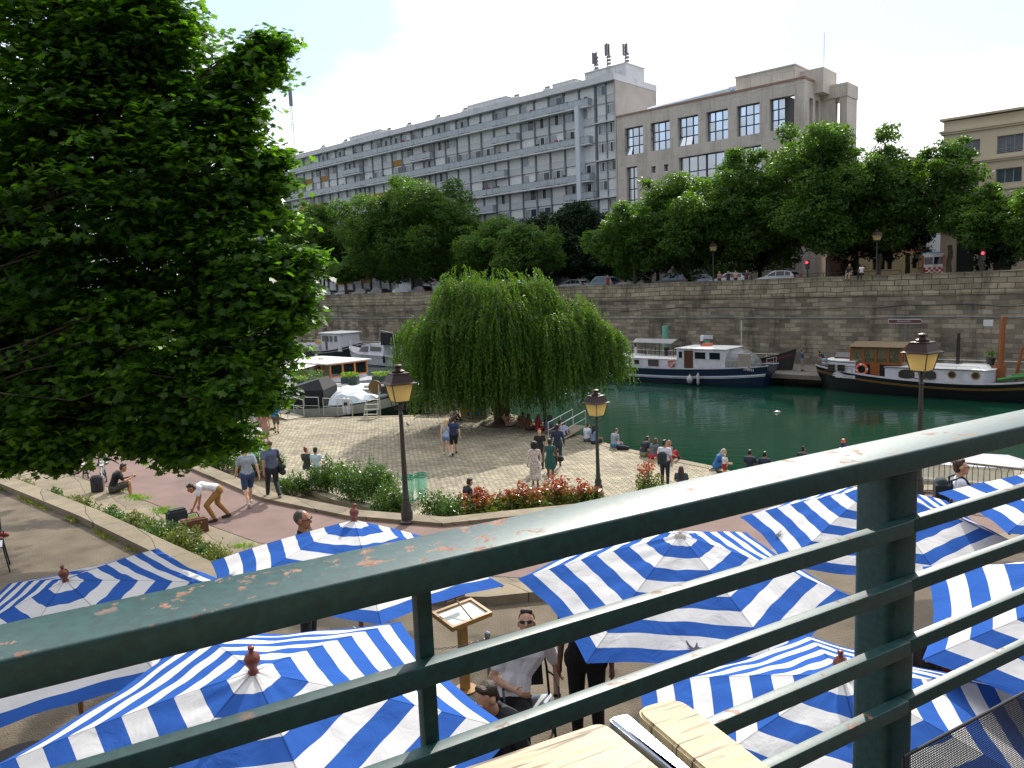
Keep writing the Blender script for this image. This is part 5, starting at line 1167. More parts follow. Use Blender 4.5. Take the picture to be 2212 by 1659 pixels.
def cruiser():
    U0=-74.2; b=thing('motor_cruiser','white motor cruiser with dark side windows and a row of square portholes','boat',can(U0,57.2,ZW),UA+PI+.02)
    h=Hull(10.6,3.5,1.35,2.15,1.15,2.0,3,ts=.75,draft=.4); h.build(b,M_wh,deckm=M_whd)
    h.band('dark_line',b,M_anti,.12,.16,.02); h.band('dark_line',b,M_anti,.36,.39,.02); h.band('boot_top',b,M_navy,1.2,1.3,.01,.05,.9)
    # near side +y
    g=MB(); P=lambda y:[(-2.8,y,1.2),(2.3,y,1.3),(1.2,y*.92,2.35),(-.1,y*.92,2.6),(-2.8,y*.92,2.45)]
    g.add(P(1.35)+P(-1.35),[(0,1,2,3,4),(9,8,7,6,5)]+[(i,(i+1)%5,5+(i+1)%5,5+i) for i in range(5)]); obj('cabin',g,M_wh,b)
    g=MB(); g.add([(-2.4,1.37,1.75),(-.4,1.37,1.75),(-.4,1.30,2.3),(-2.4,1.30,2.25)],[(0,1,2,3)]); g.add([(.0,1.37,1.6),(.9,1.37,1.62),(.9,1.29,2.28),(.0,1.29,2.3)],[(0,1,2,3)]); g.add([(1.0,1.36,1.62),(1.75,1.34,1.65),(1.2,1.30,2.2),(1.0,1.30,2.22)],[(0,1,2,3)]); obj('side_window',g,M_bgl,b)
    for x in(-3.7,-2.9,-2.1,-1.3): win(b,x-.17,x+.17,h.pt((x)/10.6+.5,1,1.02)[1]+.0,.9,1.2,M_alu)
    for x in(2.6,3.1,3.6): win(b,x-.14,x+.14,h.pt(x/10.6+.5,1,1.35)[1]+.01,1.3,1.52,M_alu)
    g=MB(); g.box(-4.6,-2.3,-1.2,1.2,2.5,3.9); me=g; obj('canvas_hood',g,M_dkc,b)
    g=MB(); g.path([(-4.8,1.2,1.4),(-4.6,1.2,3.9),(-2.4,1.2,4.2),(-1.7,1.1,2.6)],.04,6); obj('hood_frame',g,M_alu,b)
    railing(b,[(1.9,1.5,1.45),(3.6,1.1,1.75),(5.1,0,2.15),(3.6,-1.1,1.75),(1.9,-1.5,1.45)],.6,r=.02,post=.9)
    f=MB(); f.lathe([(.03,.95),(.06,.85),(.15,.7),(.15,.15),(.04,0)],10); o=obj('fender',f,M_dkc,smooth=True); o.location=can(U0+3.6,55.35,ZW+.45); tag(o,'dark cylindrical fender at the stern of the white motor cruiser','fender')
cruiser()
def cruiser2():
    U0=-67.5; b=thing('motor_yacht','white motor yacht with dark canvas hood partly hidden behind the willow','boat',can(U0,60.6,ZW),UA+PI)
    h=Hull(11,3.4,1.3,1.9,1.2,2.0,3,ts=.75,draft=.4); h.build(b,M_wh)
    g=MB(); g.prism([(-3,-1.3),(2,-1.3),(2.6,0),(2,1.3),(-3,1.3)],1.2,2.5); obj('cabin',g,M_wh,b); g=MB(); g.box(-2.6,1.6,1.31,1.34,1.7,2.3); obj('side_window',g,M_bgl,b)
    g=MB(); g.loft([[(3.4,-1.4,2.5),(3.4,1.4,2.5),(3,1.3,3.9),(3,-1.3,3.9)],[(1.5,-1.4,2.5),(1.5,1.4,2.5),(1.5,1.4,4.5),(1.5,-1.4,4.5)],[(-2.2,-1.4,2.5),(-2.2,1.4,2.5),(-2.0,1.4,4.4),(-2.0,-1.4,4.4)]]); obj('canvas_hood',g,M_dkc,b)
    g=MB()
    for x in(2.6,1.2,-.2,-1.4): g.box(x-.5,x+.4,1.41,1.44,3.3,4.1)
    obj('hood_window',g,M_clear,b)
    g=MB(); g.box(-4.9,-2.4,-1.5,1.5,3.3,3.42); obj('rear_awning',g,mat('blue_canvas',S(70,100,140),.7),b); railing(b,[(-4.8,1.5,1.25),(-2.4,1.5,1.25)],2.0,post=1.2); railing(b,[(2.6,1.4,1.5),(5.3,0,2)],.6)
cruiser2()
def tug():
    U0=-87.5; b=thing('tug_barge','dark hulled barge with white six window wheelhouse moored left of the cruiser','boat',can(U0,58.8,ZW),UA)
    h=Hull(17,4,1.3,2.5,1.6,2.4,2.8); h.build(b,M_blk,deckm=M_whd); h.band('white_line',b,M_wh,.25,.31,.03,.5,1); h.band('toe_rail',b,M_wh,-.06,.03,.01)
    poly_cabin(b,'wheelhouse',M_wh,[(1.6,-1.5),(5.8,-1.5),(6.2,0),(5.8,1.5),(1.6,1.5)],1.3,3.6,M_whd,.25,crown=.12)
    for x in(1.8,2.7,3.5,4.5): win(b,x,x+.75,-1.5,2.5,3.35,M_wh,M_bgl,-1)
    win(b,2.55,3.0,-1.52,1.4,3.3,M_vard,M_bgl,-1,nm='door')
    g=MB(); g.prism([(-6.5,-1.5),(.8,-1.5),(.8,1.5),(-6.5,1.5)],1.25,2.0); obj('main_cabin',g,M_wh,b)
    g=MB(); g.tube((1.1,0,1.3),(1.2,0,5.8),.11,.07,8); obj('mast',g,M_var,b); g=MB(); g.box(-1.2,1.0,-.6,.6,2.02,2.5); obj('deck_box',g,mat('cardboard_tan',S(176,140,90),.8),b)
    f=MB(); f.lathe([(.03,.7),(.2,.55),(.33,.3),(.33,.15),(.2,-.1),(.05,-.2)],12); o=obj('fender',f,mat('cream_buoy',S(196,186,160),.6),smooth=True); o.location=can(U0+1.5,56.5,ZW+.3); tag(o,'round cream buoy on the side of the dark tug barge','fender')
tug()
def houseboat():
    c=at(738,787,-5.9); V0=41.8; U1=-57.8
    _P=at(725,826,-8.05); hU,hV=_P.dot(UV),_P.dot(VV)+2.0; p=can(hU-4.6,hV,ZW); b=thing('houseboat','houseboat with flat white roof and orange wooden window frames','boat',p,UA)
    h=Hull(16,4.6,.95,1.2,1.0,4,4,ts=.8); h.build(b,M_wh,deckm=M_whd)
    x1=3.9; x0=x1-7.2; y0=-2.0;y1=2.0
    M_or=mat('orange_timber',S(206,128,50),.5,.1,6)
    g=MB(); g.box(x0,x1,y0,y1,.9,1.3,0); obj('lower_wall',g,M_wh,b)
    g=MB()
    for y in(y0,y1):
        for i in range(7): x=x0+(x1-x0)*i/6; g.box(x-.09,x+.09,y-.05,y+.05,1.3,2.45)
        g.box(x0,x1,y-.05,y+.05,1.3,1.4); g.box(x0,x1,y-.05,y+.05,2.4,2.5)
    for x in(x0,x1):
        for i in range(1,3): y=y0+(y1-y0)*i/3; g.box(x-.05,x+.05,y-.08,y+.08,1.3,2.45)
        g.box(x-.05,x+.05,y0,y1,2.4,2.5); g.box(x-.05,x+.05,y0,y1,1.3,1.4)
    obj('timber_frame',g,M_or,b)
    g=MB(); g.box(x0+.06,x1-.06,y0+.03,y1-.03,1.32,2.42); obj('glazing',g,M_bgl,b)
    g=MB(); g.box(x0+1,x0+2.4,y0-.02,y0+.02,1.42,2.38); g.box(x0+4,x0+4.9,y0-.02,y0+.02,1.42,2.38); obj('wall_panel',g,M_wh,b)
    g=MB(); g.box(x0-.6,x1+.3,y0-.5,y1+.4,2.52,2.62); obj('roof',g,M_whd,b)
    g=MB(); g.loft([[(x0-1,y0-.5,2.5),(x1-1.2,y0-.5,2.5)],[(x0-1.2,y0-3.0,2.1),(x1-1.6,y0-2.6,2.15)]],closed=False,caps=False); g.loft([[(x0-1,y0-.5,2.47),(x1-1.2,y0-.5,2.47)],[(x0-1.2,y0-3.0,2.07),(x1-1.6,y0-2.6,2.12)]],closed=False,caps=False); obj('awning',g,mat('cream_canvas',S(226,220,204),.8),b)
    g=MB()
    for q in(0,.35): g.tube((x1-1.5-q,y0+.2,2.6),(x1-1.5-q,y0+.2,2.9),.03,n=5); g.tube((x1-1.5-q,y0+.2,2.9),(x1-1.4-q,y0+.2,3.1),.1,n=8)
    obj('roof_vent',g,M_alu,b)
    pl=thing('bamboo_planter','box of bamboo in front of the orange framed houseboat','plant',at(682,848,-7.9),UA)
    pl.location.z=-8.0; g=MB(); g.box(-1.2,1.2,-.3,.3,-.1,.45); obj('planter_box',g,M_blk,pl)
    st=np.stack([NR.uniform(-1.2,1.2,1500),NR.normal(size=1500)*.25,NR.uniform(.4,1.9,1500)],1); leafcloud('leaves',st,NR.normal(size=st.shape)+np.array([0,0,.5]),NR.uniform(.12,.24,size=1500),WILL,M_hedge,pl)
    r=ring('lifebuoy',None,(0,0,0),.3,.08,M_ring); r.location=can(hU-3.9+x0+4.45,hV+y0-.1,ZW+1.9); r.rotation_euler=(0,0,UA); tag(r,'lifebuoy on the white wall panel of the orange framed houseboat','lifebuoy')
houseboat()
M_hg=mat('hull_grey_white',S(176,180,170),.5,.1,2,col2=S(150,156,148)); M_dg=mat('dark_green_hull',S(18,44,38),.4,.15,2)
def temps():
    p=Vector((-13.0,50.9,ZW+.35)); b=thing('moored_barge','barge with grey white bulwark and painted name on its raised bow beside the plaza','boat',p,-.1)
    h=Hull(17.5,4.2,1.25,2.75,1.4,2.6,3,ts=.4); h.build(b,M_dg,deckm=mat('deck_dark',S(54,60,58),.7,.2,2)); h.band('bulwark',b,M_hg,.02,.62,.03); h.band('rail_cap',b,M_blk,-.06,.02,.05)
    g=MB(); g.loft([[(-8,-1.5,1.45),(-1.8,-1.5,1.45),(-1.8,1.5,1.45),(-8,1.5,1.45)],[(-8,-1.3,1.75),(-2.0,-1.3,1.75),(-2.0,1.3,1.75),(-8,1.3,1.75)]]); obj('hatch_cover',g,mat('cream_deck',S(214,208,184),.6,.08,2),b)
    g=MB(); g.box(-3.6,-1.9,-.6,.7,1.78,2.0); g.box(-3.5,-2.0,-.5,.6,2.0,2.05); obj('skylight',g,M_alu,b)
    g=MB(); g.loft([[(-1.9,-1.4,1.3),(.9,-1.4,1.3),(.9,1.4,1.3),(-1.9,1.4,1.3)],[(-1.9,-1.4,2.3),(.9,-1.4,2.3),(.9,1.4,2.3),(-1.9,1.4,2.3)],[(-1.7,-.5,2.45),(.4,-.7,2.95),(.4,1.2,2.95),(-1.7,1.2,2.45)]]); obj('dark_cover',g,M_dkc,b)
    g=MB(); rr=random.Random(4); n=10; rings=[]
    for i in range(8):
        x=1.2+i*.42; hh=[.5,.95,1.0,.8,.75,.45,.35,.12][i]; rings.append([(x,-1.5+2.6*k/n,1.35+hh*(1-abs(k/n-.5)**3*6)*rr.uniform(.85,1.1) if 0<k<n else 1.3) for k in range(n+1)])
    g.loft(rings,closed=False,caps=False); obj('tarpaulin',g,M_tarp,b)
    g=MB(); g.M=Matrix.Translation((3.9,.2,2.2)); g.tube((0,-.06,0),(0,.06,0),.45,n=20); obj('round_lid',g,mat('brown_disc',S(110,84,40),.7),b); 
    g=MB(); g.box(4.6,6.3,-1.0,1.0,1.9,2.35); g.tube((5.2,-.5,2.35),(5.2,-.5,2.9),.12,n=8); g.tube((5.2,.3,2.35),(5.2,.3,2.9),.12,n=8); g.tube((4.8,-.1,2.7),(5.8,-.1,2.7),.16,n=10); obj('windlass',g,M_blk,b)
    t=.915; q=h.pt(t,-1,h.sheer(t)-.36,.05); t2=.86; q2=h.pt(t2,-1,h.sheer(t2)-.36,.05); d=Vector(q)-Vector(q2); rz=math.atan2(d.y,d.x); ry=-math.atan2(d.z,math.hypot(d.x,d.y))
    R=Matrix.Rotation(rz,4,'Z')@Matrix.Rotation(ry,4,'Y')@Matrix.Rotation(PI/2,4,'X')
    mid=(Vector(q)+Vector(q2))/2+Vector((.3,-.05,.0))
    g=MB(); pts=[(.62*math.cos(a)*(1 if math.cos(a)>0 else 1.3)*.9,.16*(abs(math.sin(a))**.5)*(1 if math.sin(a)>0 else -1)) for a in [2*PI*k/24 for k in range(24)]]; g.prism(pts,-.05,.015)
    o=obj('name_board',g,M_dg,b); o.matrix_local=Matrix.Translation(mid)@R
    tx=text(b,'Temps',.27,(0,0,0),(0,0,0),mat('name_white',S(206,214,206),.6),nm='boat_name'); tx.matrix_local=Matrix.Translation(mid+R.to_3x3()@Vector((-.05,.02,.022)))@R
temps()
def flatbarge():
    p=Vector((-10.8,57.4,ZW)); b=thing('flat_deck_barge','barge with long flat white deck carrying plant tubs behind the name painted barge','boat',p,-.1)
    h=Hull(18,4.4,1.1,2.2,1.2,3,3); h.build(b,M_dg); h.band('white_band',b,M_wh,.1,.5,.03); h.band('rail_cap',b,M_blk,-.05,.03,.04)
    poly_cabin(b,'deckhouse',M_wh,[(-5.5,-1.7),(5.6,-1.7),(6.0,0),(5.6,1.7),(-5.5,1.7)],1.05,1.75,M_whd,.08,crown=.05)
    g=MB(); g.box(0,2.6,-1.3,-.6,1.9,2.0); g.box(-3.4,-1.6,-.6,.8,1.86,1.98); obj('deck_hatch',g,M_alu,b); railing(b,[(2.5,-1.5,1.85),(5.5,-1.5,1.85)],.35,post=.8)
    for k,(x,w,l) in enumerate(((-1.6,.62,'left green leafy tub on the flat white barge deck'),(.9,.7,'middle wide green leafy tub on the flat white barge deck'),(2.7,.34,'small right green leafy tub on the flat white barge deck'),(-5.0,.5,'leafy tub nearest the bamboo on the flat white barge'))):
        t=thing('plant_tub',l,'plant tub',b.matrix_basis@Vector((x,.7 if k<3 else -.9,1.85)),-.1,'plant tubs on the white barge')
        g=MB(); g.box(-w,w,-.35,.35,0,.62); obj('tub',g,mat('tub_dark_green',S(40,62,60),.6),t); n=int(500*w)
        st=np.stack([NR.uniform(-w,w,n),NR.normal(size=n)*.22,NR.uniform(.6,.95,n)],1); leafcloud('leaves',st,NR.normal(size=st.shape)+np.array([0,0,.8]),NR.uniform(.1,.2,size=n),OVAL,leafmat('tub_leaf%d'%k,S(80,120,40),S(130,150,50),.4,2),t)
flatbarge()
def rama():
    c=at(505,850,-7.1); b=thing('restaurant_boat','white boat with red lettering glimpsed through the maple leaves','boat',(c.x-2,c.y+2.2,ZW),-.1)
    h=Hull(14,4.4,1.2,1.6,1.3,3,3); h.build(b,M_wh)
    g=MB(); g.box(-5,5,-2.15,2.1,1.1,2.6); obj('cabin',g,M_wh,b)
    text(b,'PANAMA',.75,(2.0,-2.17,1.75),(PI/2,0,0),mat('red_letters',S(150,40,36),.5),nm='boat_name')
rama()
def nearboat():
    p=at(2150,1020,-7.6); b=thing('open_boat','cream boat moored beyond the balustrade at the right edge','boat',(17.6,27.6,ZW),R_(-28))
    h=Hull(11,3.4,1.3,1.9,1.3,2.2,3,ts=.6); h.build(b,mat('cream_hull',S(214,206,184),.4,.06,2),deckm=mat('cream_boat_deck',S(216,204,172),.6,.1,2)); h.band('rail_cap',b,M_wh,-.06,.03,.05)
    poly_cabin(b,'cabin',mat('cream_cabin',S(220,214,196),.5),[(-3,-1.1),(.5,-1.1),(1.2,0),(.5,1.1),(-3,1.1)],1.2,1.75,M_wh,.05)
    railing(b,[(1.5,-1.4,1.3),(5,-.2,1.8)],.5)
nearboat()
b=thing('mooring_pole','blue mooring pole with a red tip just above the railing','pole',at(1826,1015,-8.5),0); b.location.z=-9.2
g=MB(); g.tube((0,0,0),(-.1,0,1.9),.13,.08,10); obj('shaft',g,mat('blue_pole',S(40,50,120),.5),b); g=MB(); g.tube((-.1,0,1.9),(-.105,0,2.05),.1,.06,8); obj('tip',g,M_ring,b)
p=at(1679,891,ZW); g=MB(); g.lathe([(.0,.0),(.12,.0),(.16,.05),(.1,.1),(.0,.12)],10,sx=1.5); o=obj('seagull_float',g,M_wh,smooth=True); o.location=(p.x,p.y,ZW); o.name='floating_bottle'; tag(o,'small white object floating on the open water','litter')
# ---------------------------------------------------------------- far quay furniture
fr=thing('walkway_railing','white tubular railing along the far walkway behind the barges','railing',(0,0,0),UA)
railing(fr,[(-110,63.7,ZQ),(-26,63.7,ZQ)],1.05,r=.025,post=2.4); railing(fr,[(-17,63.7,ZQ),(30,63.7,ZQ)],1.05,r=.025,post=2.4)
g=MB(); g.box(-26.5,-16,59,63.6,ZQ-.35,ZQ-.02); o=obj('floating_pontoon',g,mat('pontoon_planks',S(104,98,90),.8,.15,4)); o.rotation_euler=(0,0,UA); tag(o,'grey floating pontoon between the dark bow and the black barge','pontoon')
U=Ux(1433,65); g=MB(); g.tube((U,65.2,ZQ),(U,65.2,ZQ+3.3),.3,n=18); o=obj('ventilation_pipe',g,mat('turquoise_paint',S(104,168,148),.6)); o.rotation_euler=(0,0,UA); tag(o,'turquoise pipe column in front of the quay wall','pipe')
U=Ux(1600,64.5); g=MB(); g.tube((U,64.6,ZQ),(U,64.6,ZQ+3.9),.06,.05,8); o=obj('white_post',g,M_alu); o.rotation_euler=(0,0,UA); tag(o,'thin pale post on the far walkway behind the plastic tent','post')
def sign(x,y,V,w,h,col,lab,poly='L',txt=None,name='direction_sign'):
    P=onV(x,V); z=(atY(x,y,P.y)).z; U=P.dot(UV); t=thing(name,lab,'sign',can(U,V,ZQ),UA); H=z-ZQ
    g=MB(); g.tube((0,.05,0),(0,.05,H),.04,n=8); obj('post',g,M_pillar,t)
    s=-1 if poly=='L' else 1
    def arrow(w,h,z,d): 
        g=MB(); pts=[(-w/2,-h/2),(w/2-h*.5,-h/2),(w/2,0),(w/2-h*.5,h/2),(-w/2,h/2)]; pts=[(p[0]*s,p[1]) for p in pts]; n=5
        g.add([(p[0],-d,z+p[1]) for p in pts]+[(p[0],.0,z+p[1]) for p in pts],[tuple(range(5)),tuple(range(5,10))]+[(i,(i+1)%5,5+(i+1)%5,5+i) for i in range(5)]); return g
    obj('sign_border',arrow(w+.1,h+.1,H,.02),M_wh,t); obj('sign_plate',arrow(w,h,H,.035),col,t)
    if txt: text(t,txt,h*.5,(-.1,-.04,H),(PI/2,0,0),M_wh,nm='lettering')
    return t,H
t,H=sign(1524,728,65.3,1.3,.28,M_wh,'white arrow sign with a small green arrow below in front of the quay wall')
g=MB(); g.box(-.15,.4,-.03,0,H-.55,H-.33); obj('green_plate',g,mat('sign_green',S(60,170,130),.5),t)
sign(1958,694,65.3,2.4,.26,mat('sign_brown',S(92,52,52),.5),'long brown arrow sign on a tall post in front of the quay wall','R','BERGES DE SEINE')
p=at(930,885,ZPL)
# ---------------------------------------------------------------- vehicles on the far street
M_tyre=mat('tyre',S(26,26,28),.8); M_cgl=mat('car_glass',S(28,34,40),.06,.1,1,spec=1.); M_lamp=mat('head_lamp',S(210,214,216),.15); M_tail=mat('tail_lamp',S(150,30,30),.3)
CP={'city':[(0,.35,.55,.75),(.03,.3,.62,.9),(.12,.28,.72,.98),(.26,.28,.8,1.02),(.42,.28,1.42,1.02),(.55,.28,1.5,1.0),(.75,.28,1.47,1.0),(.93,.3,1.2,.97),(.98,.32,.9,.92),(1,.38,.7,.8)]}
def car(U,V,label,col,L=4.1,Hh=1.48,rev=False,kind='hatch',z=ZS+.0):
    t=thing('parked_car' if kind!='van' else 'delivery_van',label,'car' if kind!='van' else 'van',can(U,V,z),UA+(PI if rev else 0),'vehicles on the far street')
    W_=.88 if kind!='van' else 1.0; m=mat('car_paint_%d_%d_%d'%col,S(*col),.25,.04,1,coat=.8,metal=.2)
    if kind=='van': prof=[(0,.9),(.04,1.1),(.15,1.25),(.24,2.2),(.3,2.5),(.99,2.5),(1,.9)]; bel=[(0,.3)]
    # body with belt line, then greenhouse
    sil={'hatch':[(0,.55),(.02,.7),(.12,.82),(.27,.93),(.96,.98),(1,.85),(1,.45)],'van':[(0,.6),(.02,.95),(.14,1.2),(.2,1.3),(.99,1.35),(1,1.2),(1,.5)]}[kind]
    g=MB(); rings=[]
    for s,zt in sil: 
        x=(s-.5)*L; w=W_*(1 if .05<s<.95 else .88); rings.append([(x,-w,.3),(x,-w*1.0,.62),(x,-w*.96,zt),(x,w*.96,zt),(x,w,.62),(x,w,.3)])
    g.loft(rings); bo=obj('body',g,m,t,smooth='auto')
    if kind=='van': top=[(.16,1.22,.0),(.27,2.3,1),(.3,2.45,1),(.99,2.5,1),(1,1.3,0)]
    else: top=[(.26,.92,0),(.42,Hh*.95,1),(.5,Hh,1),(.75,Hh*.99,1),(.88,Hh*.9,1),(.97,.97,0)]
    g=MB(); rings=[]
    for s,zt,f in top: x=(s-.5)*L; w=W_*(.94 if not f else .80 if kind!='van' else .92); zb=.9 if kind!='van' else 1.2; rings.append([(x,-W_*.94,zb),(x,-w,zt),(x,w,zt),(x,W_*.94,zb)])
    g.loft(rings); obj('roof',g,m,t,smooth='auto')
    g=MB(); base=.96 if kind!='van' else 1.36
    for s in(-1,1):
        if kind=='van': seg=[(.185,.245,.30,.31)]
        for a,b in (((.33,.52),(.54,.74),(.76,.88)) if kind!='van' else ((.235,.33),)):
            def zt(q):
                for (s0,z0,_),(s1,z1,_) in zip(top,top[1:]):
                    if s0<=q<=s1: return z0+(z1-z0)*(q-s0)/(s1-s0)
                return base
            za=min(zt(a)-.06,(Hh if kind!='van' else 2.1)-.08); zb=min(zt(b)-.06,(Hh if kind!='van' else 2.1)-.08)
            wy=lambda z: W_*(.94-(.14 if kind!='van' else .02)*(z-.9)/(Hh-.9))+.012
            g.add([((a-.5)*L,s*wy(base),base),((b-.5)*L,s*wy(base),base),((b-.5)*L,s*wy(zb),zb),((a-.5)*L,s*wy(za),za)],[(0,1,2,3)])
    s0,z0,_=top[0]; s1,z1,_=top[1]
    for (sa,za),(sb,zb) in (((s0+.01,z0+.04),(s1-.015,z1-.05)),):
        g.add([((sa-.5)*L-.03,-W_*.85,za),((sa-.5)*L-.03,W_*.85,za),((sb-.5)*L-.03,W_*.74,zb),((sb-.5)*L-.03,-W_*.74,zb)],[(0,1,2,3)])
    if kind!='van': g.add([(.39*L+.03,-W_*.7,Hh*.86),(.39*L+.03,W_*.7,Hh*.86),(.455*L+.05,W_*.8,1.06),(.455*L+.05,-W_*.8,1.06)],[(0,1,2,3)])
    obj('windows',g,M_cgl,t)
    for sx in(-.31,.31):
        for sy in(-1,1):
            g=MB(); g.tube((sx*L,sy*(W_-.2),.32),(sx*L,sy*(W_+.01),.32),.32,n=18); w_=obj('wheel',g,M_tyre,t); g=MB(); g.tube((sx*L,sy*(W_-.1),.32),(sx*L,sy*(W_+.02),.32),.2,n=12); obj('rim',g,M_alu,w_)
    for sy in(-1,1):
        g=MB(); g.box(-.5*L-.01,-.5*L+.22,sy*W_*.62-.17,sy*W_*.62+.17,.6,.74); obj('headlight',g,M_lamp,t)
        g=MB(); g.box(.5*L-.12,.5*L+.012,sy*W_*.78-.1,sy*W_*.78+.1,.7,1.0); obj('tail_light',g,M_tail,t)
    return t
cars=[(1680,74,'silver hatchback parked furthest right above the wall',(170,174,178),0,'hatch'),(1578,76,'pale silver hatchback left of the lone hatchback, near seated people',(178,184,190),0,'hatch'),(1513,79,'light blue grey car parked in front of the white van on the street',(128,150,176),0,'hatch'),(1452,78,'large black car between two tree trunks',(34,36,40),0,'hatch'),
 (1368,78,'grey hatchback right of the teal family car',(132,138,142),0,'hatch'),(1298,78,'teal grey boxy family car right of the willow',(96,124,132),0,'hatch'),(1238,79,'grey hatchback nearest the right side of the willow top',(150,158,160),0,'hatch'),
 (905,77,'dark grey car right of the white van on the left',(66,76,82),0,'hatch'),(815,79,'small dark car left of the white van',(90,98,104),0,'hatch'),(780,79,'grey car between two dark trunks left of the white van',(104,112,116),0,'hatch'),(742,79,'silver car second from the maple',(140,148,154),0,'hatch'),(706,79,'pale blue grey car nearest the maple',(150,166,182),0,'hatch')]
for x,V,lab,col,rv,k in cars:
    car(Ux(x,V),V,lab,col,rev=False,L=4.7 if 'large' in lab or 'boxy' in lab else 4.05,Hh=1.72 if ('boxy' in lab or 'large' in lab) else 1.47)
car(Ux(873,79),79.5,'white delivery van with a high roof left of the willow',(196,204,214),5.4,2.4,False,'van'); car(Ux(1508,83),83.5,'white box van behind the light blue car',(200,206,210),5.2,2.4,False,'van')
car(Ux(2002,86),87,'white emergency van with red chequers seen end on behind a trunk',(214,206,196),5.6,2.4,False,'van').rotation_euler=(0,0,UA-PI/2+.35)
_v=[o for o in C.objects if o.get('label','').startswith('white emergency van')][0]; g=MB()
for i in range(8):
    for j in range(3):
        if (i+j)%2==0: g.box(2.8,2.83,-.9+i*.225,-.9+(i+1)*.225,.5+j*.22,.5+(j+1)*.22)
for y in(-.97,.83): g.box(2.8,2.83,y,y+.14,1.2,2.3)
obj('red_chequers',g,mat('signal_red_paint',S(190,60,50),.5),_v)
g=MB(); g.box(2.81,2.84,-.78,-.05,1.45,2.15); g.box(2.81,2.84,.05,.78,1.45,2.15); obj('rear_windows',g,M_cgl,_v)
g=MB(); g.box(-1.2,-.7,-.7,.7,2.5,2.68); g.box(1.6,2.2,-.6,.6,2.5,2.66); obj('light_bar',g,mat('light_bar_blue',S(120,160,200),.2),_v)
car(Ux(1180,84),86,'dark teal high van hidden in the shade of the trees',(30,50,60),6.5,2.4,False,'van')
# street furniture
def slamp(x,V,lab,h=4.6):
    P=onV(x,V); lamp((P.x,P.y,ZS+.1),lab,R_(10),h=h)
slamp(1541,73,'street lamp above the wall beside the parked hatchbacks'); slamp(1893,73,'street lamp in front of the brown brick bay',4.6)
def tlight(x,y,V,lab):
    P=onV(x,V); z=atY(x,y,P.y).z; t=thing('traffic_light',lab,'traffic light',(P.x,P.y,ZS+.1),UA,'red traffic lights'); H=z-ZS-.1
    g=MB(); g.tube((0,0,0),(0,0,H-.1),.06,n=8); g.box(-.15,.15,-.14,.12,H-.62,H+.2); obj('pole_and_housing',g,M_blk,t)
    g=MB(); g.tube((0,-.15,H),(0,-.19,H),.11,n=12); obj('red_lamp',g,mat('red_signal',(.5,.01,.02),.4,emit=(1,.02,.05,5)),t)
tlight(1744,567,73,'red traffic light on a pole left of the brown building'); tlight(2122,547,74,'red traffic light before the buff building'); tlight(745+3,603,78,'red traffic light above the cars on the left')
fr=thing('street_barrier','low metal pedestrian barrier before the cream ground floor','barrier',(0,0,0),UA)
railing(fr,[(-35,86,ZS),(-24,86,ZS)],1.0,M_pillar,.03,1.5)
# ---------------------------------------------------------------- people
SK={'light':S(206,160,132),'tan':S(176,124,94),'brown':S(112,74,54),'dark':S(72,48,38)}
def skinmat(k): return mat('skin_'+k,SK[k],.5,.06,12)
def clothmat(c,nm=None): return mat(nm or 'cloth_%d_%d_%d'%c,S(*c),.85,.09,9,bump=.85,bscale=8)
def hairmat(c): return mat('hair_%d_%d_%d'%c,S(*c),.55,.25,50,bump=.6,bscale=90)
def organic(name,prims,m,parent,vox,smooth=2):
    """one continuous surface grown round tapered limbs (a,b,ra,rb) and ellipsoids ('e',centre,radii,matrix)"""
    g=MB()
    for p in prims:
        if p[0]=='b': g.box(p[1][0]-p[2][0],p[1][0]+p[2][0],p[1][1]-p[2][1],p[1][1]+p[2][1],p[1][2]-p[2][2],p[1][2]+p[2][2])
        elif p[0]=='e':
            _,c,r,M=p; n=12; rings=[]
            for i in range(1,8):
                ph=PI*i/8; rings.append([tuple(Vector(c)+M@Vector((r[0]*math.sin(ph)*math.cos(2*PI*k/n),r[1]*math.sin(ph)*math.sin(2*PI*k/n),r[2]*math.cos(ph)))) for k in range(n)])
            g.loft(rings)
        else:
            a,b,ra,rb=Vector(p[0]),Vector(p[1]),p[2],p[3]; d=b-a; L=d.length; d=d/L if L>1e-5 else Vector((0,0,1)); n=10
            u=d.orthogonal().normalized(); w=d.cross(u); rings=[]
            for t in(-1,-.85,-.5,0): rings.append((a+d*ra*t,ra*math.sqrt(max(.02,1-t*t))))
            for t in(0,.5,.85,1): rings.append((b+d*rb*t,rb*math.sqrt(max(.02,1-t*t))))
            g.loft([[tuple(c+u*r*math.cos(2*PI*k/n)+w*r*math.sin(2*PI*k/n)) for k in range(n)] for c,r in rings])
    me=g.mesh(name); bm=bmesh.new(); bm.from_mesh(me); bmesh.ops.recalc_face_normals(bm,faces=bm.faces); bm.to_mesh(me); bm.free()
    o=bpy.data.objects.new('tmp',me); C.objects.link(o)
    r=o.modifiers.new('r','REMESH'); r.mode='VOXEL'; r.voxel_size=vox; r.use_smooth_shade=True
    s=o.modifiers.new('s','SMOOTH'); s.iterations=smooth; s.factor=.6
    dg=bpy.context.evaluated_depsgraph_get(); nm=bpy.data.meshes.new_from_object(o.evaluated_get(dg)); bpy.data.objects.remove(o); bpy.data.meshes.remove(me)
    nm.name=name; nm.materials.clear(); nm.materials.append(m); nm.polygons.foreach_set('use_smooth',[True]*len(nm.polygons))
    q=bpy.data.objects.new(name,nm); C.objects.link(q); q.parent=parent; return q
V3=Vector
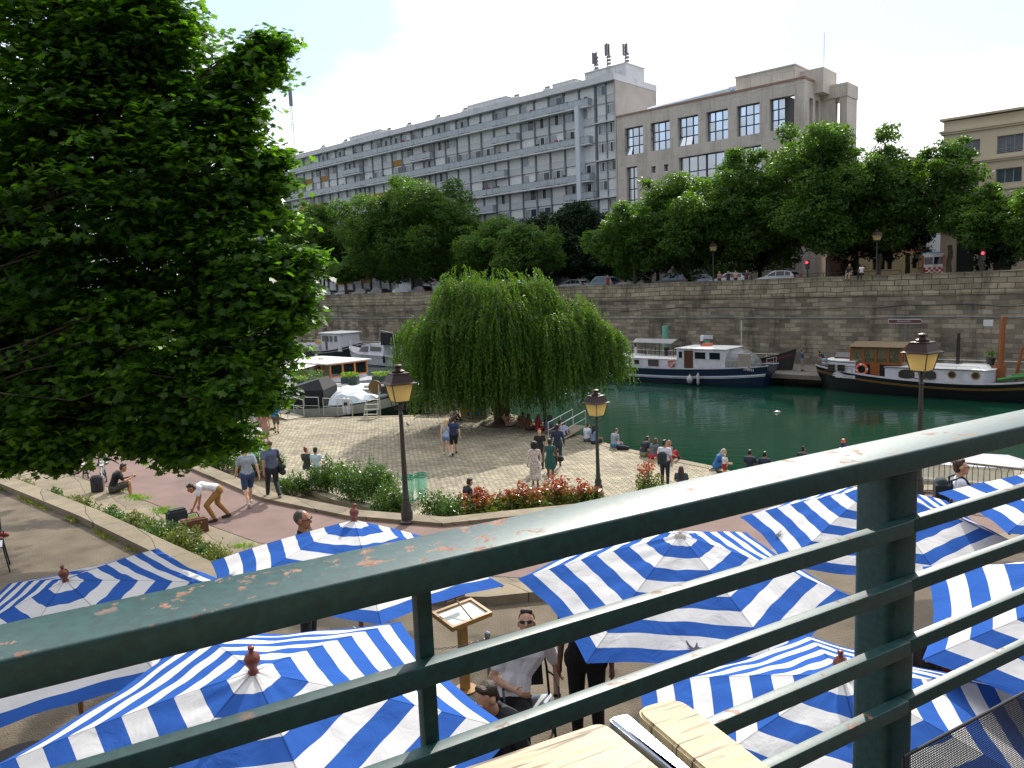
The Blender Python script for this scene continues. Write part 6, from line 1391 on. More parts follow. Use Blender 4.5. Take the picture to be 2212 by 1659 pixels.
def joints(kind,**k):
    J=dict(pe=V3((0,0,.94)),ch=V3((0,0,1.26)),ne=V3((0,0,1.46)),hd=V3((0,.02,1.625)),hl=V3((-.095,0,.90)),hr=V3((.095,0,.90)),kl=V3((-.1,.01,.49)),kr=V3((.1,.01,.49)),al=V3((-.105,-.02,.09)),ar=V3((.105,-.02,.09)),
        sl=V3((-.185,0,1.41)),sr=V3((.185,0,1.41)),el=V3((-.235,-.03,1.13)),er=V3((.235,-.03,1.13)),wl=V3((-.25,.03,.88)),wr=V3((.25,.03,.88)),fl=V3((0,1,0)),fr=V3((0,1,0)))
    if kind=='walk':
        s=k.get('s',1); J.update(kl=V3((-.1,.17*s,.5)),al=V3((-.1,.30*s,.10)),kr=V3((.1,.02*s,.49)),ar=V3((.1,-.33*s,.15)),fr=V3((0,.8,-.6)),pe=V3((0,0,.92)),el=V3((-.25,-.14*s,1.15)),wl=V3((-.27,-.2*s,.92)),er=V3((.25,.08*s,1.14)),wr=V3((.26,.24*s,.92)))
        if k.get('mirror'):
            for a,b in(('kl','kr'),('al','ar'),('el','er'),('wl','wr'),('fl','fr')): A,B=J[a].copy(),J[b].copy(); J[a]=V3((-B.x,B.y,B.z)); J[b]=V3((-A.x,A.y,A.z))
    if kind in('sit','edge','floor','chair'):
        dz=-.82 if kind!='chair' else -.44
        for q in('pe','ch','ne','hd','hl','hr','sl','sr','el','er','wl','wr'): J[q]=J[q]+V3((0,0,dz))
        z=J['hl'].z
        if kind=='edge': J.update(kl=V3((-.12,.43,z+.02)),kr=V3((.12,.43,z+.02)),al=V3((-.12,.5,z-.40)),ar=V3((.13,.46,z-.4)))
        if kind=='sit': J.update(kl=V3((-.14,.40,z+.33)),kr=V3((.14,.42,z+.30)),al=V3((-.12,.62,.07)),ar=V3((.12,.66,.07)))
        if kind=='floor': J.update(kl=V3((-.33,.28,z+.08)),kr=V3((.33,.28,z+.08)),al=V3((.05,.36,.07)),ar=V3((-.05,.42,.07)),fl=V3((1,.2,0)),fr=V3((-1,.2,0)))
        if kind=='chair': J.update(kl=V3((-.13,.43,z+.04)),kr=V3((.13,.43,z+.04)),al=V3((-.13,.45,.09)),ar=V3((.13,.5,.09)))
        J.update(el=J['el']+V3((0,.12,.03)),er=J['er']+V3((0,.12,.03)),wl=J['sl']+V3((.03,.36,-.36)),wr=J['sr']+V3((-.03,.36,-.36)))
    if kind=='crouch':
        for q in('pe','ch','ne','hd','hl','hr','sl','sr','el','er','wl','wr'): J[q]=J[q]+V3((0,-.12,-.60))
        z=J['hl'].z; J.update(kl=V3((-.13,.28,.5)),kr=V3((.13,.3,.45)),al=V3((-.12,0,.09)),ar=V3((.12,-.02,.12)),wl=V3((-.1,.4,.6)),wr=V3((.1,.4,.6)),el=V3((-.24,.12,.62)),er=V3((.24,.12,.62)))
    lean=k.get('lean',0)
    if lean:
        M=Matrix.Rotation(-lean,3,'X'); pe=J['pe'].copy()
        for q in('ch','ne','hd','sl','sr')+(() if k.get('armfree') else ('el','er','wl','wr')): J[q]=pe+M@(J[q]-pe)
    hunch=k.get('hunch',0)
    if hunch:
        M=Matrix.Rotation(-hunch,3,'X'); c=J['ch'].copy()
        for q in('ne','hd','sl','sr','el','er'): J[q]=c+M@(J[q]-c)
    J.update(k.get('J',{})); return J
def person(label,loc,rz,kind='stand',skin='light',top=('tee',(200,200,200)),bot=('trousers',(40,40,50)),hair=('short',(50,36,28)),h=1.74,near=False,shoes=(60,56,54),yaw=0,pitch=0,build=1.0,extra=None,vox=None,glasses=False,dressm=None,group=None,**k):
    t=thing('person',label,'person',loc,rz,group); s=h/1.75; t.scale=(s,s,s); J=joints(kind,**k); v=vox or (.0085 if near else .015); B=build
    sm=skinmat(skin); F=V3; body=[]
    def limb2(a,b,c,r1,r2,r3): return [(J[a],J[b],r1*B,r2*B),(J[b],J[c],r2*B,r3*B)]
    pe,ch,ne=J['pe'],J['ch'],J['ne']
    def torso(i,hem=0.0,up=.0):
        hl,hr,sl,sr=J['hl'],J['hr'],J['sl'],J['sr']; a=hl.lerp(hr,.1)+(pe-hl.lerp(hr,.5)); b=hl.lerp(hr,.9)+(pe-hl.lerp(hr,.5)); c=sl.lerp(sr,.27)+(ch-sl.lerp(sr,.5))*.55; d=sl.lerp(sr,.73)+(ch-sl.lerp(sr,.5))*.55
        ax=(ch-pe).normalized(); a=a-ax*hem; b=b-ax*hem; m=pe.lerp(ch,.5)
        return [(a,m.lerp(c,.35),(.098+i)*B,(.088+i)*B),(b,m.lerp(d,.35),(.098+i)*B,(.088+i)*B),(m.lerp(c,.35),c,(.088+i)*B,(.10+i)*B),(m.lerp(d,.35),d,(.088+i)*B,(.10+i)*B),(c,d,(.10+i)*B,(.10+i)*B),(sl.lerp(sr,.12),ne.lerp(ch,.25),.062+i,.06+i),(sr.lerp(sl,.12),ne.lerp(ch,.25),.062+i,.06+i),(sl.lerp(sr,.08),sr.lerp(sl,.08),.058+i,.058+i),(a,b,(.1+i)*B,(.1+i)*B)]
    body+=torso(0); body+=limb2('hl','kl','al',.082,.056,.036)+limb2('hr','kr','ar',.082,.056,.036)
    for kn,an in(('kl','al'),('kr','ar')): 
        c=J[kn].lerp(J[an],.3)-V3((0,.012,0)); body.append((c,J[kn].lerp(J[an],.5),.056*B,.046*B))
    body+=limb2('sl','el','wl',.052,.040,.026)+limb2('sr','er','wr',.052,.040,.026)
    hd=J['hd']; body.append((ne-(ne-ch)*.15,hd-V3((0,0,.06)),.058,.052))
    HM=Matrix.Rotation(yaw,3,'Z')@Matrix.Rotation(pitch,3,'X'); f=HM@V3((0,1,0)); u=HM@V3((0,0,1)); x=HM@V3((1,0,0))
    body+=[('e',hd+u*.025-f*.012,(.076,.094,.095),HM),('e',hd-u*.045+f*.022,(.056,.066,.072),HM),('e',hd-u*.005+f*.04,(.058,.05,.08),HM),(hd+f*.09+u*.012,hd+f*.108-u*.022,.009,.014),(hd+f*.075-u*.095,hd+f*.08-u*.09,.022,.022),('e',hd+x*.078-u*.005,(.012,.022,.032),HM),('e',hd-x*.078-u*.005,(.012,.022,.032),HM),(hd+f*.088-u*.052-x*.015,hd+f*.088-u*.052+x*.015,.009,.009)]
    for sd,w_,e_ in((-1,'wl','el'),(1,'wr','er')):
        d=(J[w_]-J[e_]).normalized(); lat=V3((1,0,0)); lat=(lat-d*lat.dot(d)); lat=lat.normalized() if lat.length>.2 else V3((0,1,0)); nrm=d.cross(lat)
        fw=lat.cross(d) 
        across=fw.normalized(); thick=lat
        p0=J[w_]; pm=p0+d*.085; body.append((p0,pm,.024,.028)); r=.0085 if near else .0105
        for q in range(4):
            o=across*((q-1.5)*.0195); L=[.062,.074,.07,.055][q]; k1=pm+o+d*.01; k2=k1+d*L*.55-thick*sd*.012; k3=k2+d*L*.4-thick*sd*.03; body+=[(p0+o*.6+d*.03,k1,r*1.2,r*1.1),(k1,k2,r*1.05,r),(k2,k3,r,r*.85)]
        tb_=p0+d*.025+across*.026; body+=[(tb_,tb_+across*.03+d*.03-thick*sd*.01,r*1.3,r*1.1),(tb_+across*.03+d*.03-thick*sd*.01,tb_+across*.036+d*.06-thick*sd*.02,r*1.1,r*.9)]
    for a_,f_ in(('al','fl'),('ar','fr')):
        d=J[f_].normalized(); body.append((J[a_]-d*.02-V3((0,0,.035)),J[a_]+d*.13-V3((0,0,.055)),.038,.03))
    organic('body',body,sm,t,v)
    kt,ct=top
    cm=dressm or clothmat(ct)
    if kt!='none':
        pr=torso(.014,-.03 if bot[0]!='dress' else 0)
        sl={'tee':.52,'polo':.5,'tank':0,'long':1.0}[kt]
        for s_,e_,w_ in(('sl','el','wl'),('sr','er','wr')):
            if sl>0:
                if sl<1: pr.append((J[s_],J[s_].lerp(J[e_],sl/.5*.62),.066*B,.062*B))
                else: pr+=[(J[s_],J[e_],.064*B,.052*B),(J[e_],J[e_].lerp(J[w_],.93),.052*B,.038)]
        if kt in('polo','long'): pr.append((ne-(ne-ch)*.1,ne+V3((0,0,.015)),.066,.06))
        if bot[0] in('dress','skirt') and kt!='none': pass
        if bot[0]=='dress':
            z=bot[2] if len(bot)>2 else .5; kk=(J['kl']+J['kr'])/2; pr+=[(J['hl'],J['hl'].lerp(J['kl'],z),.125,.13),(J['hr'],J['hr'].lerp(J['kr'],z),.125,.13),(pe,(J['hl'].lerp(J['kl'],z)+J['hr'].lerp(J['kr'],z))/2,.13,.13)]
            if z>1: pr+=[(J['kl'],J['kl'].lerp(J['al'],z-1),.13,.13),(J['kr'],J['kr'].lerp(J['ar'],z-1),.13,.13),(kk,kk.lerp((J['al']+J['ar'])/2,z-1),.13,.13)]
        organic('dress' if bot[0]=='dress' else 'shirt',pr,cm,t,v,3)
    if bot[0]!='dress':
        L=bot[0]; pr=[]; ext={'trousers':.93,'shorts':-1,'jeans':.93,'mini':-2}[L]
        for h_,k_,a_ in(('hl','kl','al'),('hr','kr','ar')):
            if ext==-1: pr.append((J[h_],J[h_].lerp(J[k_],.86),.104*B,.082*B))
            elif ext==-2: pr.append((J[h_],J[h_].lerp(J[k_],.3),.104*B,.098*B))
            else: pr+=[(J[h_],J[k_],.100*B,.072*B),(J[k_],J[k_].lerp(J[a_],ext),.070*B,.054*B)]
        pr+=[(J['hl'],J['hr'],.118*B,.118*B),(pe,pe.lerp(ch,.16),.118*B,.108*B)]
        pr+=[(J['hl']+(pe-J['hl'].lerp(J['hr'],.5)),J['hr']+(pe-J['hl'].lerp(J['hr'],.5)),.118*B,.118*B)]
        organic('shorts' if ext<0 else 'trousers',pr,clothmat(bot[1]),t,v,3)
    if shoes:
        for a_,f_ in(('al','fl'),('ar','fr')):
            d=J[f_].normalized(); organic('shoe',[(J[a_]-d*.04-V3((0,0,.045)),J[a_]+d*.15-V3((0,0,.06)),.045,.04),(J[a_]-V3((0,0,.01)),J[a_]-V3((0,0,.04))-d*.02,.047,.046)],clothmat(shoes),t,max(v,.012),1)
    kh,ch_=hair
    hp=[('e',hd+u*.052-f*.036,(.081,.088,.080),HM),('e',hd-f*.052-u*.01,(.074,.058,.082),HM)]
    if kh=='buzz': hp=[('e',hd+u*.035-f*.022,(.0785,.09,.09),HM)]
    if kh=='short': hp.append((hd+u*.11+f*.02-x*.03,hd+u*.112+f*.02+x*.03,.03,.03))
    if kh=='long': hp+=[(hd+u*.03-f*.07,hd-u*.14-f*.1,.08,.085),(hd-u*.14-f*.1,hd-u*.30-f*.115,.085,.06),(hd+x*.05-f*.04,hd+x*.085-u*.2-f*.06,.05,.045),(hd-x*.05-f*.04,hd-x*.085-u*.2-f*.06,.05,.045)]
    if kh=='bun': hp.append(('e',hd+u*.11-f*.08,(.045,.045,.045),HM))
    if kh=='afro': hp=[('e',hd+u*.06-f*.035,(.15,.135,.14),HM),('e',hd-u*.03-f*.07,(.14,.09,.11),HM)]
    if kh!='none': organic('hair',hp,hairmat(ch_),t,v*.9,1)
    if kh=='cap':
        organic('cap',[('e',hd+u*.06-f*.02,(.09,.1,.075),HM),(hd+u*.06+f*.07-x*.04,hd+u*.055+f*.13-x*.02,.012,.01),(hd+u*.06+f*.07+x*.04,hd+u*.055+f*.13+x*.02,.012,.01),(hd+u*.06+f*.1-x*.03,hd+u*.06+f*.1+x*.03,.014,.014)],clothmat(ch_),t,v*.9,1)
    if glasses:
        pr=[]
        for sd in(-1,1): pr.append(('e',hd+f*.098+u*.017+x*sd*.034,(.027,.006,.02),HM)); 
        pr+=[(hd+f*.102+u*.022-x*.02,hd+f*.102+u*.022+x*.02,.004,.004),(hd+f*.092+u*.02+x*.06,hd+x*.083+u*.01,.004,.004),(hd+f*.092+u*.02-x*.06,hd-x*.083+u*.01,.004,.004)]
        organic('sunglasses',pr,mat('sunglass_black',S(14,14,16),.12,.05,5,spec=1.),t,.0032,0)
    elif near:
        g=MB()
        for sd in(-1,1): 
            c=hd+f*.088+u*.018+x*sd*.03; g.tube(c,c+f*.006,.011,n=10,mi=0); g.tube(c+f*.006,c+f*.0075,.006,n=8,mi=1)
        obj('eyes',g,[mat('eye_white',S(220,216,208),.3),mat('iris_dark',S(40,28,22),.2)],t)
    if near:
        organic('lips',[(hd+f*.092-u*.055-x*.017,hd+f*.092-u*.055+x*.017,.006,.006)],mat('lip_rose',S(150,84,76),.5),t,.004,0)
    return t,J
def phead(label,p,rz,h=1.74,**k):
    """place a figure so that its head is at p"""
    kw={q:k[q] for q in('lean','hunch','armfree','J','s','mirror') if q in k}; J=joints(k.get('kind','stand'),**kw); s=h/1.75; o=Matrix.Rotation(rz,3,'Z')@(J['hd']*s)
    return person(label,V3((p.x-o.x,p.y-o.y,p.z-o.z)),rz,h=h,**k)
def gp_(x,y,z): p=at(x,y,z); return Vector((p.x,p.y,z))
def head_(p): return math.atan2(-p[0],p[1])   # heading angle so that local +Y points along p
W_=(-.5,.86)
person('man in grey t-shirt and denim shorts walking away on the red path',gp_(540,1092,ZPA),head_((-.55,.84)),'walk','light',('tee',(150,160,172)),('shorts',(52,74,110)),('short',(44,34,28)),1.80,shoes=(196,196,190),yaw=.7,build=1.06,mirror=True,vox=.011)
t,_=person('bald man in blue grey polo and dark trousers walking away on the red path',gp_(592,1078,ZPA),head_((-.5,.86)),'walk','tan',('polo',(86,98,122)),('trousers',(38,42,54)),('buzz',(92,66,50)),1.82,shoes=(120,116,112),build=1.06,vox=.011,yaw=.2)
J=joints('stand'); 
bag=thing('shoulder_bag','dark shoulder bag hanging behind the bald man in the polo','bag',t.location+Matrix.Rotation(t.rotation_euler.z,3,'Z')@Vector((.30,-.05,.72)),t.rotation_euler.z)
organic('bag_body',[((0,-.1,.1),(0,.12,.1),.10,.10),((0,-.14,.28),(0,.14,.28),.09,.09),((0,-.05,.4),(0,.05,.45),.05,.05)],clothmat((40,50,44)),bag,.014); g=MB(); g.path([(0,-.1,.35),(-.12,-.03,.75),(0,.1,.35)],.015,6); obj('strap',g,clothmat((40,50,44)),bag)
# bending man with the bag
Jb=dict(pe=V3((0,-.12,.88)),ch=V3((0,.20,1.02)),ne=V3((0,.40,1.03)),hd=V3((0,.54,1.00)),hl=V3((-.09,-.14,.84)),hr=V3((.09,-.14,.84)),kl=V3((-.12,.22,.5)),kr=V3((.10,-.10,.46)),al=V3((-.12,.04,.10)),ar=V3((.12,-.36,.10)),sl=V3((-.18,.36,1.02)),sr=V3((.18,.34,1.0)),el=V3((-.20,.44,.74)),er=V3((.20,.30,.72)),wl=V3((-.17,.55,.50)),wr=V3((.14,.36,.48)))
pb,_=person('man in white t-shirt and tan trousers bending over a brown bag',gp_(466,1125,ZPA)+V3((.0,0,0)),head_((-.85,-.52)),'stand','tan',('tee',(216,220,226)),('trousers',(150,112,60)),('short',(34,26,22)),1.80,J=Jb,pitch=-.75,vox=.011,shoes=(60,44,34),glasses=True)
def bagobj(nm,label,loc,rz,prims,col,strap=None,cat='bag',v=.014):
    t=thing(nm,label,cat,loc,rz); organic('bag_body',prims,clothmat(col),t,v)
    if strap: g=MB(); g.path(strap,.014,6); obj('strap',g,clothmat((30,28,28)),t)
    return t
c=gp_(420,1150,ZST); bagobj('travel_bag','brown leather travel bag on the stone ledge under the bending man',c,.5,[('b',(0,0,.17),(.33,.13,.17)),('b',(0,0,.3),(.28,.08,.07))],(98,62,44),[(-.15,0,.36),(-.1,0,.5),(.1,0,.5),(.15,0,.36)])
c=gp_(383,1130,ZST); bagobj('black_bag','black folded bag lying against the brown travel bag',c,.7,[('b',(0,0,.16),(.24,.12,.16)),('b',(.02,0,.33),(.2,.09,.05))],(34,40,48))
# seated man on the ledge
person('man in black t-shirt sitting on the stone ledge beside a grey backpack',gp_(244,1064,ZST)+V3((0,0,.02)),head_((.80,.45)),'edge','tan',('tee',(24,26,30)),('shorts',(70,70,60)),('short',(50,44,40)),1.78,J=dict(al=V3((-.12,.48,-.36)),ar=V3((.12,.46,-.36)),kl=V3((-.14,.45,.2)),kr=V3((.14,.45,.2)),wl=V3((-.06,.55,.38)),wr=V3((.06,.55,.38)),el=V3((-.22,.33,.32)),er=V3((.22,.33,.32))),lean=.28,hunch=.45,armfree=True,pitch=-.5,vox=.012)
c=gp_(212,1062,ZST); bagobj('backpack','dark grey backpack standing on the ledge beside the bicycles',c,.3,[('b',(0,0,.24),(.17,.1,.22)),('b',(0,.1,.18),(.13,.06,.12)),((-.06,0,.42),(.06,0,.42),.11,.11)],(66,62,68),[(-.1,-.14,.4),(0,-.2,.3),(.05,-.16,.1)])
# man with sunglasses behind the parasol
p=atY(650,1124,9.5); person('grey haired man in black top and sunglasses behind the half hidden parasol',V3((p.x,p.y,p.z-1.625*1.06)),head_((.96,-.1)),'stand','tan',('long',(28,30,38)),('trousers',(40,40,48)),('buzz',(92,82,74)),1.86,near=True,glasses=True,build=1.05)
# plaza walkers
person('man in bright blue t-shirt and olive shorts walking away by the gangway',gp_(598,936,ZPL),head_((-.1,1)),'walk','light',('tee',(30,128,206)),('shorts',(96,90,70)),('buzz',(120,84,60)),1.80,s=.5)
person('person in black top and light blue shorts in the group of three',gp_(567,948,ZPL),head_((.5,.8)),'stand','tan',('tee',(30,34,40)),('shorts',(110,160,206)),('short',(60,44,34)),1.76)
person('person in pale grey t-shirt at the left of the group of three',gp_(556,950,ZPL),head_((.6,.8)),'stand','tan',('tee',(186,196,198)),('shorts',(36,52,60)),('short',(60,44,34)),1.80)
person('woman in dusty pink dress at the right of the group of three',gp_(575,957,ZPL),head_((-.2,1)),'stand','tan',('tank',(170,128,118)),('dress',(170,128,118),.9),('long',(150,104,80)),1.68,shoes=(110,70,70))
person('blonde woman in pale blue top and denim shorts walking on the shaded plaza',gp_(966,984,ZPL),head_((-.25,.95)),'walk','light',('tank',(168,186,216)),('mini',(116,142,186)),('long',(196,166,118)),1.70,shoes=(200,206,210))
person('man in navy t-shirt and black shorts walking beside the blonde woman',gp_(982,983,ZPL),head_((-.15,.98)),'walk','light',('tee',(38,56,92)),('shorts',(22,26,30)),('short',(30,28,28)),1.80,shoes=(26,28,30),mirror=True)
fl=bpy.data.materials.new('floral_print'); fl.use_nodes=True; nt=fl.node_tree; N=nt.nodes; L=nt.links
vo=N.new('ShaderNodeTexVoronoi'); vo.inputs['Scale'].default_value=20; tc=N.new('ShaderNodeTexCoord'); L.new(tc.outputs['Object'],vo.inputs['Vector']); cr=N.new('ShaderNodeValToRGB'); e=cr.color_ramp.elements; e[0].position=.28; e[0].color=(*S(76,56,64),1); e[1].position=.36; e[1].color=(*S(206,194,186),1); L.new(vo.outputs['Distance'],cr.inputs[0]); L.new(cr.outputs[0],N['Principled BSDF'].inputs['Base Color']); N['Principled BSDF'].inputs['Roughness'].default_value=.9
person('woman with black curly hair in long white floral dress walking away',gp_(1157,1049,ZPL),head_((.1,1)),'walk','dark',('long',(200,190,180)),('dress',(200,190,180),1.45),('afro',(20,18,18)),1.70,s=.45,dressm=fl,shoes=(110,70,50))
person('woman in short dark green dress with a dark bag walking away',gp_(1190,1043,ZPL),head_((.25,.97)),'walk','brown',('tank',(36,84,80)),('dress',(36,84,80),.62),('short',(26,22,22)),1.76,s=.3,shoes=(210,200,190))
c=gp_(1206,1040,ZPL)+V3((0,0,.82)); bagobj('tote_bag','large dark tote bag on the shoulder of the woman in green',c,.2,[((-.12,0,.12),(.14,0,.08),.12,.12),((-.04,0,.4),(.02,0,.4),.06,.06)],(26,32,32),[(0,0,.42),(-.1,0,.62),(-.14,0,.4)])
person('red haired person in black t-shirt between the two women in dresses',gp_(1168,1012,ZPL),head_((.2,-1)),'stand','light',('tee',(26,30,32)),('trousers',(40,44,48)),('short',(126,60,40)),1.70)
person('man in dark denim jacket in front of the woman in green',gp_(1206,1006,ZPL),head_((.2,1)),'walk','brown',('long',(34,50,70)),('trousers',(40,52,66)),('short',(24,22,22)),1.80,s=.4)
# couple and man in the hedge
c=gp_(668,1062,ZPL+.1); person('person with brown hair seated behind the hedge, left of the couple',V3((c.x,c.y,ZB+.1)),head_((.3,1)),'edge','light',('tee',(52,60,56)),('shorts',(60,60,60)),('bun',(110,70,50)),1.68,yaw=-.5)
c=gp_(688,1066,ZPL+.1); person('person in dark cap and pale top seated behind the hedge, right of the couple',V3((c.x,c.y,ZB+.1)),head_((.3,1)),'edge','tan',('tee',(176,198,206)),('shorts',(60,60,60)),('cap',(28,30,36)),1.76)
c=gp_(1010,1100,ZB); person('man dressed in black sitting by the red tipped bushes',V3((c.x,c.y,ZB+.05)),head_((.8,.5)),'edge','tan',('long',(24,26,30)),('trousers',(24,26,30)),('short',(40,34,30)),1.78,hunch=.3,pitch=-.4)
# people sitting along the edge of the water
QW=head_((.8,.62)); Q=[
 (1268,953,'seated man in white t-shirt, left of the pair beside the second lamp','edge','light',(206,210,222),(90,90,100),('short',(60,50,44)),0),
 (1283,958,'seated person in patterned top with long black hair beside the second lamp','edge','tan',(120,140,176),(40,44,60),('long',(24,22,24)),0),
 (1326,966,'man in grey t-shirt reading at the water edge next to a black bag','edge','light',(146,154,166),(70,110,150),('buzz',(96,70,56)),.15),
 (1390,985,'man in navy t-shirt and khaki shorts seated at the water edge','sit','light',(34,44,56),(128,126,88),('short',(50,38,30)),.3),
 (1409,990,'woman in grey top and red trousers seated at the water edge','sit','light',(92,98,104),(178,44,52),('long',(76,50,38)),.25),
 (1441,996,'woman with curly blonde hair in pink top seated at the water edge','sit','light',(184,110,112),(176,40,56),('long',(150,116,84)),.1),
 (1140,929,'woman in dark brown top sitting under the willow, leftmost of the row','floor','tan',(96,52,42),(60,50,50),('long',(50,30,26)),.05),
 (1162,931,'woman in dark red dress with long hair sitting under the willow','floor','light',(136,34,40),(136,34,40),('long',(90,40,34)),0),
 (1184,936,'person in patterned blue top sitting under the willow by the gangway','sit','brown',(70,84,100),(120,90,80),('afro',(24,22,22)),.2),
 (1204,945,'person in black sitting behind the gangway rail','sit','tan',(28,30,32),(50,50,56),('short',(30,26,24)),.3),
 (1215,947,'person in lilac top sitting behind the gangway rail','sit','light',(160,160,190),(60,70,90),('short',(60,50,40)),.25),
 (1098,920,'person lying back under the willow on the shaded paving','floor','light',(170,130,120),(190,150,140),('short',(60,40,30)),-.5),
 (1122,922,'person in brown crouching under the willow beside the trunk','sit','tan',(120,84,64),(110,90,70),('short',(50,36,28)),.5),
 (976,911,'person in white and red sitting by the graffiti block','sit','tan',(206,190,186),(130,90,80),('short',(40,30,28)),.3)]
for x,y,lab,kd,sk,tc_,bc,hr_,ln in Q:
    z=ZPL+.02; p=gp_(x,y,z); person(lab,p,QW if x>1250 or kd!='sit' else QW+.3,kd,sk,('tee',tc_),('trousers' if bc[0]>120 else 'shorts',bc),hr_,1.72,lean=ln,hunch=.25 if ln>=0 else 0,pitch=-.2)
c=gp_(1345,972,ZPL); bagobj('black_bag','black bag lying at the water edge beside the man in grey',c,-.4,[((-.2,0,.12),(.22,0,.1),.12,.1),((-.1,.08,.1),(.1,.08,.1),.1,.1)],(28,30,34))
p=gp_(1420,995,ZPL); t=thing('beer_cup','small cup of beer on the paving beside the seated man in navy','cup',(p.x-.1,p.y-.1,ZPL)); g=MB(); g.lathe([(.035,0),(.045,.14)],12); obj('beer',g,mat('beer_amber',S(210,170,60),.2),t); g=MB(); g.lathe([(.045,.141),(.047,.18)],12); obj('foam',g,M_wh,t)
pc=gp_(1552,1022,ZPL); person('grey haired woman in blue dress crouching with a toddler',pc,head_((.9,-.1)),'crouch','light',('tee',(46,104,160)),('dress',(46,104,160),.9),('long',(168,160,150)),1.66,lean=.35,hunch=.35,pitch=-.3)
person('blond toddler in white shirt and red shorts held by the crouching woman',gp_(1566,1028,ZPL),head_((-.8,-.5)),'stand','light',('tee',(206,206,212)),('shorts',(168,44,44)),('short',(206,176,130)),.88,vox=.013,build=1.25)
p=gp_(1437,1052,ZPL); person('man in white t-shirt with a dark backpack standing on the plaza',p,head_((.5,.86)),'stand','tan',('tee',(206,214,226)),('trousers',(36,48,60)),('short',(40,32,28)),1.80,yaw=-.6)
bagobj('backpack','dark backpack worn by the man in white near the plaza edge',p+V3((-.12,-.16,1.0)),head_((.5,.86)),[('b',(0,-.02,.12),(.16,.09,.2)),((-.05,-.02,.3),(.05,-.02,.3),.1,.1)],(40,50,56))
p=gp_(1472,1058,ZPL); person('dark haired woman seated beside the man with the dark backpack',p,head_((.3,.9)),'sit','tan',('tee',(60,70,84)),('trousers',(50,60,80)),('long',(56,36,30)),1.7)
for x,y,lab,hc in((1620,1008,'dark haired person seated at the water edge, leftmost above the rail',(30,26,24)),(1652,1012,'dark haired person low above the rail, middle of three heads',(34,28,26)),(1735,1000,'person with a brown bun, rightmost head above the rail',(60,44,36))):
    person(lab,gp_(x,y+12,ZPL),head_((.6,.8)),'sit','tan',('tee',(40,50,70)),('trousers',(50,50,60)),('bun' if 'bun' in lab else 'short',hc),1.7)
# people on boats, walkway and parapet
def cperson(lab,x,V,z,rz,*a,**k):
    P=onV(x,V); person(lab,V3((P.x,P.y,z)),UA+rz,*a,**k)
cperson('person in black top and straw hat working on the navy barge roof',1437,58.8,ZW+2.1-.55,PI,'stand','tan',('tee',(34,34,38)),('trousers',(50,50,56)),('cap',(150,110,70)),1.6,hunch=.3,vox=.02)
cperson('man in blue t-shirt and grey shorts standing on the pontoon',1734,61.5,ZQ,-1.2,'stand','tan',('tee',(60,80,110)),('shorts',(130,130,124)),('short',(50,36,30)),1.74,vox=.02,armfree=True,J=dict(el=V3((-.2,.2,1.15)),er=V3((.2,.2,1.15)),wl=V3((-.1,.42,1.1)),wr=V3((.1,.42,1.1))))
cperson('man in dark striped top and pale blue trousers leaning by the black barge',1782,61.8,ZQ,1.3,'stand','tan',('tee',(30,36,48)),('trousers',(140,178,214)),('short',(30,26,24)),1.78,vox=.02,lean=.7)
cperson('person standing inside the wooden wheelhouse of the black barge',1878,59.6,ZW+1.25,1.57,'stand','tan',('tee',(40,40,44)),('trousers',(40,40,44)),('short',(40,30,26)),1.74,vox=.02)
cperson('person in dark clothes behind the wheelhouse of the black barge',1936,60.2,ZW+1.25,-1.2,'stand','tan',('tee',(28,34,36)),('trousers',(40,40,44)),('short',(40,30,26)),1.74,vox=.02,hunch=.3)
cperson('man standing on the far side of the white motor cruiser',854-14,59.2,ZW+2.2,PI,'stand','light',('tee',(40,40,44)),('trousers',(40,40,44)),('buzz',(120,90,70)),1.74,vox=.02)
cperson('man in dark shirt and pale trousers sitting on the parapet',1835,66.3,-.50,PI,'edge','tan',('tee',(36,34,34)),('trousers',(156,146,124)),('short',(40,30,26)),1.78,vox=.02)
cperson('woman in white tank top and black trousers sitting on the parapet',1861,66.3,-.50,PI,'edge','brown',('tank',(206,206,210)),('trousers',(26,26,30)),('short',(30,26,24)),1.7,vox=.02)
for k,(x,hc,cc,lab) in enumerate(((1554,(150,110,80),(150,110,110),'person leftmost of four leaning behind the parapet by the silver cars'),(1573,(40,34,30),(40,40,46),'second person from the left of four behind the parapet'),(1589,(60,44,36),(180,140,120),'pale figure third of four behind the parapet'),(1613,(40,34,30),(60,56,70),'rightmost of four persons behind the parapet by the silver cars'))):
    cperson(lab,x,67.3,ZS+.12,PI,'stand','tan',('tee',cc),('trousers',(50,50,56)),('short',hc),1.5,vox=.022)
cperson('pedestrian in white skirt standing by the teal family car',1313,70,ZS+.12,PI,'stand','tan',('tee',(120,40,44)),('dress',(214,206,206),.8),('short',(60,44,36)),1.65,vox=.022)
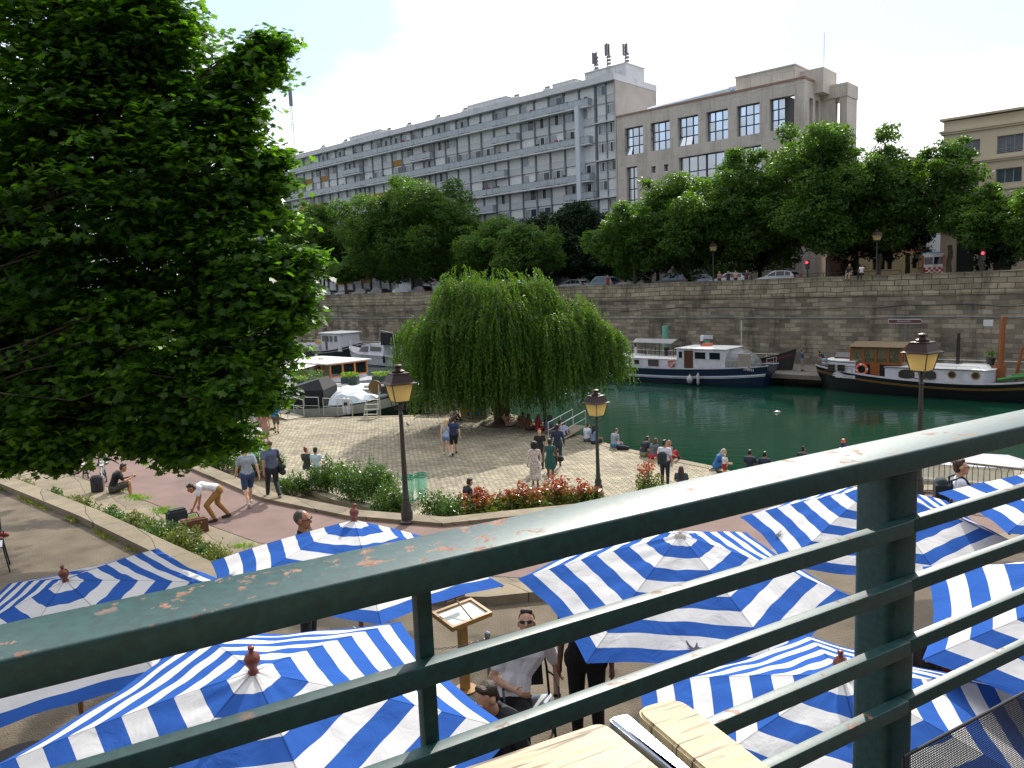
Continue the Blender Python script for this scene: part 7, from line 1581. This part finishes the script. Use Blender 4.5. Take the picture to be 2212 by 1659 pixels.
# terrace right: man with rucksack passing the balustrade
p=atY(2073,1010,11.7); t,_=person('young man in white t-shirt with rucksack straps beside the balustrade',V3((p.x,p.y,p.z-1.625*1.02)),head_((.9,-.35)),'stand','light',('tee',(206,212,224)),('trousers',(50,50,60)),('short',(74,48,36)),1.79,near=True,glasses=True)
bagobj('backpack','dark rucksack on the back of the young man by the balustrade',t.location+V3((-.22,.1,1.05)),t.rotation_euler.z,[('b',(0,0,.12),(.16,.1,.22)),((-.05,0,.34),(.05,0,.34),.1,.1)],(36,46,52))
g=MB()
for sx in(-.12,.12): g.path([(sx,-.1,1.2),(sx,-.12,1.44),(sx,.02,1.5),(sx,.13,1.38),(sx*1.1,.13,1.15),(sx*1.2,0,1.05)],.018,6)
obj('rucksack_straps',g,clothmat((36,46,52)),t)
p=atY(1992,1400,8.6); p=atY(1998,1385,5.9); person('dark haired person in red top half hidden by the thick railing post',V3((p.x,p.y,p.z-1.6)),head_((.2,.9)),'stand','tan',('tee',(120,26,34)),('trousers',(40,40,48)),('long',(26,20,20)),1.7,near=True)
p=gp_(37,985,ZPA); person('person in pale top bending beyond the maple leaves at far left',p,1.2,'stand','light',('tee',(214,204,204)),('shorts',(150,130,100)),('short',(120,80,60)),1.74,lean=.9)
# terrace centre: seated man, crouching man, standing man in black
cz=ZTE
p=atY(1143,1370,7.35)   # head of the seated man
fc=head_((-p.x-.35,-p.y))
hp=V3((p.x,p.y,p.z)); 
Js=joints('chair'); base=V3((p.x,p.y,0)); M3=Matrix.Rotation(fc,3,'Z')
seat=V3((p.x,p.y,ZTE))-M3@V3((0,-.22,0))
person('smiling man in white t-shirt and sunglasses leaning back on a chair',V3((seat.x,seat.y,ZTE-.0)),fc,'chair','light',('tee',(232,232,238)),('trousers',(24,24,28)),('short',(66,44,34)),1.84,near=True,glasses=True,shoes=(30,30,34),
  J=dict(pe=V3((.20,.03,.5)),hl=V3((.10,.03,.47)),hr=V3((.29,.03,.47)),kl=V3((.06,.46,.5)),kr=V3((.42,.40,.5)),al=V3((.04,.5,.09)),ar=V3((.44,.48,.09)),ch=V3((0.08,-.12,.80)),ne=V3((0.02,-.2,.98)),hd=V3((0.02,-.20,1.15)),sl=V3((-.17,-.22,.93)),sr=V3((.20,-.15,.95)),el=V3((-.25,-.30,.66)),wl=V3((-.24,-.20,.40)),er=V3((.36,-.02,.70)),wr=V3((.14,.13,.66))),pitch=.42)
def chair(label,loc,rz,seatc=(150,154,160)):
    t=thing('cafe_chair',label,'chair',loc,rz,'terrace chairs'); g=MB(); m=mat('chair_black_steel',S(22,24,28),.35)
    g.loft([[(-.22,-.2,.43),(.22,-.2,.43),(.22,-.2,.455),(-.22,-.2,.455)],[(-.23,.22,.45),(.23,.22,.45),(.23,.22,.475),(-.23,.22,.475)]]); obj('seat',g,mat('chair_seat_grey',S(*seatc),.3,metal=.5),t)
    g=MB(); g.path([(-.2,-.2,.45),(-.19,-.28,.7),(-.16,-.33,.9),(.16,-.33,.9),(.19,-.28,.7),(.2,-.2,.45)],.013,8); obj('back_frame',g,m,t)
    g=MB(); g.loft([[(-.15,-.27,.52),(.15,-.27,.52),(.14,-.325,.86),(-.14,-.325,.86)],[(-.15,-.28,.52),(.15,-.28,.52),(.14,-.335,.86),(-.14,-.335,.86)]],closed=True); obj('backrest',g,mat('chair_web_black',S(20,22,26),.6),t)
    for sx in(-1,1):
        for sy in(-.2,.22): g=MB(); g.tube((sx*.2,sy,.45),(sx*.23,sy*1.25,0),.013,n=8); obj('leg',g,m,t)
        g=MB(); g.path([(sx*.22,.22,.45),(sx*.26,.24,.62),(sx*.27,.1,.68),(sx*.26,-.15,.67),(sx*.2,-.27,.66)],.012,6); obj('armrest',g,m,t)
    return t
chair('black steel chair with armrests under the man in white',V3((seat.x,seat.y,ZTE)),fc+.1)
p=atY(1058,1500,5.6); phead('dark haired man in charcoal shirt bent forward under the parasol edge',atY(1052,1508,6.0),head_((-.6,-.6)),h=1.8,kind='chair',skin='light',top=('long',(40,40,48)),bot=('trousers',(36,36,42)),hair=('short',(54,40,32)),near=True,lean=.3,hunch=.2,pitch=-.4)
chair('grey chair behind the menu stand under the parasol edge',V3((p.x+.12,p.y-.1,ZTE)),head_((-.75,-.25)),(190,192,196))
p=atY(1268,1500,7.1); person('person dressed in black with a silver bracelet standing behind the parasol corner',V3((p.x,p.y,ZTE)),head_((-.25,-.95)),'stand','brown',('tee',(22,22,26)),('trousers',(20,20,24)),('short',(20,18,18)),1.78,near=True)
wht=[o for o in C.objects if o.get('label','').startswith('smiling man')][0]; g=MB(); a,b=V3((-.241,-.21,.43)),V3((-.240,-.203,.405)); g.tube(a,b,.033,n=12); g.tube(V3((-.275,-.2,.42)),V3((-.283,-.198,.42)),.022,n=12); obj('wristwatch',g,M_blk,wht)
blk=[o for o in C.objects if o.get('label','').startswith('person dressed in black')][0]; g=MB()
for sx in(-1,): g.path([(sx*.247+.034*math.cos(2*PI*i/14),.015+.034*math.sin(2*PI*i/14),.93) for i in range(15)],.006,6)
obj('bracelet',g,M_alu,blk)
# left edge: draped chair
p=at(0,1235,ZTE); c=chair('folding chair with a dark cloth at the left edge of the asphalt',V3((p.x-.15,p.y,ZTE)),-1.0)
g=MB(); g.box(-.24,.24,-.37,-.28,.5,1.0,b=.02); obj('cloth',g,clothmat((30,32,40)),c)
p=at(22,1163,ZTE); person('person at the left edge stretching a sandalled foot onto the asphalt',V3((p.x-.75,p.y-.0,ZTE)),head_((1,.05)),'chair','tan',('long',(36,38,46)),('trousers',(36,38,46)),('short',(40,30,26)),1.75,shoes=(140,60,60))
# ---------------------------------------------------------------- small things on the near bank
def bike(label,loc,rz,col,tilt=.12,kind=0):
    t=thing('bicycle',label,'bicycle',loc,rz,'bicycles leaning at the lamp post'); t.rotation_euler=(tilt,0,rz)
    m=mat('bike_%d_%d_%d'%col,S(*col),.3,.05,2,coat=.5); bl=mat('bike_black',S(24,24,26),.5); 
    for k,x in enumerate((-.53,.53)):
        g=MB(); n=24; pts=[(x+.33*math.cos(2*PI*i/n),0,.345+.33*math.sin(2*PI*i/n)) for i in range(n+1)]; g.path(pts,.018,6); w_=obj('wheel',g,bl,t)
        g=MB(); pts=[(x+.305*math.cos(2*PI*i/n),0,.345+.305*math.sin(2*PI*i/n)) for i in range(n+1)]; g.path(pts,.009,5)
        for i in range(12): a=2*PI*i/12; g.tube((x,0,.345),(x+.3*math.cos(a),0,.345+.3*math.sin(a)),.0022,n=3)
        g.tube((x,-.05,.345),(x,.05,.345),.02,n=8); obj('rim',g,M_alu,w_)
        g=MB(); g.path([(x+.365*math.cos(a),0,.345+.365*math.sin(a)) for a in np.linspace(.5,2.7,10)],.014,5); obj('mudguard',g,m if col[0]>100 else bl,t)
    g=MB()
    bb=(-.06,0,.3); st=(-.22,0,.78); ht=(.34,0,.86); hb=(.38,0,.72)
    for a,b in((bb,st),(bb,hb),((-.2,0,.72) if not kind else (-.12,0,.5),ht),(bb,(-.53,0,.345)),((-.2,0,.7),(-.53,0,.345)),(hb,(.53,0,.345)),(ht,hb)): g.tube(a,b,.02 if a!=(-.2,0,.7) else .012,n=8)
    obj('frame',g,m,t)
    g=MB(); g.tube((-.22,0,.78),(-.25,0,.92),.013,n=6); obj('seat_post',g,M_alu,t)
    organic('saddle',[((-.33,-.05,.95),(-.12,0,.95),.045,.025),((-.33,.05,.95),(-.12,0,.95),.045,.025)],mat('saddle_dark',S(50,26,30),.5),t,.012,1)
    g=MB(); g.tube(ht,(.30,0,1.02),.016,n=6); g.path([(.2,-.3,1.04),(.3,-.18,1.06),(.3,0,1.02),(.3,.18,1.06),(.2,.3,1.04)],.014,6); obj('handlebar',g,M_alu,t)
    g=MB(); g.tube((-.06,-.06,.3),(-.06,.06,.3),.03,n=8); g.tube((-.06,-.07,.3),(-.0,-.07,.15),.01,n=5); g.tube((-.06,.07,.3),(-.12,.07,.45),.01,n=5); g.tube((-.06,.05,.3),(-.06,.056,.3),.09,n=16); obj('crank',g,bl,t)
    g=MB(); g.box(-.72,-.42,-.06,.06,.72,.735); g.tube((-.7,.05,.72),(-.55,.03,.36),.007,n=4); g.tube((-.7,-.05,.72),(-.55,-.03,.36),.007,n=4); obj('rack',g,M_alu,t)
p=gp_(212,1040,ZPA); bike('white framed bicycle leaning nearest the seated man',V3((p.x+.25,p.y-.2,ZPA)),2.0,(206,212,208),.1,1)
bike('silver bicycle behind the white one at the lamp post',V3((p.x+.05,p.y+.35,ZPA)),2.15,(160,170,176),-.1)
bike('dark bicycle with red saddle leftmost at the lamp post',V3((p.x-.45,p.y+.1,ZPA)),1.95,(60,66,66),.08)
# hoop litter bins with clear green bags
M_binr=mat('bin_green',S(30,110,84),.4); M_sack=bpy.data.materials.new('clear_green_sack'); M_sack.use_nodes=True; nt=M_sack.node_tree; N=nt.nodes; q=N['Principled BSDF']; q.inputs['Base Color'].default_value=(*S(150,226,200),1); q.inputs['Roughness'].default_value=.25; q.inputs['Alpha'].default_value=.55
def binn(label,loc,rz):
    t=thing('hoop_bin',label,'litter bin',loc,rz,'green hoop bins'); g=MB(); g.tube((0,.24,0),(0,.24,1.0),.035,n=10); g.tube((0,.24,0),(.0,.24,.03),.12,n=12); g.tube((0,.24,.95),(0,.12,.98),.025,n=6); obj('post',g,M_binr,t)
    g=MB(); n=20; pts=[(.24*math.cos(2*PI*i/n),.24*math.sin(2*PI*i/n)-.1,1.0) for i in range(n+1)]; g.path(pts,.022,6); g.path([(p[0]*1.0,p[1],.93) for p in pts],.018,6); obj('hoop',g,M_binr,t)
    g=MB(); rr=random.Random(label); prof=[(.235,.98),(.235,.8),(.22,.55),(.19,.32),(.15,.15),(.1,.1),(.01,.1)][::-1]; rings=[]
    for r,z in prof: rings.append([((r+rr.uniform(-.012,.012))*math.cos(2*PI*k/16),(r+rr.uniform(-.012,.012))*math.sin(2*PI*k/16)-.1,z) for k in range(16)])
    g.loft(rings,caps=False); obj('bag',g,M_sack,t,smooth=True)
    organic('rubbish',[((rr.uniform(-.07,.07),-.1+rr.uniform(-.07,.07),.2+.05*i),(rr.uniform(-.07,.07),-.1+rr.uniform(-.07,.07),.22+.05*i),.05,.06) for i in range(5)],mat('rubbish_mixed',S(170,160,140),.7,.5,12,col2=S(90,80,70)),t,.02,1)
p=gp_(910,1080,ZPL); binn('right clear green hoop bin beside the tall lamp post',p,.4); p=gp_(886,1085,ZPL); binn('left clear green hoop bin half behind the tall lamp post',p,-.3)
p=gp_(545,995,ZPL); binn('green hoop bin behind the walking men, left one of the pair',p,.2); p=gp_(557,1000,ZPL); binn('green hoop bin behind the bald man, right one of the pair',p,-.4)
# gangways, ladder, pedestal, graffiti blocks
def gangway(label,A,B,w,h,nm='gangway',planks=True):
    A=Vector(A);B=Vector(B); t=thing(nm,label,'gangway',A,math.atan2((B-A).y,(B-A).x)); L=(B-A).to_2d().length; dz=B.z-A.z
    g=MB(); g.loft([[(0,-w/2,0),(0,w/2,0),(0,w/2,.06),(0,-w/2,.06)],[(L,-w/2,dz),(L,w/2,dz),(L,w/2,dz+.06),(L,-w/2,dz+.06)]]); obj('walkway_deck',g,mat('gangway_deck',S(150,142,124),.7),t)
    for y in(-w/2,w/2): railing(t,[(0,y,.06),(L,y,dz+.06)],h,M_alu,.022,1.0,nm='handrail')
    return t
a=gp_(640,905,ZPL); gangway('pale metal gangway with handrails from the plaza towards the boats, left of the pedestal',a,a+V3((-3.2,2.6,.5)),1.2,1.05)
a=gp_(715,905,ZPL); 
t=thing('quay_fence','pale metal railing along the plaza edge right of the white pedestal','railing',(0,0,0)); 
q0=gp_(700,897,ZPL);q1=gp_(762,901,ZPL); railing(t,[q0,q1],1.1,M_alu,.025,1.0)
t=thing('quay_fence','pale metal railing along the plaza edge at the foot of the gangway','railing',(0,0,0)); q0=gp_(598,893,ZPL);q1=gp_(690,895,ZPL); railing(t,[q0,q1],1.1,M_alu,.025,1.0)
p=gp_(775-8,897,ZPL)+V3((-1.6,.3,0)); t=thing('power_pedestal','white rounded electricity pedestal at the edge of the plaza','pedestal',(p.x+1.0,p.y+.1,ZPL)); organic('housing',[((-.12,0,.1),(-.12,0,.95),.12,.12),((.12,0,.1),(.12,0,.95),.12,.12)],M_wh,t,.02); g=MB(); g.box(-.12,.1,-.15,-.115,.6,.8); obj('socket_panel',g,M_blk,t)
p=gp_(678,885,ZPL); t=thing('warning_sign','small red notice on a post at the gangway','sign',p); g=MB(); g.tube((0,0,0),(0,0,1.0),.03,n=6); obj('post',g,M_alu,t); g=MB(); g.box(-.25,.25,-.05,-.02,.95,1.3); obj('plate',g,mat('red_plate',S(176,50,56),.5),t)
p=gp_(800,905,ZPL); t=thing('step_ladder','aluminium steps leading up to the name painted barge','steps',p,-.1)
g=MB()
for i in range(4): g.box(-.42,.42,.0+i*.22,.2+i*.22,.25+i*.27,.28+i*.27)
obj('treads',g,M_alu,t); g=MB()
for sx in(-.42,.42):
    g.tube((sx,0,0),(sx,.75,1.1),.02,n=6); g.tube((sx,.85,0),(sx,.85,1.1),.02,n=6)
    for i in range(4): g.tube((sx,.1+i*.22,.0),(sx,.1+i*.22,.25+i*.27),.012,n=5)
g.tube((.42,.85,1.1),(.42,.85,2.0),.02,n=6); g.tube((.42,0,.3),(.42,.85,1.95),.015,n=5); obj('frame',g,M_alu,t)
a=gp_(1196,947,ZPL+.05); gangway('short white gangway with tubular handrails lying on the plaza edge',gp_(1199,951,ZPL),gp_(1252,935,ZPL)+V3((0,0,.35)),.8,.8)
def block(x0,x1,y,label,cols,h=1.15,seed=1):
    A=gp_(x0,y,ZPL);B=gp_(x1,y,ZPL); L=(B-A).length; t=thing('concrete_block',label,'concrete block',A,math.atan2((B-A).y,(B-A).x),'painted concrete blocks')
    g=MB(); g.box(0,L,0,1.2,0,h,b=.03); obj('block',g,mat('block_concrete',S(150,146,128),.9,.15,3),t)
    rr=random.Random(seed); g=MB(); x=.1; k=0
    while x<L-.25:
        w=rr.uniform(.12,.22); hh=rr.uniform(.5,.85)*h; z=rr.uniform(.1,.22); lean=rr.uniform(-.08,.08)
        g.add([(x,-.006,z),(x+w,-.006,z),(x+w+lean,-.006,z+hh),(x+lean,-.006,z+hh)],[(0,1,2,3)],rr.randint(0,len(cols)-1)); 
        if rr.random()<.5: g.add([(x,-.008,z+hh*.45),(x+w*1.8,-.008,z+hh*.45),(x+w*1.8,-.008,z+hh*.62),(x,-.008,z+hh*.62)],[(0,1,2,3)],rr.randint(0,len(cols)-1))
        x+=w+rr.uniform(.06,.16); k+=1
    obj('graffiti',g,[mat('spray_%d_%d_%d'%c,S(*c),.8) for c in cols],t)
block(918,975,893,'concrete block with yellow graffiti strokes by the dark fence',[(206,168,40),(60,60,54),(206,168,40),(120,130,120)],1.25,2)
block(995,1052,903,'concrete block covered in orange and blue graffiti under the willow',[(206,120,40),(60,84,120),(190,150,110),(150,90,70)],1.15,5)
t=thing('dark_fence','short dark bar fence between the two painted concrete blocks','fence',(0,0,0)); g=MB(); A=gp_(976,893,ZPL);B=gp_(997,890,ZPL)
for i in range(9): p=A.lerp(B,i/8); g.tube(p,p+V3((0,0,1.3)),.02,n=5)
g.tube(A+V3((0,0,1.3)),B+V3((0,0,1.3)),.025,n=5); obj('bars',g,M_iron,t)
p=gp_(1178,930,ZPL); t=thing('dark_post','dark post under the right side of the willow','post',p); g=MB(); g.tube((0,0,0),(0,0,3.0),.09,.08,10); g.tube((0,0,0),(0,0,.3),.14,n=10); obj('shaft',g,M_irong,t)
p=gp_(2550/1.8517+0,1000,ZPL); q=gp_(1484,1026,ZPL)
p=gp_(1484+0,1012,ZPL); g=MB(); n=16; g.path([(.2*math.cos(2*PI*i/n),.14*math.sin(2*PI*i/n),.03) for i in range(n+1)],.03,6); p=gp_(1495,1017,ZPL); o=obj('mooring_ring',g,M_iron); o.location=(8.0,30.2,ZPL+.02); tag(o,'iron mooring ring lying on the coping of the water edge','mooring ring')
# balustrade at the right, behind the young man
t=thing('balustrade','dark iron balustrade with arched bars behind the young man','railing',(0,0,0))
A=at(1975,989,ZPA+1.0); B=at(2260,1021,ZPA+1.0); A.z=B.z=ZPA; A2_=A+(A-B).normalized()*2; B2_=B+(B-A).normalized()*6
g=MB(); up=V3((0,0,1.02)); g.tube(A2_+up,B2_+up,.035,n=8); g.tube(A2_+V3((0,0,.1)),B2_+V3((0,0,.1)),.02,n=6); obj('handrail',g,mat('rail_pale_grey',S(120,116,104),.4),t)  # handrail in a paler grey than the bars
g=MB(); L=(B2_-A2_).length; n=int(L/.13); 
for i in range(n+1):
    p=A2_.lerp(B2_,i/n); g.tube(p+V3((0,0,.1)),p+V3((0,0,.9)),.009,n=5)
    if i%2==0 and i<n-1: q=A2_.lerp(B2_,(i+1)/n); m_=(p+q)/2; g.path([p+V3((0,0,.88)),p.lerp(m_,.4)+V3((0,0,.97)),m_+V3((0,0,1.0)),q.lerp(m_,.4)+V3((0,0,.97)),q+V3((0,0,.88))],.009,5)
for i in range(0,n+1,12): p=A2_.lerp(B2_,i/n); g.tube(p,p+V3((0,0,1.0)),.035,n=8)
o=obj('bars',g,M_iron,t); o['kind']='stuff'
# menu stand, chain posts
M_brass=mat('brass_wood',S(150,112,54),.35,.15,10,coat=.3)
p=atY(998,1328,8.3); t=thing('menu_stand','wooden menu lectern with a small reading lamp on the terrace','menu stand',(p.x,p.y,ZTE),.7)
H=p.z-ZTE; 
g=MB(); g.box(-.045,.045,-.03,.05,0,H-.02); g.tube((0,0,0),(0,0,.02),.13,n=20); obj('column',g,M_brass,t)
g=MB(); c,s_=math.cos(.14),math.sin(.14)
def tp(x,y,z): return (x,y*c-z*s_,H+y*s_+z*c)
for x0,x1,y0,y1 in((-.28,.28,-.2,-.165),(-.28,.28,.165,.2),(-.28,-.245,-.165,.165),(.245,.28,-.165,.165)):
    g.add([tp(x,y,z) for z in(-.02,.035) for x,y in((x0,y0),(x1,y0),(x1,y1),(x0,y1))],[(3,2,1,0),(4,5,6,7),(0,1,5,4),(1,2,6,5),(2,3,7,6),(3,0,4,7)])
obj('frame',g,M_brass,t)
g=MB(); g.add([tp(x,y,.012) for x,y in((-.245,-.165),(.245,-.165),(.245,.165),(-.245,.165))],[(0,1,2,3)]); obj('menu_sheets',g,mat('menu_paper',S(214,222,212),.3),t)
g=MB(); g.tube(tp(0,-.19,.03),tp(0,.14,.14),.009,n=6); g.tube(tp(-.13,.15,.15),tp(.13,.15,.15),.028,n=10); obj('reading_lamp',g,mat('brass_dark',S(104,78,52),.3,metal=.6),t)
M_galv=mat('galvanised_post',S(140,146,150),.35,.1,10,metal=.7)
p=atY(1053,1372,7.9); t1=thing('chain_post','galvanised chain post left of the seated man','post',(p.x,p.y,ZTE),0,'chain posts'); g=MB(); hh=p.z-ZTE; g.tube((0,0,0),(0,0,hh),.022,n=10); g.tube((0,0,0),(0,0,.02),.1,n=14); obj('pole',g,M_galv,t1); g=MB(); g.lathe([(.028,hh-.03),(.034,hh),(.03,hh+.03),(.01,hh+.045)],10); obj('cap',g,M_galv,t1)
q=V3((p.x-1.5,p.y+.25,ZTE)); t2=dup(t1,q,label='galvanised chain post hidden behind the small baluster'); 
g=MB(); A=V3((p.x,p.y,ZTE+hh-.03)); B=q+V3((0,0,hh-.03)); n=42
for i in range(n):
    t_=i/n; a=A.lerp(B,t_)-V3((0,0,.16*4*t_*(1-t_))); t_=(i+.95)/n; b=A.lerp(B,t_)-V3((0,0,.16*4*t_*(1-t_))); d=(b-a).normalized(); s_=V3((0,0,1)) if i%2 else V3((-d.y,d.x,0)); s_=s_-d*s_.dot(d); s_=s_.normalized()*.010
    g.path([a-d*.004,a+d*.006+s_,b-d*.006+s_,b+d*.004,b-d*.006-s_,a+d*.006-s_,a-d*.004],.003,4)
o=obj('chain',g,M_galv); tag(o,'galvanised chain hanging between the two posts on the terrace','chain')
# dark terrace furniture seen in the gap under the left parasols
for k,(x,y) in enumerate(((40,1650),)):
    p=at(x,y,ZTE+.75); t=thing('cafe_table_small','small dark cafe table in the shade at the lower left corner','table',(p.x,p.y,ZTE)); g=MB(); g.tube((0,0,.72),(0,0,.75),.35,n=24); obj('tabletop',g,mat('table_dark',S(50,40,34),.4),t); g=MB(); g.tube((0,0,0),(0,0,.72),.03,n=8); g.tube((0,0,0),(0,0,.03),.2,n=16); obj('leg',g,M_iron,t)
# pigeon on the plaza
def pigeon(x,y,label):
    p=gp_(x,y,ZPL); t=thing('pigeon',label,'bird',p,.6); organic('body',[((0,-.1,.11),(0,.06,.14),.05,.06),((0,.06,.15),(0,.1,.22),.035,.028),((0,-.1,.11),(0,-.24,.08),.035,.015),((0,.12,.225),(0,.15,.22),.012,.005),((.025,0,.08),(.025,0,.0),.008,.006),((-.025,0,.08),(-.025,0,.0),.008,.006)],mat('pigeon_grey',S(90,92,100),.7,.3,20),t,.012,1)
pigeon(881,921,'grey pigeon on the paving below the step ladder');
